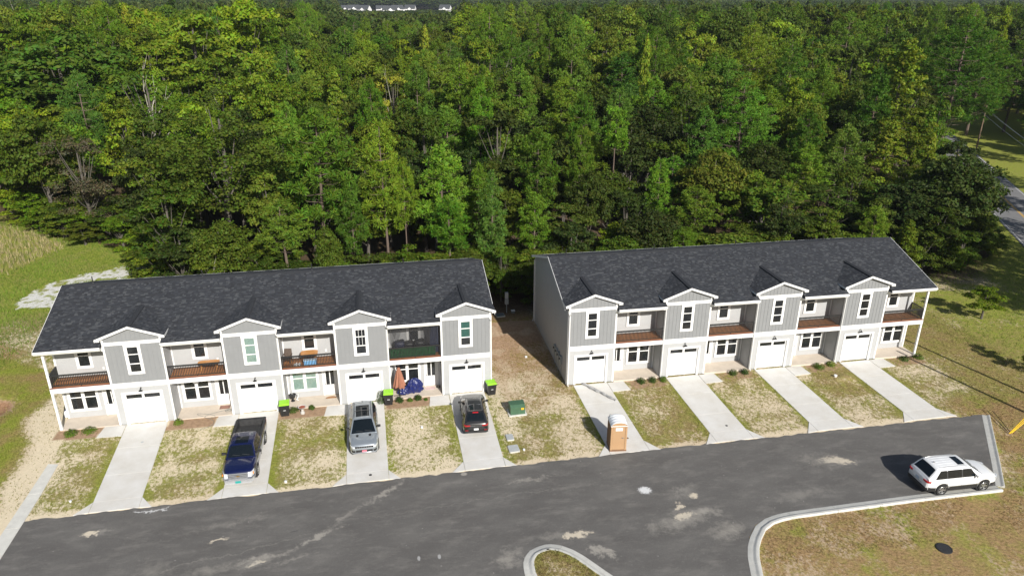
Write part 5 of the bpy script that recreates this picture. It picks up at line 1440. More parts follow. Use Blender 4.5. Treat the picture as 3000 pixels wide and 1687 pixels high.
mb = MB(); mb.cyl((-.45, d - .12, h - .1), .045, .045, .35, 10); mb.cyl((-.45, d - .12, h + .22), .07, .05, .05, 10); mb.build("vent_pipe", M['meter'], tl)

# ------------------------------------------------------------------ green transformer
M['tgreen'] = mat("transformer_green", (0.055, 0.12, 0.07), 0.5, var=.15)
tr_ = thing("transformer_box", "dark green electrical transformer box on a concrete pad in the lawn between the rows", "transformer", (28.38, -3.55, 0), .02)
mb = MB(); mb.box(-.68, -.52, -.05, .68, .5, .08); mb.build("pad", M['conc2'], tr_)
mb = MB(); mb.extr([(-.55, -.40, .08), (-.55, .40, .08), (-.55, .40, .78), (-.55, -.18, .78), (-.55, -.40, .66)], (1.1, 0, 0)); mb.build("cabinet", M['tgreen'], tr_)
mb = MB(); mb.box(-.57, -.2, .785, .57, .42, .81); mb.box(-.01, -.41, .1, .01, -.401, .65); mb.build("lid", M['tgreen'], tr_)
M['yellow'] = mat("warning_yellow", (0.75, 0.42, 0.02), 0.5)
mb = MB(); mb.box(.25, -.412, .45, .45, -.402, .60); mb.build("warning_label", M['yellow'], tr_)

def lidbox(name, label, loc, w, d, rz, m_, h=.05, cat="utility lid"):
    t_ = thing(name, label, cat, loc, rz)
    c = .06
    pg = [(-w + c, -d), (w - c, -d), (w, -d + c), (w, d - c), (w - c, d), (-w + c, d), (-w, d - c), (-w, -d + c)]
    mb = MB(); mb.prism(pg, -.05, h); mb.build("rim", M['conc2'], t_)
    mb = MB(); mb.prism([(x * .93, y * .9) for x, y in pg], h, h + .015)
    for s in (-1, 1): mb.cyl((s * w * .6, 0, h + .015), .025, .025, .006, 8)
    mb.build("lid", m_, t_)
    return t_
M['lidg'] = mat("grey_lid", (0.38, 0.40, 0.41), 0.6, var=.1)
lidbox("meter_lid", "small square grey utility lid in the grass below the transformer", (27.25, -6.72, 0.02), .26, .38, .0, M['lidg'])
lidbox("meter_lid", "larger rounded grey utility lid in the grass nearest the street", (27.25, -8.12, 0.02), .36, .42, .04, M['lidg'])
M['lidd'] = mat("dark_grey_lid", (0.12, 0.14, 0.14), 0.6, var=.1)
lidbox("meter_lid", "dark grey utility lid in the shaded gap behind the left row", (30.25, 14.0, 0.02), .42, .40, .1, M['lidd'])
pdl = thing("utility_pedestal", "grey telecom cabinet on a thin post in the shade of the gap", "utility pedestal", (31.0, 14.6, 0), 0)
mb = MB(); mb.box(-.04, -.04, 0, .04, .04, 1.0); mb.build("post", M['meter'], pdl)
mb = MB(); mb.box(-.17, -.12, .9, .17, .12, 1.45); mb.build("cabinet", M['meter'], pdl)
mb = MB(); mb.box(-.15, -.13, 1.5, .15, .13, 2.1); mb.box(-.05, -.02, 1.45, .05, .02, 1.5); mb.build("upper_cabinet", M['lidg'], pdl)
wb = thing("white_box", "small white topped ground box in the shaded gap beside the grey cabinet", "ground box", (31.6, 14.4, 0), 0)
mb = MB(); mb.box(-.16, -.14, 0, .16, .14, .22); mb.build("box_body", M['lidd'], wb)
mb = MB(); mb.prism([(-.18, -.16), (.18, -.16), (.18, .16), (-.18, .16)], .22, .27); mb.build("box_lid", M['plate'], wb)

# manhole, drain covers, cleanouts
def disc(name, label, cat, x, y, r, m_, z=.02, group=None, ring_=True, hh=.02):
    t_ = thing(name, label, cat, (x, y, z), 0, group)
    mb = MB(); mb.cyl((0, 0, 0), r, r * .97, hh, 24)
    mb.build("cover", m_, t_)
    if ring_:
        mb = MB(); mb.lathe((0, 0, 0), [(r * 1.02, 0), (r * 1.02, hh * 1.1), (r * 1.12, hh * 1.0), (r * 1.14, -.02)], 24); mb.build("cover_ring", m_, t_)
    return t_
M['iron'] = mat("cast_iron", (0.028, 0.028, 0.03), 0.6, var=.4, vs=18, bump=.6, bs=30)
mh = disc("manhole_cover", "large black manhole cover in the brown lawn inside the curved kerb", "manhole cover", 49.25, -22.05, .38, M['iron'], .0, hh=.04)
for i in range(6):
    mb = MB(); a = i * PI / 3; mb.cyl((.22 * math.cos(a), .22 * math.sin(a), .04), .05, .05, .008, 8); mb.build("boss", M['iron'], mh)
for x, y, r, lb, mm_ in ((2.16, -2.59, .09, "grey round cleanout cap on the first drive of the left row", M['lidg']), (17.6, -9.25, .10, "black cleanout cap at the foot of the drive under the silver SUV", M['iron']),
        (35.35, -8.3, .09, "brown cleanout cap on the drive beside the portable toilet", M['tand']), (42.93, -8.1, .09, "dark cleanout cap near the foot of the second drive of the right row", M['iron'])):
    disc("cleanout_plug", lb, "drain cap", x, y, r, mm_, .021, "cleanout caps in the drives", False, .012)
for x, y, r, lb in ((54.96, -3.04, .14, "white plastic cleanout standing beside the small dirt pile"), (27.92, -8.37, .09, "small white cleanout cap in the grass by the street near the grey lids"),
                    (12.3, -9.0, .09, "small white cap in the green grass beside the pickup's drive"), (21.3, -4.3, .10, "small white cap in the sandy yard between the two SUVs"), (30.9, 5.0, .12, "white cleanout cap in the shadow beside the second row's side wall"), (-.4, -8.6, .08, "white cap in the leftmost yard near the street")):
    t_ = thing("cleanout_pipe", lb, "drain cap", (x, y, 0), 0, "white cleanout pipes in the lawns")
    mb = MB(); mb.cyl((0, 0, -.05), r * .8, r * .8, .12 + (.12 if r > .13 else 0), 14); mb.build("pipe", M['plate'], t_)
    mb = MB(); mb.cyl((0, 0, .07 + (.12 if r > .13 else 0)), r, r * .9, .03, 14); mb.build("cap", M['plate'], t_)

# crumpled roll on the first drive of row B
M['rollm'] = mat("grey_plastic_film", (0.36, 0.36, 0.36), 0.4, var=.4, vs=7)
t_ = thing("rolled_sheet", "long thin crumpled grey roll lying on the right row's first drive", "rolled sheet", (0, 0, .02), 0)
mb = MB(); pth = []; rad = []
for i in range(30):
    f = i / 29; p = Vector((34.35, -.42)).lerp(Vector((36.12, -3.3)), f)
    pth.append((p.x + .03 * math.sin(f * 14), p.y + .03 * math.cos(f * 9), .09 + .015 * math.sin(f * 23))); rad.append(.085 + .025 * math.sin(f * 31) + .02 * rs.random())
mb.tube(pth, rad, 8); mb.build("roll", M['rollm'], t_)
mb = MB(); mb.tube([(34.2, -.30, .05), (34.6, -.72, .12), (34.9, -1.0, .06), (35.2, -1.7, .13), (35.8, -2.7, .12)], [.03, .06, .05, .05, .03], 6); mb.build("loose_edge", M['rollm'], t_)

# ------------------------------------------------------------------ porch things of row A
M['terra'] = mat("terracotta_cloth", (0.31, 0.135, 0.085), 0.85, var=.15, vs=5)
M['tarp'] = mat("blue_tarp", (0.010, 0.018, 0.11), 0.32, var=.3, vs=4, bump=.8, bs=5, coat=.4)
um = thing("patio_umbrella", "closed terracotta patio umbrella on a black stand at the fourth porch", "umbrella", (19.98, .42, .06), 0)
mb = MB(); mb.tube([(0, 0, 0), (0, 0, 2.6)], .022, 8); mb.cyl((0, 0, 2.5), .05, .12, .12, 10); mb.build("pole", M['black'], um)
mb = MB()
for a in (0, PI / 2): mb.box(-.45 * abs(math.cos(a)) - .02, -.45 * abs(math.sin(a)) - .02, 0, .45 * abs(math.cos(a)) + .02, .45 * abs(math.sin(a)) + .02, .05 + .002 * a)
mb.cyl((0, 0, .05), .05, .04, .3, 10); mb.build("stand", M['black'], um)
mb = MB(); rows = []; nn = 48
for i in range(14):
    f = i / 13; z = 2.45 - f * 1.62
    for j in range(nn):
        a = 2 * PI * j / nn
        r_ = (.07 + .34 * f ** .8) * (1 + (.10 + .16 * f) * math.sin(a * 8 + f * 1.2)) 
        zz = z + (.06 * math.sin(a * 3 + 1) if i == 13 else 0)
        rows.append((r_ * math.cos(a), r_ * math.sin(a), zz))
rows2 = rows; mb.add(rows2, [(i * nn + j, (i + 1) * nn + j, (i + 1) * nn + (j + 1) % nn, i * nn + (j + 1) % nn) for i in range(13) for j in range(nn)])
mb.build("folded_canopy", M['terra'], um, smooth=True)
tp = thing("covered_bicycle", "blue tarp draped over a bulky item on the fourth porch beside the umbrella", "tarp", (21.0, .75, .06), .12)
rs2 = random.Random(5)
def tarpmesh(cx, cz, rx, rz, ry, seed):
    vn = VN(seed); rows = []
    for i in range(26):
        th = PI * i / 25
        for j in range(40):
            a = 2 * PI * j / 40
            x = math.sin(th) * math.cos(a); y = math.sin(th) * math.sin(a); z = math.cos(th)
            f = float(vn.at(np.array(a * 2.2 + 5), np.array(th * 1.2 + 5))) - .5 + .45 * math.sin(a * 7 + 3 * th) + .3 * math.sin(a * 13 - 5 * th)
            q = (1 + .22 * f * (1 - .5 * z)) * (1 + .28 * max(0, -z) + .12 * math.sin(a + 1))
            zz = max(.015, cz + rz * z * (1 + .08 * f))
            rows.append((cx + rx * x * q, ry * y * q, zz))
    return rows
mb = MB(); mb.grid(tarpmesh(.12, .56, .58, .64, .34, 21), 26, 40); mb.build("tarp", M['tarp'], tp)
mb = MB(); mb.grid(tarpmesh(-.72, .22, .50, .34, .28, 22), 26, 40); mb.build("tarp_tail", M['tarp'], tp)
M['pot'] = mat("dark_pot", (0.02, 0.02, 0.022), 0.4)
t_ = thing("urn_planter", "black urn planter with a white bow on the third porch", "planter", (11.95, 1.1, .06), 0)
mb = MB(); mb.lathe((0, 0, 0), [(.001, 0), (.15, 0), (.16, .04), (.06, .10), (.07, .18), (.18, .30), (.23, .50), (.27, .55), (.25, .56), (.2, .48), (.001, .46)], 18); mb.build("urn", M['pot'], t_, smooth=True)
mb = MB(); mb.tube([(.25, 0, .5), (.42, -.1, .62), (.40, -.05, .35), (.28, -.1, .15), (.45, -.1, .06)], [.02, .06, .05, .05, .02], 6); mb.build("ribbon", M['plate'], t_)
M['stone'] = mat("pale_stone", (0.48, 0.46, 0.43), 0.8, var=.3, vs=9)
M['rust'] = mat("rusty_bowl", (0.30, 0.085, 0.05), 0.7, var=.3, vs=9)
t_ = thing("bird_bath", "low stone bird bath with red-brown bowl in the third porch's bed", "bird bath", (12.78, -.78, 0), 0)
mb = MB(); mb.lathe((0, 0, 0), [(.001, 0), (.16, 0), (.17, .12), (.10, .18), (.09, .38), (.15, .46)], 18); mb.build("pedestal", M['stone'], t_, smooth=True)
mb = MB(); mb.lathe((0, 0, .46), [(.001, 0), (.14, 0), (.29, .10), (.31, .13), (.27, .13), (.20, .07), (.001, .05)], 22); mb.build("bowl", M['stone'], t_, smooth=True)
mb = MB(); mb.cyl((0, 0, .53), .22, .25, .025, 20); mb.build("bowl_floor", M['rust'], t_)
def doormat(label, x, y, w, d, c1, rz=0, half=False, txt=False):
    t_ = thing("doormat", label, "doormat", (x, y, .062), rz)
    mm_ = mat("doormat_fibre", c1, .95, var=.3, vs=14)
    mb = MB()
    if half: mb.prism([(w * math.cos(a), d * math.sin(a)) for a in np.linspace(0, PI, 14).tolist()], 0, .015)
    else: mb.prism([(-w, -d), (w, -d), (w, d), (-w, d)], 0, .015)
    mb.build("mat", mm_, t_)
    if txt:
        mb = MB()
        for row in (-.09, .09):
            for i in range(7):
                xx_ = -w * .8 + i * w * .27
                mb.box(xx_, row - .06, .0155, xx_ + .02, row + .06, .019); mb.box(xx_ + .03, row + (.03 if i % 2 else -.04), .0155, xx_ + .09, row + (.05 if i % 2 else -.02), .019)
        mb.build("mat_print", mat("mat_print", (.35, .08, .10), .9), t_)
    else:
        mb = MB(); mb.prism([(-w * .8, .03 if half else -d * .7), (w * .8, .03 if half else -d * .7), (w * .55, d * .7), (-w * .55, d * .7)], .0155, .018); mb.build("mat_print", mat("mat_weave", tuple(q * 1.3 for q in c1), .95), t_)
doormat("brown half-round doormat at the third front door", 14.78, .98, .42, .30, (.25, .13, .06), 0, True)
doormat("pinkish doormat with two lines of red lettering at the fourth front door", 22.35, 1.12, .40, .24, (.62, .52, .50), 0, False, True)
doormat("brown patterned doormat at the second front door", 7.02, 1.1, .36, .24, (.22, .12, .09))
t_ = thing("shoe_pair", "dark shoes left beside the lettered doormat", "shoes", (23.0, 1.2, .062), 0)
for s in (-1, 1):
    mb = MB(); mb.lathe((s * .09, 0, 0), [(.06, 0), (.07, .04), (.04, .09), (.001, .10)], 10); mb.v = [(p[0], p[1] * 2.2, p[2]) for p in mb.v]; mb.build("shoe", M['pot'], t_, smooth=True)
# hose
M['hose'] = mat("grey_hose", (0.17, 0.18, 0.17), .5)
t_ = thing("garden_hose", "loose coiled grey garden hose trailing off the second porch onto the walkway", "hose", (0, 0, 0), 0)
pth = []
for i in range(120):
    f = i / 119
    if f < .35: q = f / .35; a = q * 2 * PI * 3; pth.append((7.35 + (.2 + .04 * q) * math.cos(a), .55 + (.16 + .03 * q) * math.sin(a), .075 + .012 * q))
    else:
        q = (f - .35) / .65
        x = 7.2 - 2.3 * q ** .8 + .55 * math.sin(q * 17); y = .30 - .25 * q + .42 * math.sin(q * 11 + .6) 
        if q > .6: x = x + (q - .6) * 3.5; y = y - (q - .6) * 3.6
        z = .078 if y > -.03 else .03
        pth.append((x, y, z))
mb = MB(); mb.tube(pth, .014, 5); mb.build("hose", M['hose'], t_, smooth=True)
# white bucket/air hose item at far left porch corner
t_ = thing("water_jug", "pale plastic jug against the outer corner of the first porch", "jug", (-4.15, 1.95, 0.0), 0)
mb = MB(); mb.lathe((0, 0, 0), [(.001, 0), (.14, 0), (.15, .3), (.10, .4), (.04, .45), (.04, .52), (.001, .52)], 14); mb.build("jug", M['plate'], t_, smooth=True)
mb = MB(); mb.cyl((0, 0, .52), .045, .045, .04, 10); mb.build("cap", M['tarp'], t_)
# balcony furniture
M['wood'] = mat("honey_wood", (0.50, 0.24, 0.08), .5, var=.2, vs=4, stretch=(1, 8, 1))
M['wicker'] = mat("brown_wicker", (0.09, 0.065, 0.05), .7, var=.4, vs=20)
ZD = 3.415
def oval_table(label, x, y, rx, ry, rz, z=.74, seat=None):
    t_ = thing("balcony_table", label, "table", (x, y, ZD), rz)
    mb = MB(); mb.prism([(rx * math.copysign(abs(math.cos(a)) ** .5, math.cos(a)), ry * math.copysign(abs(math.sin(a)) ** .5, math.sin(a))) for a in np.linspace(0, 2 * PI, 28, endpoint=False).tolist()], z - .04, z); mb.build("table_top", M['wood'], t_)
    for sx in (-1, 1):
        for sy in (-1, 1):
            mb = MB(); mb.box(sx * rx * .7 - .03, sy * ry * .6 - .03, 0, sx * rx * .7 + .03, sy * ry * .6 + .03, z - .04); mb.build("leg", M['wood'], t_)
    return t_
oval_table("honey-coloured oval table on the third balcony", 13.55, .78, .62, .42, .0, .78)
t_ = thing("storage_tub", "light blue tub under the oval table on the third balcony", "tub", (13.6, .32, ZD), 0)
mb = MB(); mb.prism([(-.42, -.13), (.42, -.13), (.46, .15), (-.46, .15)], 0, .40); mb.build("tub", mat("sky_blue_plastic", (.22, .50, .85), .4), t_)
mb = MB(); mb.prism([(-.45, -.15), (.45, -.15), (.48, .17), (-.48, .17)], .401, .43); mb.build("lid", mat("pale_blue_lid", (.55, .72, .88), .4), t_)
t_ = thing("folded_cloth", "white cloth lying on the third balcony floor", "cloth", (12.65, .45, ZD), 0)
mb = MB(); mb.grid([( -.25 + .5 * i / 7, -.2 + .4 * j / 7, .05 + .05 * math.sin(i * 1.7) * math.cos(j * 1.3)) for i in range(8) for j in range(8)], 8, 8); mb.build("cloth", M['plate'], t_, smooth=2)
oval_table("low orange-brown wooden bench at the right end of the second balcony", 6.45, .95, .75, .30, .0, .60)
t_ = thing("balcony_chair", "dark wicker armchair at the left end of the third balcony", "chair", (11.95, .95, ZD), -.15)
mb = MB(); mb.box(-.28, -.28, .36, .28, .28, .42); mb.build("seat", M['wicker'], t_)
mb = MB(); mb.extr([(-.28, .24, .42), (.28, .24, .42), (.26, .34, .98), (-.26, .34, .98)], (0, .04, 0)); mb.build("backrest", M['wicker'], t_)
for sx in (-1, 1):
    mb = MB(); mb.box(sx * .29 - .03, -.28, .60, sx * .29 + .03, .27, .64); mb.build("armrest", M['wicker'], t_)
    for sy in (-.26, .25):
        mb = MB(); mb.box(sx * .27 - .02, sy - .02, 0, sx * .27 + .02, sy + .02, .36 if sy > 0 else .6); mb.build("leg", M['wicker'], t_)
# fourth balcony: netting, covered furniture, ivy on the railing
mt, t, n, l, b = nt("dark_netting"); b.inputs["Base Color"].default_value = (.03, .03, .033, 1); b.inputs["Roughness"].default_value = .9
tr = n.new("ShaderNodeBsdfTransparent"); mx = n.new("ShaderNodeMixShader"); mx.inputs[0].default_value = .42
l.new(tr.outputs[0], mx.inputs[1]); l.new(b.outputs[0], mx.inputs[2]); l.new(mx.outputs[0], n["Material Output"].inputs[0]); M['net'] = mt
bx = 3 * U - P
t_ = thing("insect_netting", "dark see-through netting curtains hung across the fourth balcony", "netting", (bx, 0, 0), 0)
def drape(x0, x1, z0, z1, y, amp, nx_=30, nz_=6, pinch=None):
    pts = []
    for i in range(nx_):
        f = i / (nx_ - 1)
        for j in range(nz_):
            g_ = j / (nz_ - 1)
            xx_ = x0 + (x1 - x0) * f
            if pinch:
                k_ = 1 - .85 * (1 - g_) ** 1.1; xx_ = pinch + (xx_ - pinch) * k_
            pts.append((xx_, y + amp * math.sin(f * 40) * (.4 + .6 * g_), z0 + (z1 - z0) * g_))
    mb = MB(); mb.grid(pts, nx_, nz_); return mb
drape(.18, P - .18, 4.38, 5.95, .13, .008, 60).build("net_panel", M['net'], t_, smooth=2)
drape(.2, 1.1, 4.7, 5.93, .20, .03, pinch=.65).build("net_curtain", M['net'], t_, smooth=2)
drape(2.5, 3.3, 4.5, 5.93, .20, .03, pinch=2.95).build("net_curtain", M['net'], t_, smooth=2)
drape(3.1, P - .16, 3.6, 5.93, .30, .04).build("blue_curtain", mat("navy_curtain", (.014, .02, .05), .85), t_, smooth=2)
mb = MB(); mb.box(.15, .09, 5.90, P - .15, .115, 5.93); mb.tube([(1.95, .11, 4.36), (1.95, .11, 5.9)], .012, 5); mb.build("curtain_rod", M['black'], t_)
for x_, w_, hh, col in ((.85, .42, 1.02, (.016, .02, .05)), (1.55, .38, .92, (.012, .012, .014)), (2.35, .40, .98, (.010, .010, .011))):
    t2 = thing("covered_chair", {(.85): "navy covered chair at the left of the fourth balcony", 1.55: "black covered chair in the middle of the fourth balcony", 2.35: "black covered grill at the right of the fourth balcony"}[x_], "covered furniture", (bx + x_, .95, ZD), 0)
    mb = MB(); rows = []
    for i in range(8):
        f = i / 7
        for j in range(24):
            a = 2 * PI * j / 24; q = 1 - .12 * f + .05 * math.sin(a * 6 + i)
            rows.append((w_ * q * math.copysign(abs(math.cos(a)) ** .6, math.cos(a)), .35 * q * math.copysign(abs(math.sin(a)) ** .6, math.sin(a)), hh * f + .04 * math.sin(a * 2) * f))
    mb.add(rows, [(i * 24 + j, i * 24 + (j + 1) % 24, (i + 1) * 24 + (j + 1) % 24, (i + 1) * 24 + j) for i in range(7) for j in range(24)] + [tuple(range(7 * 24, 8 * 24))])
    mb.build("cover", mat("furniture_cover", col, .5, var=.3, vs=3, bump=.6, bs=4), t2, smooth=2)
M['ivy'] = attr_mat("ivy_leaves", rough=.6)
mb = MB(); rv = random.Random(3)
for i in range(2300):
    x = rv.uniform(.05, P - .42) + bx; z = rv.uniform(3.46, 4.26); y = .115 + rv.uniform(-.02, .02)
    s = rv.uniform(.03, .055); a = rv.uniform(0, 6.28); ty = rv.uniform(-.02, .02)
    g_ = rv.random(); c = (.006 + .012 * g_, .030 + .065 * g_, .012 + .022 * g_)
    ca, sa = s * math.cos(a), s * math.sin(a)
    mb.add([(x - ca, y + ty, z - sa), (x + sa * .6, y - ty, z - ca * .6), (x + ca, y + ty * .5, z + sa), (x - sa * .6, y, z + ca * .6)], [(0, 1, 2, 3)], 0, c)
t_ = thing("ivy_screen", "artificial green ivy screen fixed to the fourth balcony's railing", "ivy screen", (0, 0, 0), 0)
o = mb.build("ivy", M['ivy'], t_); o['kind'] = 'stuff'
mb = MB(); mb.box(bx + .03, .140, 3.47, bx + P - .4, .146, 4.28); mb.build("backing", mat("ivy_backing", (.01, .03, .012), .9), t_)
# window plaque of unit two
t_ = thing("welcome_plaque", "small oval hanging plaque in the second unit's lower window", "plaque", (U - P + 1.33, YP - .12, 2.12), 0)
mb = MB(); mb.prism([(.2 * math.cos(a), .11 * math.sin(a)) for a in np.linspace(0, 2 * PI, 20, endpoint=False).tolist()], 0, .02); mb.v = [(p[0], p[2], p[1]) for p in mb.v]; mb.build("plaque", M['plate'], t_)
mb = MB(); mb.tube([(-.12, .01, .09), (0, .01, .25), (.12, .01, .09)], .006, 4); mb.build("string", M['handle'], t_)

# ------------------------------------------------------------------ poles, guys and cables outside the right edge
M['polewood'] = mat("pole_wood", (0.16, 0.11, 0.075), .85, var=.3, vs=3)
for x, y, h_, lb in ((69.5, -13.0, 11.0, "tall wooden utility pole beyond the road end, guyed with yellow guards"), (66.5, -13.1, 8.6, "shorter wooden pole beside the tall utility pole")):
    t_ = thing("utility_pole", lb, "utility pole", (x, y, 0), 0, "poles beyond the road end")
    mb = MB(); mb.tube([(0, 0, -.2), (0, 0, h_)], [.16, .11], 12); mb.build("shaft", M['polewood'], t_, smooth=True)
    mb = MB(); mb.box(-.9, -.05, h_ - .8, .9, .05, h_ - .68); mb.build("crossarm", M['polewood'], t_)
M['guard'] = mat("yellow_guy_guard", (0.80, 0.52, 0.02), .45)
for i, (dx, dy, top_) in enumerate(((0, 0, (69.45, -13.0, 9.8)), (.14, .02, (69.45, -12.95, 8.4)), (.28, .05, (69.45, -12.9, 7.0)))):
    a = Vector((62.25 + dx, -12.75 + dy, 0)); b_ = Vector(top_); d_ = (b_ - a).normalized()
    t_ = thing("guy_wire", ["upper yellow-sheathed guy wire anchored in the brown verge", "middle yellow-sheathed guy wire anchored in the brown verge", "lower yellow-sheathed guy wire anchored in the brown verge"][i], "guy wire", (0, 0, 0), 0, "yellow guy wires at the road end")
    mb = MB(); mb.tube([a, a + d_ * 2.6], .028, 8); mb.build("guard", M['guard'], t_, smooth=True)
    mb = MB(); mb.tube([a + d_ * 2.55, b_], .008, 5); mb.build("wire", M['meter'], t_)
# main road
MR = MB()
p0, p1 = RL0 - RD * 45, RL0 + RD * 58
def rd(s, o): q = RL0 + RD * s + RN * o; return (q.x, q.y)
MR.prism([rd(-60, 0), rd(-60, RW), rd(88, RW), rd(88, 0)], -.05, .03)
M['road2'] = mat("highway_asphalt", (0.17, 0.168, 0.172), .9, var=.12, vs=.8, bump=.1)
o = MR.build("main_road", M['road2']); o['kind'] = 'structure'
M['ypaint'] = mat("yellow_road_paint", (0.60, 0.36, 0.06), .8, var=.15, vs=8); M['wpaint'] = mat("white_road_paint", (0.55, 0.55, 0.54), .8, var=.2, vs=8)
for off, w_, m_ in ((RW / 2 - .14, .11, M['ypaint']), (RW / 2 + .05, .11, M['ypaint']), (.22, .11, M['wpaint']), (RW - .33, .11, M['wpaint'])):
    mb = MB(); mb.prism([rd(-60, off), rd(-60, off + w_), rd(88, off + w_), rd(88, off)], .031, .035); mb.build("road_line", m_, o)
# cables along the road
for i, (o1, z1_) in enumerate(((-4.5, 8.5), (-3.5, 8.8), (-2.5, 8.2))):
    t_ = thing("power_cable", ["nearest of three thin power cables above the main road", "middle one of three thin power cables above the main road", "farthest of three thin power cables above the main road"][i], "cable", (0, 0, 0), 0, "power cables over the main road")
    pth = []
    for q in range(25):
        f = q / 24; s = 62 - 95 * f; sag = 1.4 * 4 * f * (1 - f); p = rd(s, o1 + RW + 3)
        pth.append((p[0], p[1], z1_ - sag))
    mb = MB(); mb.tube(pth, .028, 5); mb.build("cable", M['meter'], t_)
for s in (62, -33):
    p = rd(s, RW - .5)
    t_ = thing("roadside_pole", "wooden cable pole beside the main road, " + ("far" if s > 0 else "near") + " end of the span", "utility pole", (p[0], p[1], 0), 0, "poles of the cable span")
    mb = MB(); mb.tube([(0, 0, -.2), (0, 0, 9.4)], [.16, .11], 10); mb.build("shaft", M['polewood'], t_, smooth=True)
    mb = MB(); mb.box(-1.3, -.05, 8.5, 1.3, .05, 8.62); mb.build("crossarm", M['polewood'], t_)
# distant houses
M['hwall'] = mat("far_white_wall", (0.72, 0.72, 0.72), .8); M['hroof'] = mat("far_grey_roof", (0.050, 0.054, 0.060), .9); 
rh = random.Random(9)
def house(x, y, rz, w_, d_, h_, lb, twin):
    t_ = thing("distant_house", lb, "house", (x, y, 0), rz, "houses beyond the wood")
    mb = MB(); mb.box(-w_ / 2, -d_ / 2, 0, w_ / 2, d_ / 2, h_)
    mb.extr([(-w_ / 2 + .01, -d_ / 2, h_), (-w_ / 2 + .01, d_ / 2, h_), (-w_ / 2 + .01, 0, h_ + d_ * .42)], (w_ - .02, 0, 0)); mb.build("wall", M['hwall'], t_)
    mb = MB()
    for s in (-1, 1):
        mb.extr([(-w_ / 2 - .4, s * (d_ / 2 + .5), h_ - .1), (-w_ / 2 - .4, 0, h_ + d_ * .42 + .25), (-w_ / 2 - .4, 0, h_ + d_ * .42 + .5), (-w_ / 2 - .4, s * (d_ / 2 + .5), h_ + .15)], (w_ + .8, 0, 0))
    mb.build("roof", M['hroof'], t_)
    gw = w_ * .30
    mb = MB(); mb.extr([(-gw / 2, -d_ / 2 - 1.2, 0), (gw / 2, -d_ / 2 - 1.2, 0), (gw / 2, -d_ / 2 - 1.2, h_), (0, -d_ / 2 - 1.2, h_ + gw * .42), (-gw / 2, -d_ / 2 - 1.2, h_)], (0, 1.19, 0)); mb.build("gable", M['hwall'], t_)
    for i in range(4):
        mb = MB(); xx_ = -w_ / 2 + w_ * (i + .5) / 4; mb.box(xx_ - .6, -d_ / 2 - (1.3 if abs(xx_) < gw / 2 else .1), h_ * .55, xx_ + .6, -d_ / 2 - (1.21 if abs(xx_) < gw / 2 else .01), h_ * .55 + 1.5); mb.build("window", M['glass'], t_)
HL = ["white house with the widest grey roof beyond the wood", "white gabled house at the left of the distant cluster", "tall white house in the middle of the distant cluster", "pale house showing a white gable at the cluster's right", "small white house lowest among the distant roofs", "grey-roofed house far right of the distant cluster", "lone pale house seen between far treetops", "house whose roof just shows at the left end of the cluster"]
for i, (x, y) in enumerate(HOUSES):
    house(x, y, rh.uniform(-.5, .5), rh.uniform(15, 21), rh.uniform(11, 14), rh.uniform(5, 6.5), HL[i], False)

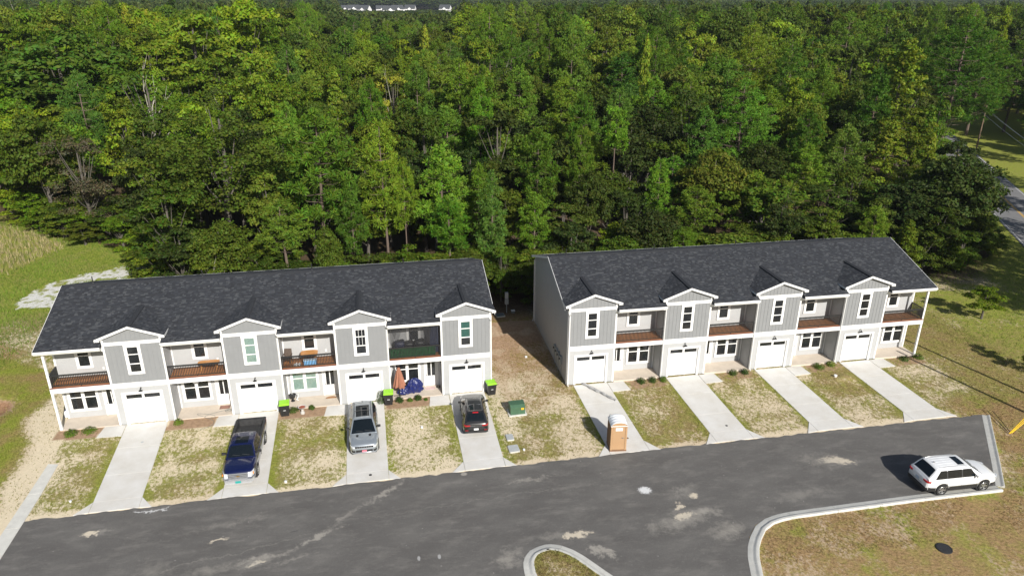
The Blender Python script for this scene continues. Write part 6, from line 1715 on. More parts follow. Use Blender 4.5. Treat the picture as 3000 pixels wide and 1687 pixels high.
HEROES = [
    ('pine', 13.7, 25, 18.2, 4.1, 0.4, 'pine', 'broad thick-trunked pine behind the middle of the left roof'),
    ('pine', 20.1, 26, 16.9, 2.7, 0.35, 'pine', 'pine behind the left roof above its third dormer, taller than its neighbours'),
    ('pine', 16.7, 23, 11.9, 1.9, 0.35, 'pineblue', 'small pine between the broad thick-trunked pine and the pines over the third dormer'),
    ('pine', 22.1, 25, 13.2, 1.8, 0.45, 'pine', 'slim pine squeezed between two bigger pines above the third dormer of the left roof'),
    ('pine', 25.9, 25, 14.5, 3.1, 0.35, 'pinebright', 'bright green layered pine behind the last dormer of the left roof'),
    ('pine', 30.6, 21, 12.3, 1.8, 0.12, 'pineblue', 'blue-green pine foliated almost to the ground beside the gap between the two rows'),
    ('pine', 37.7, 31, 14.8, 3.4, 0.45, 'pine', 'pine with a bare forked trunk rising behind the gap between the two rows'),
    ('pine', 48.4, 36, 16.0, 2.1, 0.68, 'pinebright', 'slender pine with a small crown on a long bare trunk above the right roof'),
    ('pine', 51.4, 28, 11.5, 1.9, 0.3, 'pinebright', 'small narrow bright pine right of the slender bare-trunked one'),
    ('pine', 87.9, 78, 24.0, 6.3, 0.45, 'pine', 'far tall pine whose crown tops the cluster over the right roof'),
    ('pine', 67.7, 58, 17.4, 4.5, 0.4, 'pine', 'spreading pine at the start of the big cluster above the right roof'),
    ('pine', 70.4, 46, 18.1, 5.6, 0.45, 'pinebright', 'biggest layered pine in the middle of the wood above the right roof'),
    ('pine', 91.5, 70, 20.8, 5.0, 0.45, 'pine', 'tall pine standing behind the biggest layered pine'),
    ('pine', 126.4, 72, 25.2, 8.8, 0.35, 'pine', 'large dark-limbed pine beside the bend of the main road'),
    ('pine', 106.4, 52, 10.8, 4.4, 0.3, 'pine', 'pine in the shade under the large dark-limbed pine by the road'),
    ('pine', 52.5, 105, 19.7, 6.5, 0.45, 'pine', 'pine crown rising over the oaks in the middle distance'),
    ('pine', 48.0, 140, 23.7, 6.3, 0.45, 'pine', 'tall pine on the far side of the wood under the distant houses'),
    ('pine', 128.5, 110, 25.3, 7.4, 0.35, 'pine', 'dense tall pine far back near the top right of the wood'),
    ('gum', 104.1, 58, 22.8, 7.8, 0.15, 'gum', 'tall conical sweetgum with yellowing tips near the main road'),
    ('gum', 89.8, 40, 13.1, 5.6, 0.15, 'gum', 'sweetgum with yellow-green leaf tips in front of the tallest one'),
    ('gum', 95.6, 36, 6.6, 3.8, 0.15, 'gum', 'smaller sweetgum at the road end of the wood'),
    ('gum', 62.5, 64, 23.2, 2.8, 0.3, 'yellow', 'narrow yellow-green tree with a straight pale stem amid dark oaks'),
    ('gum', 32.1, 115, 22.8, 3.4, 0.2, 'yellow', 'narrow yellowing tree far back below the distant houses'),
    ('gum', 26.0, 100, 19.6, 1.4, 0.15, 'bright', 'very slim pale green tree beside the narrow yellowing one'),
    ('sparse', 23.1, 72, 17.0, 4.1, 0.35, 'yellow', 'yellow-leaved tree with bare white branches in the middle of the wood'),
    ('oak', 3.0, 33, 18.7, 7.1, 0.1, 'oak', 'huge dark spreading oak over the left end of the left roof'),
    ('oak', -1.5, 26, 11.7, 4.0, 0.05, 'oakmid', 'low oak whose boughs reach over the gravel at the left clearing'),
    ('oak', 1.7, 80, 20.6, 6.1, 0.2, 'bright', 'bright green rounded tree high in the left part of the wood'),
    ('oak', -11.1, 100, 26.5, 8.7, 0.2, 'bright', 'sunlit yellow-green tree at the top left edge of the view'),
    ('oak', -4.8, 110, 28.3, 7.9, 0.2, 'bright', 'tallest sunlit tree beside the faint far haze at the top'),
    ('oak', -29.2, 85, 24.1, 9.0, 0.2, 'oakmid', 'wide mid-green tree at the upper left corner of the wood'),
    ('sparse', -12.3, 66, 19.2, 6.8, 0.2, 'oakmid', 'old tree with white dead limbs showing through its crown on the left'),
    ('oak', -26.4, 62, 15.3, 5.9, 0.1, 'bright', 'fresh green tree behind the dead-looking grey tree'),
    ('oak', -26.7, 56, 12.1, 4.4, 0.05, 'bright', 'yellowish green tree at the left edge above the tall dry grass'),
    ('grey', -15.7, 46, 13.5, 4.2, 0.1, 'grey', 'grey half-dead tree at the edge of the clearing beside the tall dry grass'),
    ('oak', 85.2, 21, 12.8, 4.3, 0.05, 'oakdark', 'dark round evergreen oak on the lawn edge beside the road'),
    ('oak', 71.0, 25, 8.2, 4.7, 0.08, 'oak', 'leafy oak behind the third dormer of the right roof'),
    ('oak', 62.3, 24, 9.5, 4.6, 0.08, 'oakmid', 'rounded mid-green oak behind the second dormer of the right roof'),
    ('oak', 58.8, 30, 12.3, 4.1, 0.1, 'oak', 'oak above the ridge between the first two dormers of the right roof'),
    ('oak', 44.7, 22, 6.2, 2.3, 0.05, 'bright', 'small bright bushy tree just behind the near corner of the right roof'),
    ('oak', 42.5, 27, 11.2, 2.6, 0.1, 'oakdark', 'dark oak behind the gap end of the right roof'),
    ('oak', 8.0, 28, 11.9, 3.2, 0.08, 'oakmid', 'oak between the huge dark oak and the thick-trunked pine'),
    ('oak', 80.2, 30, 7.6, 3.8, 0.08, 'oakmid', 'oak just left of the sweetgums above the right roof'),
    ('oak', 14.3, 20, 8.4, 1.5, 0.05, 'oakmid', 'low understorey tree under the thick-trunked pine behind the left roof'),
    ('oak', 31.0, 17.5, 6, 1.1, 0.1, 'oakmid', 'small thin tree at the mouth of the gap between the rows'),
    ('oak', 93.5, 32, 12.5, 4.0, 0.05, 'oakdark', 'second dark evergreen oak just behind the round one beside the road')]
# ------------------------------------------------------------------ trees
def leafmat(name, needle=False):
    mt, t, n, l, b = nt(name)
    oi = n.new("ShaderNodeObjectInfo")
    a = n.new("ShaderNodeAttribute"); a.attribute_name = "tint"
    mu = n.new("ShaderNodeMix"); mu.data_type = 'RGBA'; mu.blend_type = 'MULTIPLY'; mu.inputs[0].default_value = 1
    l.new(oi.outputs["Color"], mu.inputs[6]); l.new(a.outputs["Color"], mu.inputs[7])
    hs = n.new("ShaderNodeHueSaturation")
    h1 = n.new("ShaderNodeMath"); h1.operation = 'MULTIPLY_ADD'; l.new(oi.outputs["Random"], h1.inputs[0]); h1.inputs[1].default_value = .035; h1.inputs[2].default_value = .483
    h2 = n.new("ShaderNodeMath"); h2.operation = 'MULTIPLY_ADD'; l.new(oi.outputs["Random"], h2.inputs[0]); h2.inputs[1].default_value = -.45; h2.inputs[2].default_value = 1.22
    l.new(h1.outputs[0], hs.inputs["Hue"]); l.new(h2.outputs[0], hs.inputs["Value"]); l.new(mu.outputs[2], hs.inputs["Color"])
    l.new(hs.outputs[0], b.inputs["Base Color"]); b.inputs["Roughness"].default_value = .6; b.inputs["Specular IOR Level"].default_value = .16
    tr = n.new("ShaderNodeBsdfTranslucent"); 
    br = n.new("ShaderNodeMix"); br.data_type = 'RGBA'; br.blend_type = 'MULTIPLY'; br.inputs[0].default_value = 1; l.new(hs.outputs[0], br.inputs[6]); br.inputs[7].default_value = (1.5, 1.5, .7, 1)
    l.new(br.outputs[2], tr.inputs[0])
    mx = n.new("ShaderNodeMixShader"); mx.inputs[0].default_value = .26 if needle else .34
    l.new(b.outputs[0], mx.inputs[1]); l.new(tr.outputs[0], mx.inputs[2]); l.new(mx.outputs[0], n["Material Output"].inputs[0])
    return mt
M['leaf'] = leafmat("tree_leaves"); M['needle'] = leafmat("pine_needles", True)
M['bark'] = mat("grey_bark", (0.10, 0.088, 0.074), .9, var=.35, vs=3, stretch=(3, 3, .6))
M['pbark'] = mat("pine_bark", (0.13, 0.095, 0.075), .9, var=.35, vs=4, stretch=(3, 3, .6))
M['dead'] = mat("bleached_branch", (0.36, 0.33, 0.28), .85, var=.25, vs=4)
RG = np.random.RandomState(42)
def unit(v): return v / np.maximum(np.linalg.norm(v, axis=-1, keepdims=True), 1e-6)
def leaf_quads(P_, N_, sx, sy):
    """folded rhomb leaves sprays at points P_ with normals N_"""
    n_ = len(P_)
    t_ = unit(np.cross(N_, unit(RG.normal(size=(n_, 3)))))
    b_ = np.cross(N_, t_)
    sx = sx[:, None]; sy = sy[:, None]
    droop = N_ * (-.18 * sx)
    V = np.stack([P_ - t_ * sx + droop, P_ + b_ * sy, P_ + t_ * sx + droop, P_ - b_ * sy], 1)
    return V.reshape(-1, 3), np.arange(n_ * 4).reshape(-1, 4)
def crown_mesh(name, clumps, per, size, m_, seed, flat=.72, upb=.45):
    """clumps: (x,y,z,r). Leaves fill the outer shell of every clump"""
    RG.seed(seed)
    Ps = []; Ns = []; T = []
    for (x, y, z, r) in clumps:
        k = int(per * (r / 1.1) ** 2)
        d = unit(RG.normal(size=(k, 3)))
        low = d[:, 2] < -.25
        d[low, 2] *= -RG.rand(low.sum()) * .8
        d = unit(d)
        lump = 1 + .22 * np.sin(d[:, 0] * 5 + x * 3) * np.sin(d[:, 1] * 5 + y * 3)
        rr = r * (RG.rand(k) ** .35) * lump * (.82 + .25 * RG.rand(k))
        p = d * rr[:, None]; p[:, 2] *= flat
        Ps.append(p + [x, y, z])
        Ns.append(unit(d * .65 + [0, 0, upb] + RG.normal(size=(k, 3)) * .45))
        br = RG.uniform(.82, 1.2)
        tc = np.stack([br * RG.uniform(.8, 1.25, k), br * RG.uniform(.85, 1.2, k), br * RG.uniform(.7, 1.2, k)], -1)
        T.append(tc)
    P_ = np.concatenate(Ps); N_ = np.concatenate(Ns); T = np.concatenate(T)
    s = size * RG.uniform(.6, 1.35, len(P_))
    V, F_ = leaf_quads(P_, N_, s, s * .62)
    return np_mesh(name, V, F_, m_, {"tint": np.repeat(T, 4, 0)})
def pine_crown(name, tufts, per, m_, seed, ln=.42, wd=.035):
    """tufts: (x,y,z,r): bottle-brush balls of needle blades pointing out and up"""
    RG.seed(seed); Vs = []; T = []
    for (x, y, z, r) in tufts:
        sub = max(3, int(5 * (r / .7) ** 2))
        for q in range(sub):
            c = np.array([x, y, z]) + unit(RG.normal(size=3)) * r * RG.rand() ** .5 * [1, 1, .55]
            k = int(per / 5 * 1.6)
            d = unit(RG.normal(size=(k, 3)) + [0, 0, .55])
            L_ = ln * RG.uniform(.7, 1.2, k)[:, None]
            sd = unit(np.cross(d, RG.normal(size=(k, 3)))) * wd * RG.uniform(.7, 1.3, k)[:, None]
            base = c + d * .05
            V = np.stack([base - sd * .8, base + sd * .8, base + d * L_ + sd * .9, base + d * L_ - sd * .9], 1)
            Vs.append(V.reshape(-1, 3))
            br = RG.uniform(.8, 1.25)
            T.append(np.repeat(np.stack([br * RG.uniform(.8, 1.3, k), br * RG.uniform(.85, 1.2, k), br * RG.uniform(.6, 1.2, k)], -1), 4, 0))
    V = np.concatenate(Vs); T = np.concatenate(T)
    return np_mesh(name, V, np.arange(len(V)).reshape(-1, 4), m_, {"tint": T})

def trunk_mesh(name, H, r0, limbs, m_, lean=.03, dead=(), mdead=None):
    mb = MB()
    pth = [(lean * H * math.sin(i * .5 + 1) * .5, lean * H * math.cos(i * .4) * .4 - lean * H * .4, H * i / 9) for i in range(10)]
    mb.tube([(p[0], p[1], p[2] - (.3 if i == 0 else 0)) for i, p in enumerate(pth)], [r0 * (1.25 if i == 0 else 1) * (1 - .8 * i / 9) for i in range(10)], 8)
    def tp(z):
        f = max(0, min(8.999, z / H * 9)); i = int(f); a, b_ = Vector(pth[i]), Vector(pth[i + 1]); return a.lerp(b_, f - i)
    for (z, ex, ey, ez, r_) in limbs:
        a = tp(z); e_ = Vector((ex, ey, ez)); mid = a.lerp(e_, .5) + Vector((0, 0, -.08 * (e_ - a).length))
        mb.tube([a, mid, e_], [r_, r_ * .6, r_ * .25], 5)
    for (z, ex, ey, ez, r_) in dead:
        a = tp(z); e_ = Vector((ex, ey, ez)); mid = a.lerp(e_, .55) + Vector((.15, .1, .25))
        mb.tube([a, mid, e_], [r_, r_ * .8, r_ * .4], 5, 1 if mdead else 0)
        for q in range(3):
            s_ = mid.lerp(e_, q / 3); mb.tube([s_, s_ + (e_ - a) * .28 + Vector((rnd.uniform(-.5, .5), rnd.uniform(-.5, .5), rnd.uniform(0, .5)))], [r_ * .45, r_ * .15], 4, 1 if mdead else 0)
    return mb.mesh(name, [m_, mdead] if mdead else m_, True)

# proto trees, unit: height 10, crown radius ~3.2 (scaled per tree in xy and z)
def proto_broad(seed, kind='round', per=270, size=.145):
    r = random.Random(seed); cl = []; limbs = []
    H = 10.0
    if kind == 'round':
        zc, rz_, rx_ = 6.1, 3.6, 3.3; n_ = 46
        for i in range(n_):
            z = 1 - 2 * (i + .5) / n_ * .80; a = i * 2.39996 + r.uniform(-.3, .3); q = math.sqrt(max(0, 1 - z * z))
            k = r.uniform(.72, 1.08); rr = r.uniform(.75, 1.25)
            cl.append((rx_ * q * math.cos(a) * k * .86, rx_ * q * math.sin(a) * k * .86, zc + rz_ * z * k * .82, rr))
        for i in range(8): a = i * .8; cl.append((1.2 * math.cos(a), 1.2 * math.sin(a), zc + r.uniform(-1.6, 1.2), 1.2))
    elif kind == 'lobed':
        for i in range(14):
            a = i * 2.4; z = 8.6 - 5.2 * (i / 14) ** 1.1; q = .4 + 2.3 * min(1, i / 5) * r.uniform(.75, 1.1)
            for j in range(4):
                b_ = j * 1.57 + r.uniform(-.4, .4); cl.append((q * math.cos(a) + .55 * math.cos(b_), q * math.sin(a) + .55 * math.sin(b_), z + r.uniform(-.35, .45), r.uniform(.5, .85)))
        for i in range(8): a = i * .8; cl.append((1.1 * math.cos(a), 1.1 * math.sin(a), r.uniform(3.4, 7.4), 1.1))
    elif kind == 'big':
        for i in range(120):
            z = 1 - 2 * (i + .5) / 120 * .82; a = i * 2.39996 + r.uniform(-.3, .3); q = math.sqrt(max(0, 1 - z * z)); k = r.uniform(.66, 1.08)
            cl.append((3.3 * q * math.cos(a) * k * .93, 3.3 * q * math.sin(a) * k * .93, 5.2 + 4.5 * z * k * .93, r.uniform(.45, .75)))
        for i in range(10): a = i * .63; cl.append((1.6 * math.cos(a), 1.6 * math.sin(a), 5.4 + r.uniform(-2, 1.6), 1.1))
    elif kind == 'irregular':
        for i in range(9):                       # sub-crowns with gaps between
            a = i * 2.4 + r.uniform(-.4, .4); q = r.uniform(.9, 2.3); zc = r.uniform(4.0, 8.6)
            if i == 0: q = .3; zc = 8.7
            cx, cy = q * math.cos(a), q * math.sin(a)
            for j in range(6):
                b_ = r.uniform(0, 6.28); e_ = r.uniform(-.5, 1); cl.append((cx + .95 * math.cos(b_), cy + .95 * math.sin(b_), zc + e_ * .75, r.uniform(.55, .95)))
            limbs.append((zc * .55, cx, cy, zc - .2, .06))
        for i in range(10): a = i * .63; cl.append((2.2 * math.cos(a) * r.uniform(.5, 1.1), 2.2 * math.sin(a), r.uniform(2.2, 4.0), .8))
    elif kind == 'cone':
        for i in range(62):
            f = (i + .5) / 62; z = 1.3 + 8.5 * f; q = 3.0 * (1 - f) ** .75 * (.62 + .38 * r.random()) * (1 if i % 2 else .72); a = i * 2.39996
            cl.append((q * math.cos(a), q * math.sin(a), z, r.uniform(.42, .85) * (1.1 - .5 * f)))
        for i in range(12): cl.append((r.uniform(-.5, .5), r.uniform(-.5, .5), 2 + i * .6, .8))
    elif kind == 'sparse':
        for i in range(26):
            a = i * 2.4; z = r.uniform(4.2, 9.6); q = r.uniform(1.2, 3.1) * math.sqrt(max(.1, 1 - ((z - 6.6) / 3.6) ** 2))
            cl.append((q * math.cos(a), q * math.sin(a), z, r.uniform(.5, .9)))
    for i in range(7):
        c = cl[(i * 7) % len(cl)]; limbs.append((max(2.0, c[2] * .55), c[0] * .8, c[1] * .8, c[2] - .3, .07))
    dead = []
    if kind == 'sparse':
        for i in range(6): c = cl[(i * 5 + 2) % len(cl)]; dead.append((max(3, c[2] * .6), c[0] * 1.05, c[1] * 1.05, c[2] + .45, .04))
    cm = crown_mesh("crown", cl, per, size, M['leaf'], seed)
    tm = trunk_mesh("trunk", 8.8, .22, limbs, M['bark'], dead=dead, mdead=M['dead'] if dead else None)
    return cm, tm
def proto_pine(seed, base=.4, per=105, H=10.0, wide=1.9, ln=.27, step=(.42, .62), nb0=4, tr=1.0):
    r = random.Random(seed); tufts = []; limbs = []
    z = H * base; k = 0
    while z < H - .3:
        f = (z - H * base) / (H * (1 - base))
        reach = wide * (math.sin(math.pi * (.18 + .80 * f)) ** .8) * (1.1 - .55 * f)
        nb = nb0 if f < .85 else 3
        for b_ in range(nb):
            a = k * 2.1 + b_ * 6.283 / nb + r.uniform(-.4, .4)
            if r.random() < .13: continue
            L_ = reach * r.uniform(.6, 1.15); ez = z + L_ * r.uniform(.05, .38)
            ca, sa = math.cos(a), math.sin(a)
            limbs.append((z, L_ * ca, L_ * sa, ez, .022))
            tufts.append((L_ * ca, L_ * sa, ez + .08, r.uniform(.42, .66) * tr))
            if L_ > .8: tufts.append((L_ * .6 * ca + r.uniform(-.2, .2), L_ * .6 * sa + r.uniform(-.2, .2), z + (ez - z) * .6 + .15, r.uniform(.38, .58) * tr))
            if L_ > 1.3: tufts.append((L_ * .8 * math.cos(a + .35), L_ * .8 * math.sin(a + .35), ez + r.uniform(-.1, .25), r.uniform(.34, .55) * tr))
        z += r.uniform(*step); k += 1
    tufts.append((0, 0, H - .15, .35)); tufts.append((.1, -.1, H - .5, .45))
    cm = pine_crown("crown", tufts, per, M['needle'], seed, ln=ln, wd=.024 * ln / .27)
    tm = trunk_mesh("trunk", H - .3, .13, limbs, M['pbark'], lean=.012)
    return cm, tm
PR = {}
PR['oak'] = [proto_broad(s, k) for s, k in ((1, 'round'), (2, 'irregular'), (3, 'round'), (4, 'irregular'), (5, 'irregular'), (6, 'round'), (9, 'irregular'), (10, 'lobed'), (13, 'lobed'))]
PR['gum'] = [proto_broad(s, 'cone', 300, .12) for s in (11, 12)]
PR['sparse'] = [proto_broad(s, 'sparse', 190, .12) for s in (21, 22)]
PR['grey'] = [proto_broad(31, 'irregular', 260, .085)]
PR['pine'] = [proto_pine(41, .40), proto_pine(42, .35), proto_pine(43, .5, wide=1.6), proto_pine(44, .12, wide=1.5), proto_pine(45, .70, wide=1.5), proto_pine(46, .45, wide=2.3), proto_pine(47, .24, wide=2.9, step=(.30, .44), nb0=5, ln=.20, per=95, tr=.85)]
PR['oakbig'] = [proto_broad(7, 'big', 330, .085), proto_broad(8, 'big', 330, .085)]
PRB = [.40, .35, .5, .12, .70, .46, 9]
TC = dict(pine=(.100, .174, .017), pinebright=(.120, .222, .021), pineblue=(.082, .160, .023), gum=(.165, .212, .019), yellow=(.235, .29, .028), bright=(.150, .218, .015),
          oak=(.066, .098, .012), oakmid=(.099, .146, .015), oakdark=(.042, .063, .012), grey=(.096, .096, .058))
OAKS = ('oak', 'oakdark')
KN = dict(pine='pine_tree', oak='broadleaf_tree', gum='sweetgum_tree', sparse='bare_limbed_tree', grey='grey_tree')
def plant(kd, x, y, h_, r_, cb, col, lab, group=None, rz=None, pick=None, zs=None):
    pr = PR[kd]
    if kd == 'oak' and r_ > 5.5 and y < 70: pr = PR['oakbig']; pick = int(x) % 2
    if kd == 'pine' and r_ > 4.4: pick = 6
    if pick is None:
        pick = min(range(len(pr)), key=lambda i: abs(PRB[i] - cb)) if kd == 'pine' else (int(abs(x * 7 + y * 13)) % len(pr))
    cm, tm = pr[pick]
    e = thing('oak_tree' if kd == 'oak' and col in OAKS else KN[kd], lab, {'pine': 'pine tree', 'gum': 'sweetgum tree'}.get(kd, 'tree'), (x, y, -.03), rz if rz is not None else rnd.uniform(0, 6.28), group)
    sxy = r_ / {'pine': 2.1 if pick != 3 else 1.6}.get(kd, 3.3); sz = h_ / 10.0
    if kd == 'pine': sxy = r_ / [2.15, 2.15, 1.8, 1.7, 1.7, 2.55, 3.1][pick]
    u1 = rnd.uniform(.86, 1.16); e.scale = (sxy * u1, sxy / u1 * rnd.uniform(.94, 1.06), sz)
    c = TC[col]; j = rnd.uniform(.85, 1.15)
    for nm, me_ in (("crown", cm), ("trunk", tm)):
        o = link(nm, me_, e)
        if nm == "crown": o['kind'] = 'stuff' if False else 'thing'; del o['kind']
        o.color = (c[0] * j * rnd.uniform(.9, 1.12), c[1] * j, c[2] * j * rnd.uniform(.8, 1.2), 1)
    return e
for h in HEROES: plant(*h)

# trees filling the wood: drawn at random, thinned to a natural spacing
taken = [(h[1], h[2], max(2.2, h[4] * .62)) for h in HEROES]
Rf = random.Random(77)
cands = []
def visible_w(x, y):
    d = y + 49.4; dx = x - 19
    ax = dx * math.cos(.1933) - d * math.sin(.1933); ay = dx * math.sin(.1933) + d * math.cos(.1933)
    return abs(ax) < ay * .735 + 12
fp = np.array(FOREST)
def in_forest(x, y): return bool(inpoly(np.array([x]), np.array([y]), FOREST)[0])
ROADCLEAR = lambda x, y: not ((-7.5 if y < 80 else -5) < ((x - RL0.x) * RN.x + (y - RL0.y) * RN.y) < RW + 4)
fill = []
cell = {}
def ok(x, y, r_):
    for (a, b_, q) in taken:
        if (a - x) ** 2 + (b_ - y) ** 2 < (q + r_) ** 2 * .72: return False
    cx, cy = int(x // 8), int(y // 8)
    for i in range(cx - 2, cx + 3):
        for j in range(cy - 2, cy + 3):
            for (a, b_, q) in cell.get((i, j), ()):
                if (a - x) ** 2 + (b_ - y) ** 2 < (q + r_) ** 2 * .62: return False
    return True
YMAX = 215
for tries in range(60000):
    t_ = Rf.random(); y = 16 + (YMAX - 16) * t_ ** 1.15; x = Rf.uniform(19 - 1.0 * (y + 50), 19 + 1.35 * (y + 50))
    r_ = Rf.uniform(1.8, 3.1) + min(2.2, (y - 16) * .018)
    s = (x - RL0.x) * RN.x + (y - RL0.y) * RN.y
    if not visible_w(x, y) or not (in_forest(x, y) or (s > 24 and y > 60) or (y > 118 and s > 0)) or (y < 105 and not ROADCLEAR(x, y)) or not ok(x, y, r_): continue
    # the clearing at the left stays open, so do the sight lines to the gap
    if y < 17.5 and 27 < x < 36: continue
    s = (x - RL0.x) * RN.x + (y - RL0.y) * RN.y
    if 0 < s < 22 and y < 117: continue
    cell.setdefault((int(x // 8), int(y // 8)), []).append((x, y, r_)); fill.append((x, y, r_))
    if len(fill) >= 700: break
fill.sort(key=lambda p: math.hypot(p[0] - 19, p[1] + 49))
ZN = ["at the left edge", "above first left dormer", "above second left dormer", "above third left dormer", "above fourth left dormer", "above the gap", "above first right dormer", "above second right dormer",
      "above third right dormer", "above fourth right dormer", "by the main road", "at the right edge"]
ZX = [250, 560, 880, 1200, 1450, 1640, 1880, 2150, 2420, 2680, 2850]
from bpy_extras.object_utils import world_to_camera_view
def PXF(x, y, z=18):
    q = Vector((x, y, z)) - Vector(CAMLOC); d_ = cam.matrix_world.to_3x3().transposed() @ q
    return (1500 + 2134.05 * d_.x / -d_.z) if True else 0
def zone(x, y, z=10):
    q = Vector((x, y, z)) - Vector(CAMLOC); d_ = cam.matrix_world.to_3x3().transposed() @ q
    px = 1500 + 2134.05 * d_.x / -d_.z
    return ZN[sum(px > e_ for e_ in ZX)]
ADJ = dict(oak="dark green", oakmid="mid green", oakdark="blackish green", bright="bright green", pine="green", pinebright="fresh green", pineblue="bluish green", gum="yellow-green", yellow="yellowing")
for i, (x, y, r_) in enumerate(fill):
    left = x < 12 - (y - 30) * .15
    u_ = Rf.random()
    if u_ < (.06 if left else .24): kd = 'pine'; col = Rf.choice(['pine', 'pine', 'pinebright', 'pineblue'] if y < 60 else ['pine', 'pine', 'pineblue'])
    elif u_ < (.11 if left else .29): kd = 'gum'; col = Rf.choice(['gum', 'bright', 'gum', 'oakmid'])
    elif u_ < (.13 if left else .31): kd = 'sparse'; col = Rf.choice(['oakmid', 'oak'])
    else: kd = 'oak'; col = Rf.choice(['bright', 'oakmid', 'bright', 'oak', 'bright'] if left and y > 50 else (['oak', 'oakdark', 'oakmid', 'oakdark', 'oak'] if y < 60 else ['oak', 'oak', 'oakmid', 'oakmid', 'oak', 'bright']))
    front = min(1, max(0, (y - 16) / 30))
    hh = (6.8 + 7.2 * front + min(5.5, max(0, (y - 46) * .06))) * Rf.uniform(.80, 1.18)
    if kd == 'pine': hh *= 1.14
    win = 950 < PXF(x, y) < 1360
    if y > 70: hh = hh * (1.0 if win else 1.0 + .26 * min(1, (y - 70) / 50))
    hh = min(hh, 21.5 if win else 26.5)
    rr = r_ * (1.36 if kd == 'oak' else (1.08 if kd == 'pine' else 1.0))
    depth = "front" if y < 24 else ("second rank" if y < 34 else ("third rank" if y < 46 else ("middle" if y < 70 else ("back" if y < 110 else ("far back" if y < 160 else "farthest")))))
    nm_ = {'pine': 'pine', 'oak': 'round tree', 'gum': 'conical tree', 'sparse': 'thin tree'}[kd]
    sz_ = "small" if hh < 9.5 else ("tall" if hh > 14.5 else "medium")
    lab = f"{sz_} {ADJ[col]} {nm_}, {depth} of wood, {zone(x, y)}"
    plant(kd, round(x, 2), round(y, 2), round(hh, 2), round(rr, 2), .4, col, lab, group=lab, pick=Rf.randrange(len(PR[kd])) if kd != 'pine' else Rf.choice([0, 1, 2, 5, 0, 5]))
# shrubs and understorey at the wood's edge
edge_pts = []
for tries in range(16000):
    x = Rf.uniform(-30, 92); y = Rf.uniform(13.5, 60)
    if not in_forest(x, y): continue
    if in_forest(x, y - 8) and in_forest(x - 5, y) : continue
    if 27.5 < x < 34 and y < 17.8: continue
    if any((a - x) ** 2 + (b_ - y) ** 2 < 4.0 for a, b_, q in edge_pts): continue
    if not visible_w(x, y): continue
    edge_pts.append((x, y, 1))
    if len(edge_pts) > 190: break
for x, y, _ in edge_pts:
    col = Rf.choice(['oak', 'oakmid', 'oakmid', 'bright'] if x < 0 else ['oak', 'oakmid', 'oak'])
    hh = Rf.uniform(2.4, 5.8)
    cm, tm = PR['oak'][Rf.choice([1, 3, 4])]
    lab = f"{'low' if hh < 3.4 else 'high'} {ADJ[col]} bush on the wood's edge {zone(x, y, 1)}"
    e = thing("edge_bush", lab, "bush", (x, y, -.8 * hh / 5), Rf.uniform(0, 6.28), lab)
    e.scale = (hh * .17, hh * .17, hh / 9)
    for nm, me_ in (("crown", cm), ("trunk", tm)):
        o = link(nm, me_, e); c = TC[col]; o.color = (*c, 1)
# several alike in one part of the wood: say which, counted from the left
from collections import defaultdict
same = defaultdict(list)
for o in list(COL.objects):
    if o.parent is None and o.get('label') and o.get('group') == o.get('label'): same[o['label']].append(o)
ORD = ["leftmost", "second from left", "third from left", "fourth from left", "fifth from left", "sixth from left", "seventh from left", "eighth from left", "ninth from left", "tenth from left", "eleventh from left", "twelfth from left", "thirteenth from left", "fourteenth from left", "fifteenth from left", "sixteenth from left"]
for lb, os_ in same.items():
    if len(os_) == 1: del os_[0]['group']; continue
    os_.sort(key=lambda o: PXF(o.location.x, o.location.y))
    g_ = lb.replace(', ', ' ')
    for i, o in enumerate(os_):
        o['group'] = g_
        o['label'] = lb + ", " + ("rightmost" if i == len(os_) - 1 else ORD[min(i, 15)])
# right side: field trees across the main road, trees out of view that shade the lawn
for (x, y, h_, r_, cb, col, lab) in ((161, 93.5, 20, 7.0, .6, 'pine', "big lone pine on the open grass across the main road"), (150, 60, 12, 5, .5, 'pine', "dark pine leaning in at the right edge beside the main road"),
        (150, 92, 22, 7.5, .3, 'pine', "full pine at the top right corner in front of the open field"), (128, 84, 19, 6.0, .3, 'pine', "broad pine at the road's bend hiding the carriageway"), (87, -4, 17, 5.0, .4, 'pine', "tall roadside pine shading the right lawn"), (93, 3, 18, 5.0, .4, 'pine', "second roadside pine shading the right lawn"), (100, 9, 17, 5.0, .4, 'pine', "third roadside pine whose shade reaches the main road"),
        (107, 17, 16, 4.5, .4, 'pine', "fourth roadside pine whose shade reaches the main road"), (91, -9, 18, 5.2, .35, 'pine', "broad roadside pine shading the middle of the right lawn"), (98, -3, 18, 5.2, .35, 'pine', "broad roadside pine shading the grass by the main road"), (118, 24, 17, 5.0, .4, 'pine', "pine across the main road shading the carriageway"), (128, 38, 17, 5.0, .4, 'pine', "second pine across the main road shading the carriageway"),
        (140, 62, 13, 5, .4, 'pine', "third pine across the main road near its bend")):
    plant('pine', x, y, h_, r_, cb, col, lab)
for (kd, x, y, h_, r_, col, lab) in (('oak', 75.7, 4.9, 3.6, 1.75, 'bright', "young leafy tree standing alone on the right lawn"), ('oak', 82.6, 16.4, 2.4, 1.0, 'bright', "small green sapling near the wood by the main road"),
        ('oak', 71.6, -5.2, 3.0, 1.3, 'oakmid', "young tree cut by the right edge of the view above the guy wires"), ('oak', -19.6, 47.4, 4.2, 2.4, 'oakmid', "low dark bush under the grey tree at the clearing"),
        ('oak', -16.2, 44.0, 3.0, 2.2, 'oak', "squat bush between the grey tree and the green clearing"), ('oak', -23.5, 50.5, 5.5, 2.8, 'bright', "bright bush behind the tall dry grass at the left edge")):
    plant(kd, x, y, h_, r_, 0, col, lab)

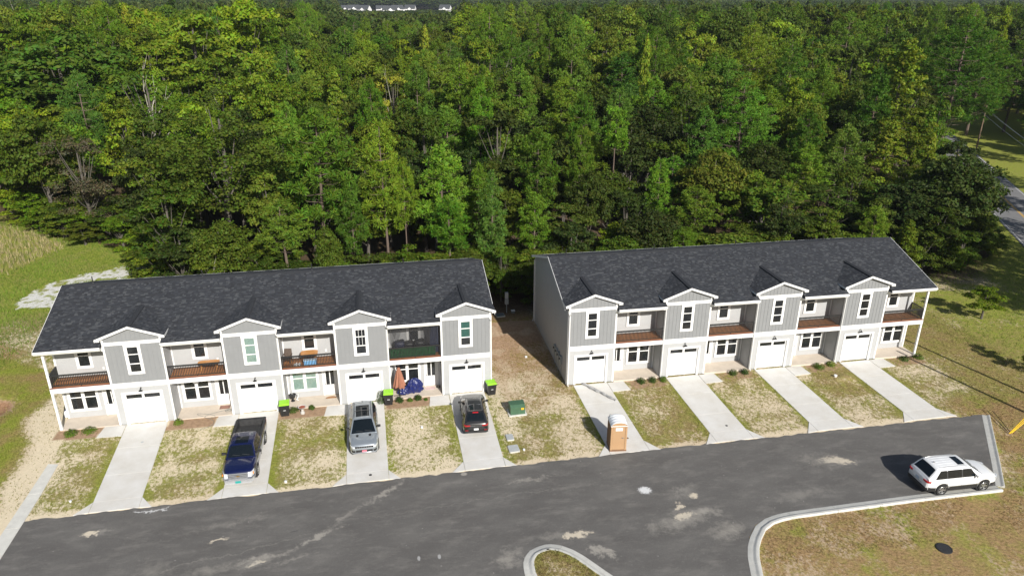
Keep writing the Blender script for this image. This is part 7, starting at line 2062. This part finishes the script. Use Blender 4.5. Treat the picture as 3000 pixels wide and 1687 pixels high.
# ------------------------------------------------------------------ far wood: one mass, instanced crowns on scattered points
def lod_crown(src_kind, seed, per, size):
    r = random.Random(seed); cl = []
    if src_kind == 'b':
        for i in range(30):
            z = 1 - 2 * (i + .5) / 30 * .7; a = i * 2.4; q = math.sqrt(max(0, 1 - z * z)); k = r.uniform(.7, 1.05); cl.append((3.2 * q * math.cos(a) * k, 3.2 * q * math.sin(a) * k, 6 + 3.4 * z * k, r.uniform(.9, 1.4)))
        cl.append((0, 0, 5, 2.2))
    else:
        for i in range(30):
            f = i / 30; z = 3.5 + 6.3 * f; q = 2.0 * (1 - f) ** .5 * r.uniform(.3, 1); a = i * 2.4; cl.append((q * math.cos(a), q * math.sin(a), z, r.uniform(.6, .9)))
    return crown_mesh("far_crown", cl, per, size, M['leaf'], seed)
lods = [lod_crown('b', 61, 34, .42), lod_crown('b', 62, 34, .42), lod_crown('p', 63, 34, .36)]
hid = bpy.data.collections.new("far_crown_source")
for i, me_ in enumerate(lods):
    o = bpy.data.objects.new("far_crown", me_); hid.objects.link(o)
pts = []
Rq = np.random.RandomState(8)
for (ya, yb, sp_) in ((150, 420, 7.2), (420, 900, 11), (900, 2600, 22)):
    yy = ya
    while yy < yb:
        hwid = (yy + 50) * .80 + 20; cx_ = 19 + (yy + 50) * .196
        xx_ = cx_ - hwid + Rq.rand() * sp_
        while xx_ < cx_ + hwid:
            pts.append((xx_ + Rq.uniform(-.4, .4) * sp_, yy + Rq.uniform(-.4, .4) * sp_)); xx_ += sp_
        yy += sp_
pts = np.array(pts)
keep = np.ones(len(pts), bool)
fa = np.array(fill)[:, :2]
near = pts[:, 1] < 240
for i in np.nonzero(near)[0]:
    d2 = ((fa - pts[i]) ** 2).sum(1).min()
    if d2 < 30: keep[i] = False
    if pts[i][1] < YMAX - 25: keep[i] = False
s_ = (pts[:, 0] - RL0.x) * RN.x + (pts[:, 1] - RL0.y) * RN.y

# clearing with the far houses, open towards the camera
keep &= ~((pts[:, 1] > 960) & (pts[:, 1] < 1240) & (pts[:, 0] > -30) & (pts[:, 0] < 175))
pts = pts[keep]
hts = np.where(pts[:, 1] < 420, Rq.uniform(13, 20, len(pts)), Rq.uniform(10, 17, len(pts)))
pxs_ = np.array([PXF(a, b_) for a, b_ in pts]); hts = np.where(pts[:, 1] > 420, np.where((pxs_ > 980) & (pxs_ < 1420) & (pts[:, 1] < 1200), hts * .62, hts * 1.35), hts)
hts = np.where((pts[:, 1] > 1240), hts * 1.1, hts)
pxs_ = np.array([PXF(a, b_) for a, b_ in pts])
winm = (pxs_ > 970) & (pxs_ < 1340)
hts = np.where((pts[:, 1] < 420) & ~winm, hts * 1.0 + Rq.uniform(0, 8, len(pts)) * (Rq.rand(len(pts)) < .55), hts)
me_ = bpy.data.meshes.new("distant_wood"); me_.vertices.add(len(pts)); me_.vertices.foreach_set("co", np.concatenate([pts, np.full((len(pts), 1), -.4)], 1).astype(np.float32).ravel())
a_ = me_.attributes.new("scl", 'FLOAT_VECTOR', 'POINT')
wd_ = np.where(pts[:, 1] < 420, Rq.uniform(1.15, 1.7, len(pts)), Rq.uniform(1.9, 2.7, len(pts))); wd_ = np.where(pts[:, 1] > 900, wd_ * 1.9, wd_)
a_.data.foreach_set("vector", np.stack([wd_, wd_, hts / 10], 1).astype(np.float32).ravel())
a_ = me_.attributes.new("turn", 'FLOAT', 'POINT'); a_.data.foreach_set("value", (Rq.rand(len(pts)) * 6.28).astype(np.float32))
a_ = me_.attributes.new("pick", 'INT', 'POINT'); a_.data.foreach_set("value", Rq.randint(0, 3, len(pts)).astype(np.int32))
fw = link("distant_wood", me_); tag(fw, kind='stuff'); fw.color = (.062, .090, .018, 1)
fw['label'] = "far woodland canopy reaching to the horizon behind the near trees"
ng = bpy.data.node_groups.new("scatter_far_wood", 'GeometryNodeTree')
ng.interface.new_socket("Geometry", in_out='INPUT', socket_type='NodeSocketGeometry'); ng.interface.new_socket("Geometry", in_out='OUTPUT', socket_type='NodeSocketGeometry')
gn, gl_ = ng.nodes, ng.links
gi, go = gn.new("NodeGroupInput"), gn.new("NodeGroupOutput")
ip = gn.new("GeometryNodeInstanceOnPoints"); ci = gn.new("GeometryNodeCollectionInfo"); ci.inputs["Collection"].default_value = hid
ci.inputs["Separate Children"].default_value = True; ci.inputs["Reset Children"].default_value = True
m2p = gn.new("GeometryNodeMeshToPoints")
def na(nm, tp): 
    q = gn.new("GeometryNodeInputNamedAttribute"); q.data_type = tp; q.inputs["Name"].default_value = nm; return q
sA, tA, pA = na("scl", 'FLOAT_VECTOR'), na("turn", 'FLOAT'), na("pick", 'INT')
cmb = gn.new("ShaderNodeCombineXYZ"); gl_.new(tA.outputs[0], cmb.inputs[2])
gl_.new(gi.outputs[0], m2p.inputs[0]); gl_.new(m2p.outputs[0], ip.inputs["Points"]); gl_.new(ci.outputs[0], ip.inputs["Instance"])
ip.inputs["Pick Instance"].default_value = True; gl_.new(pA.outputs[0], ip.inputs["Instance Index"]); gl_.new(cmb.outputs[0], ip.inputs["Rotation"]); gl_.new(sA.outputs[0], ip.inputs["Scale"])
gl_.new(ip.outputs[0], go.inputs[0])
md = fw.modifiers.new("scatter", 'NODES'); md.node_group = ng
print("trees", len(fill), "far", len(pts), "t", time.time() - T0)

# ------------------------------------------------------------------ small plants by the porches
def shrub(label, x, y, h_, r_, c, n_=160, sz=.045, group="young shrubs planted along the porches"):
    t_ = thing("porch_shrub", label, "shrub", (x, y, 0), rnd.uniform(0, 6), group)
    RG.seed(int(abs(x * 100)) + 3)
    d = unit(RG.normal(size=(n_, 3))); d[:, 2] = np.abs(d[:, 2]); rr = RG.rand(n_) ** .4
    P_ = d * rr[:, None] * [r_, r_, h_]; N_ = unit(d + RG.normal(size=(n_, 3)) * .5 + [0, 0, .5]); s = sz * RG.uniform(.6, 1.4, n_)
    V, F_ = leaf_quads(P_ + [0, 0, .03], N_, s, s * .6)
    link("foliage", np_mesh("foliage", V, F_, M['leaf'], {"tint": np.repeat(RG.uniform(.75, 1.25, (n_, 3)), 4, 0)}), t_).color = (*c, 1)
    mb = MB(); 
    for i in range(4): a = i * 1.6; mb.tube([(0, 0, -.02), (r_ * .5 * math.cos(a), r_ * .5 * math.sin(a), h_ * .7)], [.012, .006], 4)
    mb.build("stem", M['bark'], t_)
gr = (.06, .10, .02); gb = (.10, .16, .02); gs = (.13, .17, .10)
SHR = [("round green shrub at the second porch's left corner", 4.1, -.62, .45, .36, gb, 420), ("weedy green clump in the first porch's bed", -3.0, -.65, .38, .50, gb, 500), ("trailing green clump right of the one at the first porch", -1.9, -.45, .28, .55, gb, 460),
    ("feathery shrub left of the bird bath", 12.1, -.42, .42, .38, gr, 420), ("small dark shrub right of the bird bath", 13.4, -.25, .34, .26, gr, 300), ("bushy shrub left in the fourth porch's bed", 19.9, -.35, .40, .36, gr, 380),
    ("light green small plant in the middle of the fourth porch's bed", 20.7, -.45, .26, .22, gb, 220), ("bushy shrub right in the fourth porch's bed", 21.3, -.30, .38, .32, gr, 340), ("tiny plant at the end of the fourth porch's bed", 21.9, -.55, .18, .15, gb, 120),
    ("grey-green airy bush beside the third garage door", 18.55, -.25, 1.05, .42, gs, 520), ("low shrub left in the right row's first bed", 39.1, -.95, .40, .42, gr, 400), ("shrub in the middle of the right row's first bed", 40.05, -.95, .42, .36, gr, 360), ("shrub beside the second garage's downspout in the right row", 40.9, -1.0, .42, .32, gb, 320),
    ("shrub left in the right row's second bed", 47.0, -1.05, .46, .38, gr, 400), ("shrub right in the right row's second bed", 48.0, -1.05, .44, .38, gr, 400), ("low grassy shrub in the right row's third bed", 54.6, -1.25, .34, .55, gb, 460), ("green shrub at the right of the right row's third bed", 55.8, -1.1, .40, .38, gb, 380),
    ("low dark shrub left in the right row's last bed", 62.6, -1.35, .36, .45, gr, 380), ("green clump at the foot of the right row's end post", 64.0, -1.25, .40, .50, gb, 460)]
for lb, x, y, h_, r_, c, n_ in SHR: shrub(lb, x, y, h_, r_, c, n_)

# ------------------------------------------------------------------ grass blades
def blades(px, py, base_z, hgt, wdt, cols, nb, lean=.5):
    n_ = len(px); k = n_ * nb
    X_ = np.repeat(px, nb) + RG.normal(size=k) * .035; Y_ = np.repeat(py, nb) + RG.normal(size=k) * .035; Zb = np.repeat(base_z, nb)
    a = RG.rand(k) * 6.283; h_ = np.repeat(hgt, nb) * RG.uniform(.6, 1.25, k); w_ = wdt * RG.uniform(.7, 1.3, k)
    tx = np.cos(a + 1.57) * w_; ty = np.sin(a + 1.57) * w_; lx = np.cos(a) * h_ * lean * RG.rand(k); ly = np.sin(a) * h_ * lean * RG.rand(k)
    V = np.stack([np.stack([X_ - tx, Y_ - ty, Zb], -1), np.stack([X_ + tx, Y_ + ty, Zb], -1), np.stack([X_ + lx, Y_ + ly, Zb + h_], -1)], 1).reshape(-1, 3)
    C = np.repeat(np.repeat(cols, nb, 0) * RG.uniform(.75, 1.25, (k, 1)), 3, 0)
    return V, np.arange(k * 3).reshape(-1, 3), C
M['blade'] = attr_mat("grass_blades", rough=.75, spec=.15, translucent=.25)
RG.seed(99)
N = 270000
gx_ = RG.uniform(-14, 72, N); gy_ = RG.uniform(-21.5, 13.5, N)
hard = inpoly(gx_, gy_, ROAD) | ((gx_ > -3.3) & (gx_ < -2.38) & (gy_ < -4.1))
hard |= (gx_ > -P - .1) & (gx_ < 3 * U + G + .1) & (gy_ > -.08) & (gy_ < 12.6)
hard |= (gx_ > B2X - .1) & (gx_ < B2X + 4 * U + .1) & (gy_ > -1.0) & (gy_ < 12.2)
for k in range(4):
    x = k * U
    sh_ = {0: .055, 1: .03, 2: .005, 3: -.008}[k]
    hard |= (gx_ > x + .45 - sh_ * gy_ + np.minimum(0, (gy_ + 8.9) * .9)) & (gx_ < x + 3.28 - sh_ * gy_ - np.minimum(0, (gy_ + 8.9) * .8)) & (gy_ > -10.1) & (gy_ < 0)
    hard |= (gx_ > x - 1.2) & (gx_ < x + .6) & (gy_ > -1.56)  & (gy_ < 0)
    bxx = b2(x + .55, 0)[0]
    hard |= (gx_ > bxx - .02 + np.minimum(0, (gy_ + 8.75) * .7)) & (gx_ < bxx + 2.8 - np.minimum(0, (gy_ + 8.75) * .7)) & (gy_ > -10.1) & (gy_ < -.3)
    hard |= (gx_ > bxx + 2.7) & (gx_ < bxx + 4.35) & (gy_ > -2.4) & (gy_ < -.3)
# kerb areas
hard |= (polydist(gx_, gy_, arc + [(56.62, -17.68)]) < .66) & (gy_ < -17) | (np.abs((gx_ - 56.62) * .797 - (gy_ + 17.68) * .604) < .62) & (gy_ > -18.2) & (gy_ < -10) & (gx_ > 56)
hard |= (gy_ < -10) & (gx_ < 37.6)
gx_, gy_ = gx_[~hard], gy_[~hard]
cv, hu, so, li, whi = region(gx_, gy_)
mk = cv
kp = (RG.rand(len(gx_)) < mk * (1 - li) * (.35 + .65 * cv)) | (RG.rand(len(gx_)) < .02 * (1 - li))
gx_, gy_, hu = gx_[kp], gy_[kp], hu[kp]
col_d = np.array([.25, .215, .08]); col_l = np.array([.22, .26, .04])
sk = np.clip(so[kp] * 1.7, 0, 1)[:, None]; cdd = col_d * (1 - sk) + np.array([.27, .18, .09]) * sk
CC = cdd * (1 - hu[:, None]) + col_l * hu[:, None]
V, F_, C = blades(gx_, gy_, np.full(len(gx_), -.01), .075 + .065 * hu, .015, CC, 2)
o = link("lawn_grass", np_mesh("lawn_grass", V, F_, M['blade'], {"tint": C})); tag(o, "patchy olive and straw lawn grass around the rows", kind='stuff')
# island tufts
n_ = 9000; ix, iy = RG.uniform(25.6, 33, n_), RG.uniform(-22, -17.6, n_); q = ISL_IN(ix, iy) & (RG.rand(n_) < .7); ix, iy = ix[q], iy[q]
dq = polydist(ix, iy, isl[:-1]); gg = ss(1.0, .66, dq)[:, None] * .5
V, F_, C = blades(ix, iy, np.full(len(ix), .11), np.full(len(ix), .12), .014, np.array([.17, .115, .05]) * (1 - gg) + np.array([.10, .14, .02]) * gg, 2)
o = link("island_grass", np_mesh("island_grass", V, F_, M['blade'], {"tint": C})); tag(o, "dry grass growing inside the small kerbed island", kind='stuff')
# tall dry reeds at the left, coarse field grass, verge weeds
REED = [(-48, 62), (-33, 47), (-27.5, 33), (-22.0, 34.0), (-19.2, 40.0), (-18.4, 44.3), (-20.5, 46.5), (-24.5, 50.5), (-33, 56)]
n_ = 11000; rx_, ry_ = RG.uniform(-48, -12, n_), RG.uniform(33, 62, n_); q = inpoly(rx_ + RG.normal(size=n_) * .5, ry_ + RG.normal(size=n_) * .5, REED)
q |= inpoly(rx_, ry_, [(-16.4, 46.5), (-15.2, 50), (-13.0, 53.4), (-12, 53), (-13.4, 48.6), (-15, 45.2)])
rx_, ry_ = rx_[q], ry_[q]
V, F_, C = blades(rx_, ry_, np.full(len(rx_), -.05), RG.uniform(.3, .85, len(rx_)), .018, np.where(RG.rand(len(rx_), 1) < .38, np.array([[.16, .20, .05]]), np.array([[.50, .41, .24]])) * RG.uniform(.7, 1.15, (len(rx_), 1)), 4, .5)
o = link("dry_reeds", np_mesh("dry_reeds", V, F_, M['blade'], {"tint": C})); tag(o, "stand of tall straw-coloured grass at the left edge before the wood", kind='stuff')
n_ = 60000; rx_, ry_ = RG.uniform(-46, -5, n_), RG.uniform(11, 56, n_)
q = ~np.array(inpoly(rx_, ry_, FOREST)) & ~inpoly(rx_, ry_, GRAVEL) & ~inpoly(rx_, ry_, REED) & ~((rx_ > -4.3) & (ry_ < 12.8)) & ((ry_ > 21 + 2 * n1.at(rx_ * .5, ry_ * .5)) | (rx_ < -12) | (RG.rand(n_) < .15))
rx_, ry_ = rx_[q], ry_[q]
nz_ = n2.fbm(rx_ * .35, ry_ * .35, 3)
V, F_, C = blades(rx_, ry_, np.full(len(rx_), -.03), .12 + .35 * nz_, .018, np.array([.14, .21, .028]) * (.7 + .7 * nz_[:, None]), 2, .6)
o = link("field_grass", np_mesh("field_grass", V, F_, M['blade'], {"tint": C})); tag(o, "rank green grass in the clearing behind the left row", kind='stuff')
n_ = 34000; rx_, ry_ = RG.uniform(64, 112, n_), RG.uniform(-10, 44, n_); s_ = (rx_ - RL0.x) * RN.x + (ry_ - RL0.y) * RN.y
q = ~np.array(inpoly(rx_, ry_, FOREST)) & (s_ < -.5) & (rx_ + ry_ * .1 > 70)
rx_, ry_ = rx_[q], ry_[q]; nz_ = n3.fbm(rx_ * .3, ry_ * .3, 3)
V, F_, C = blades(rx_, ry_, np.full(len(rx_), -.03), .08 + .22 * nz_, .018, np.array([.14, .205, .026]) * (.7 + .6 * nz_[:, None]), 2, .6)
o = link("verge_grass", np_mesh("verge_grass", V, F_, M['blade'], {"tint": C})); tag(o, "thick green verge grass beside the main road", kind='stuff')
print("script", time.time() - T0)

# ------------------------------------------------------------------ air
mb = MB(); mb.box(-2400, -110, -1.5, 3200, 2750, 34)
hm_ = bpy.data.materials.new("haze_air"); hm_.use_nodes = True; hn = hm_.node_tree.nodes; hn.remove(hn["Principled BSDF"])
pv = hn.new("ShaderNodeVolumePrincipled"); pv.inputs["Color"].default_value = (.72, .82, .95, 1); pv.inputs["Density"].default_value = 0.00009; pv.inputs["Anisotropy"].default_value = 0.1
hm_.node_tree.links.new(pv.outputs[0], hn["Material Output"].inputs["Volume"])
tag(mb.build("haze", hm_), kind='stuff')
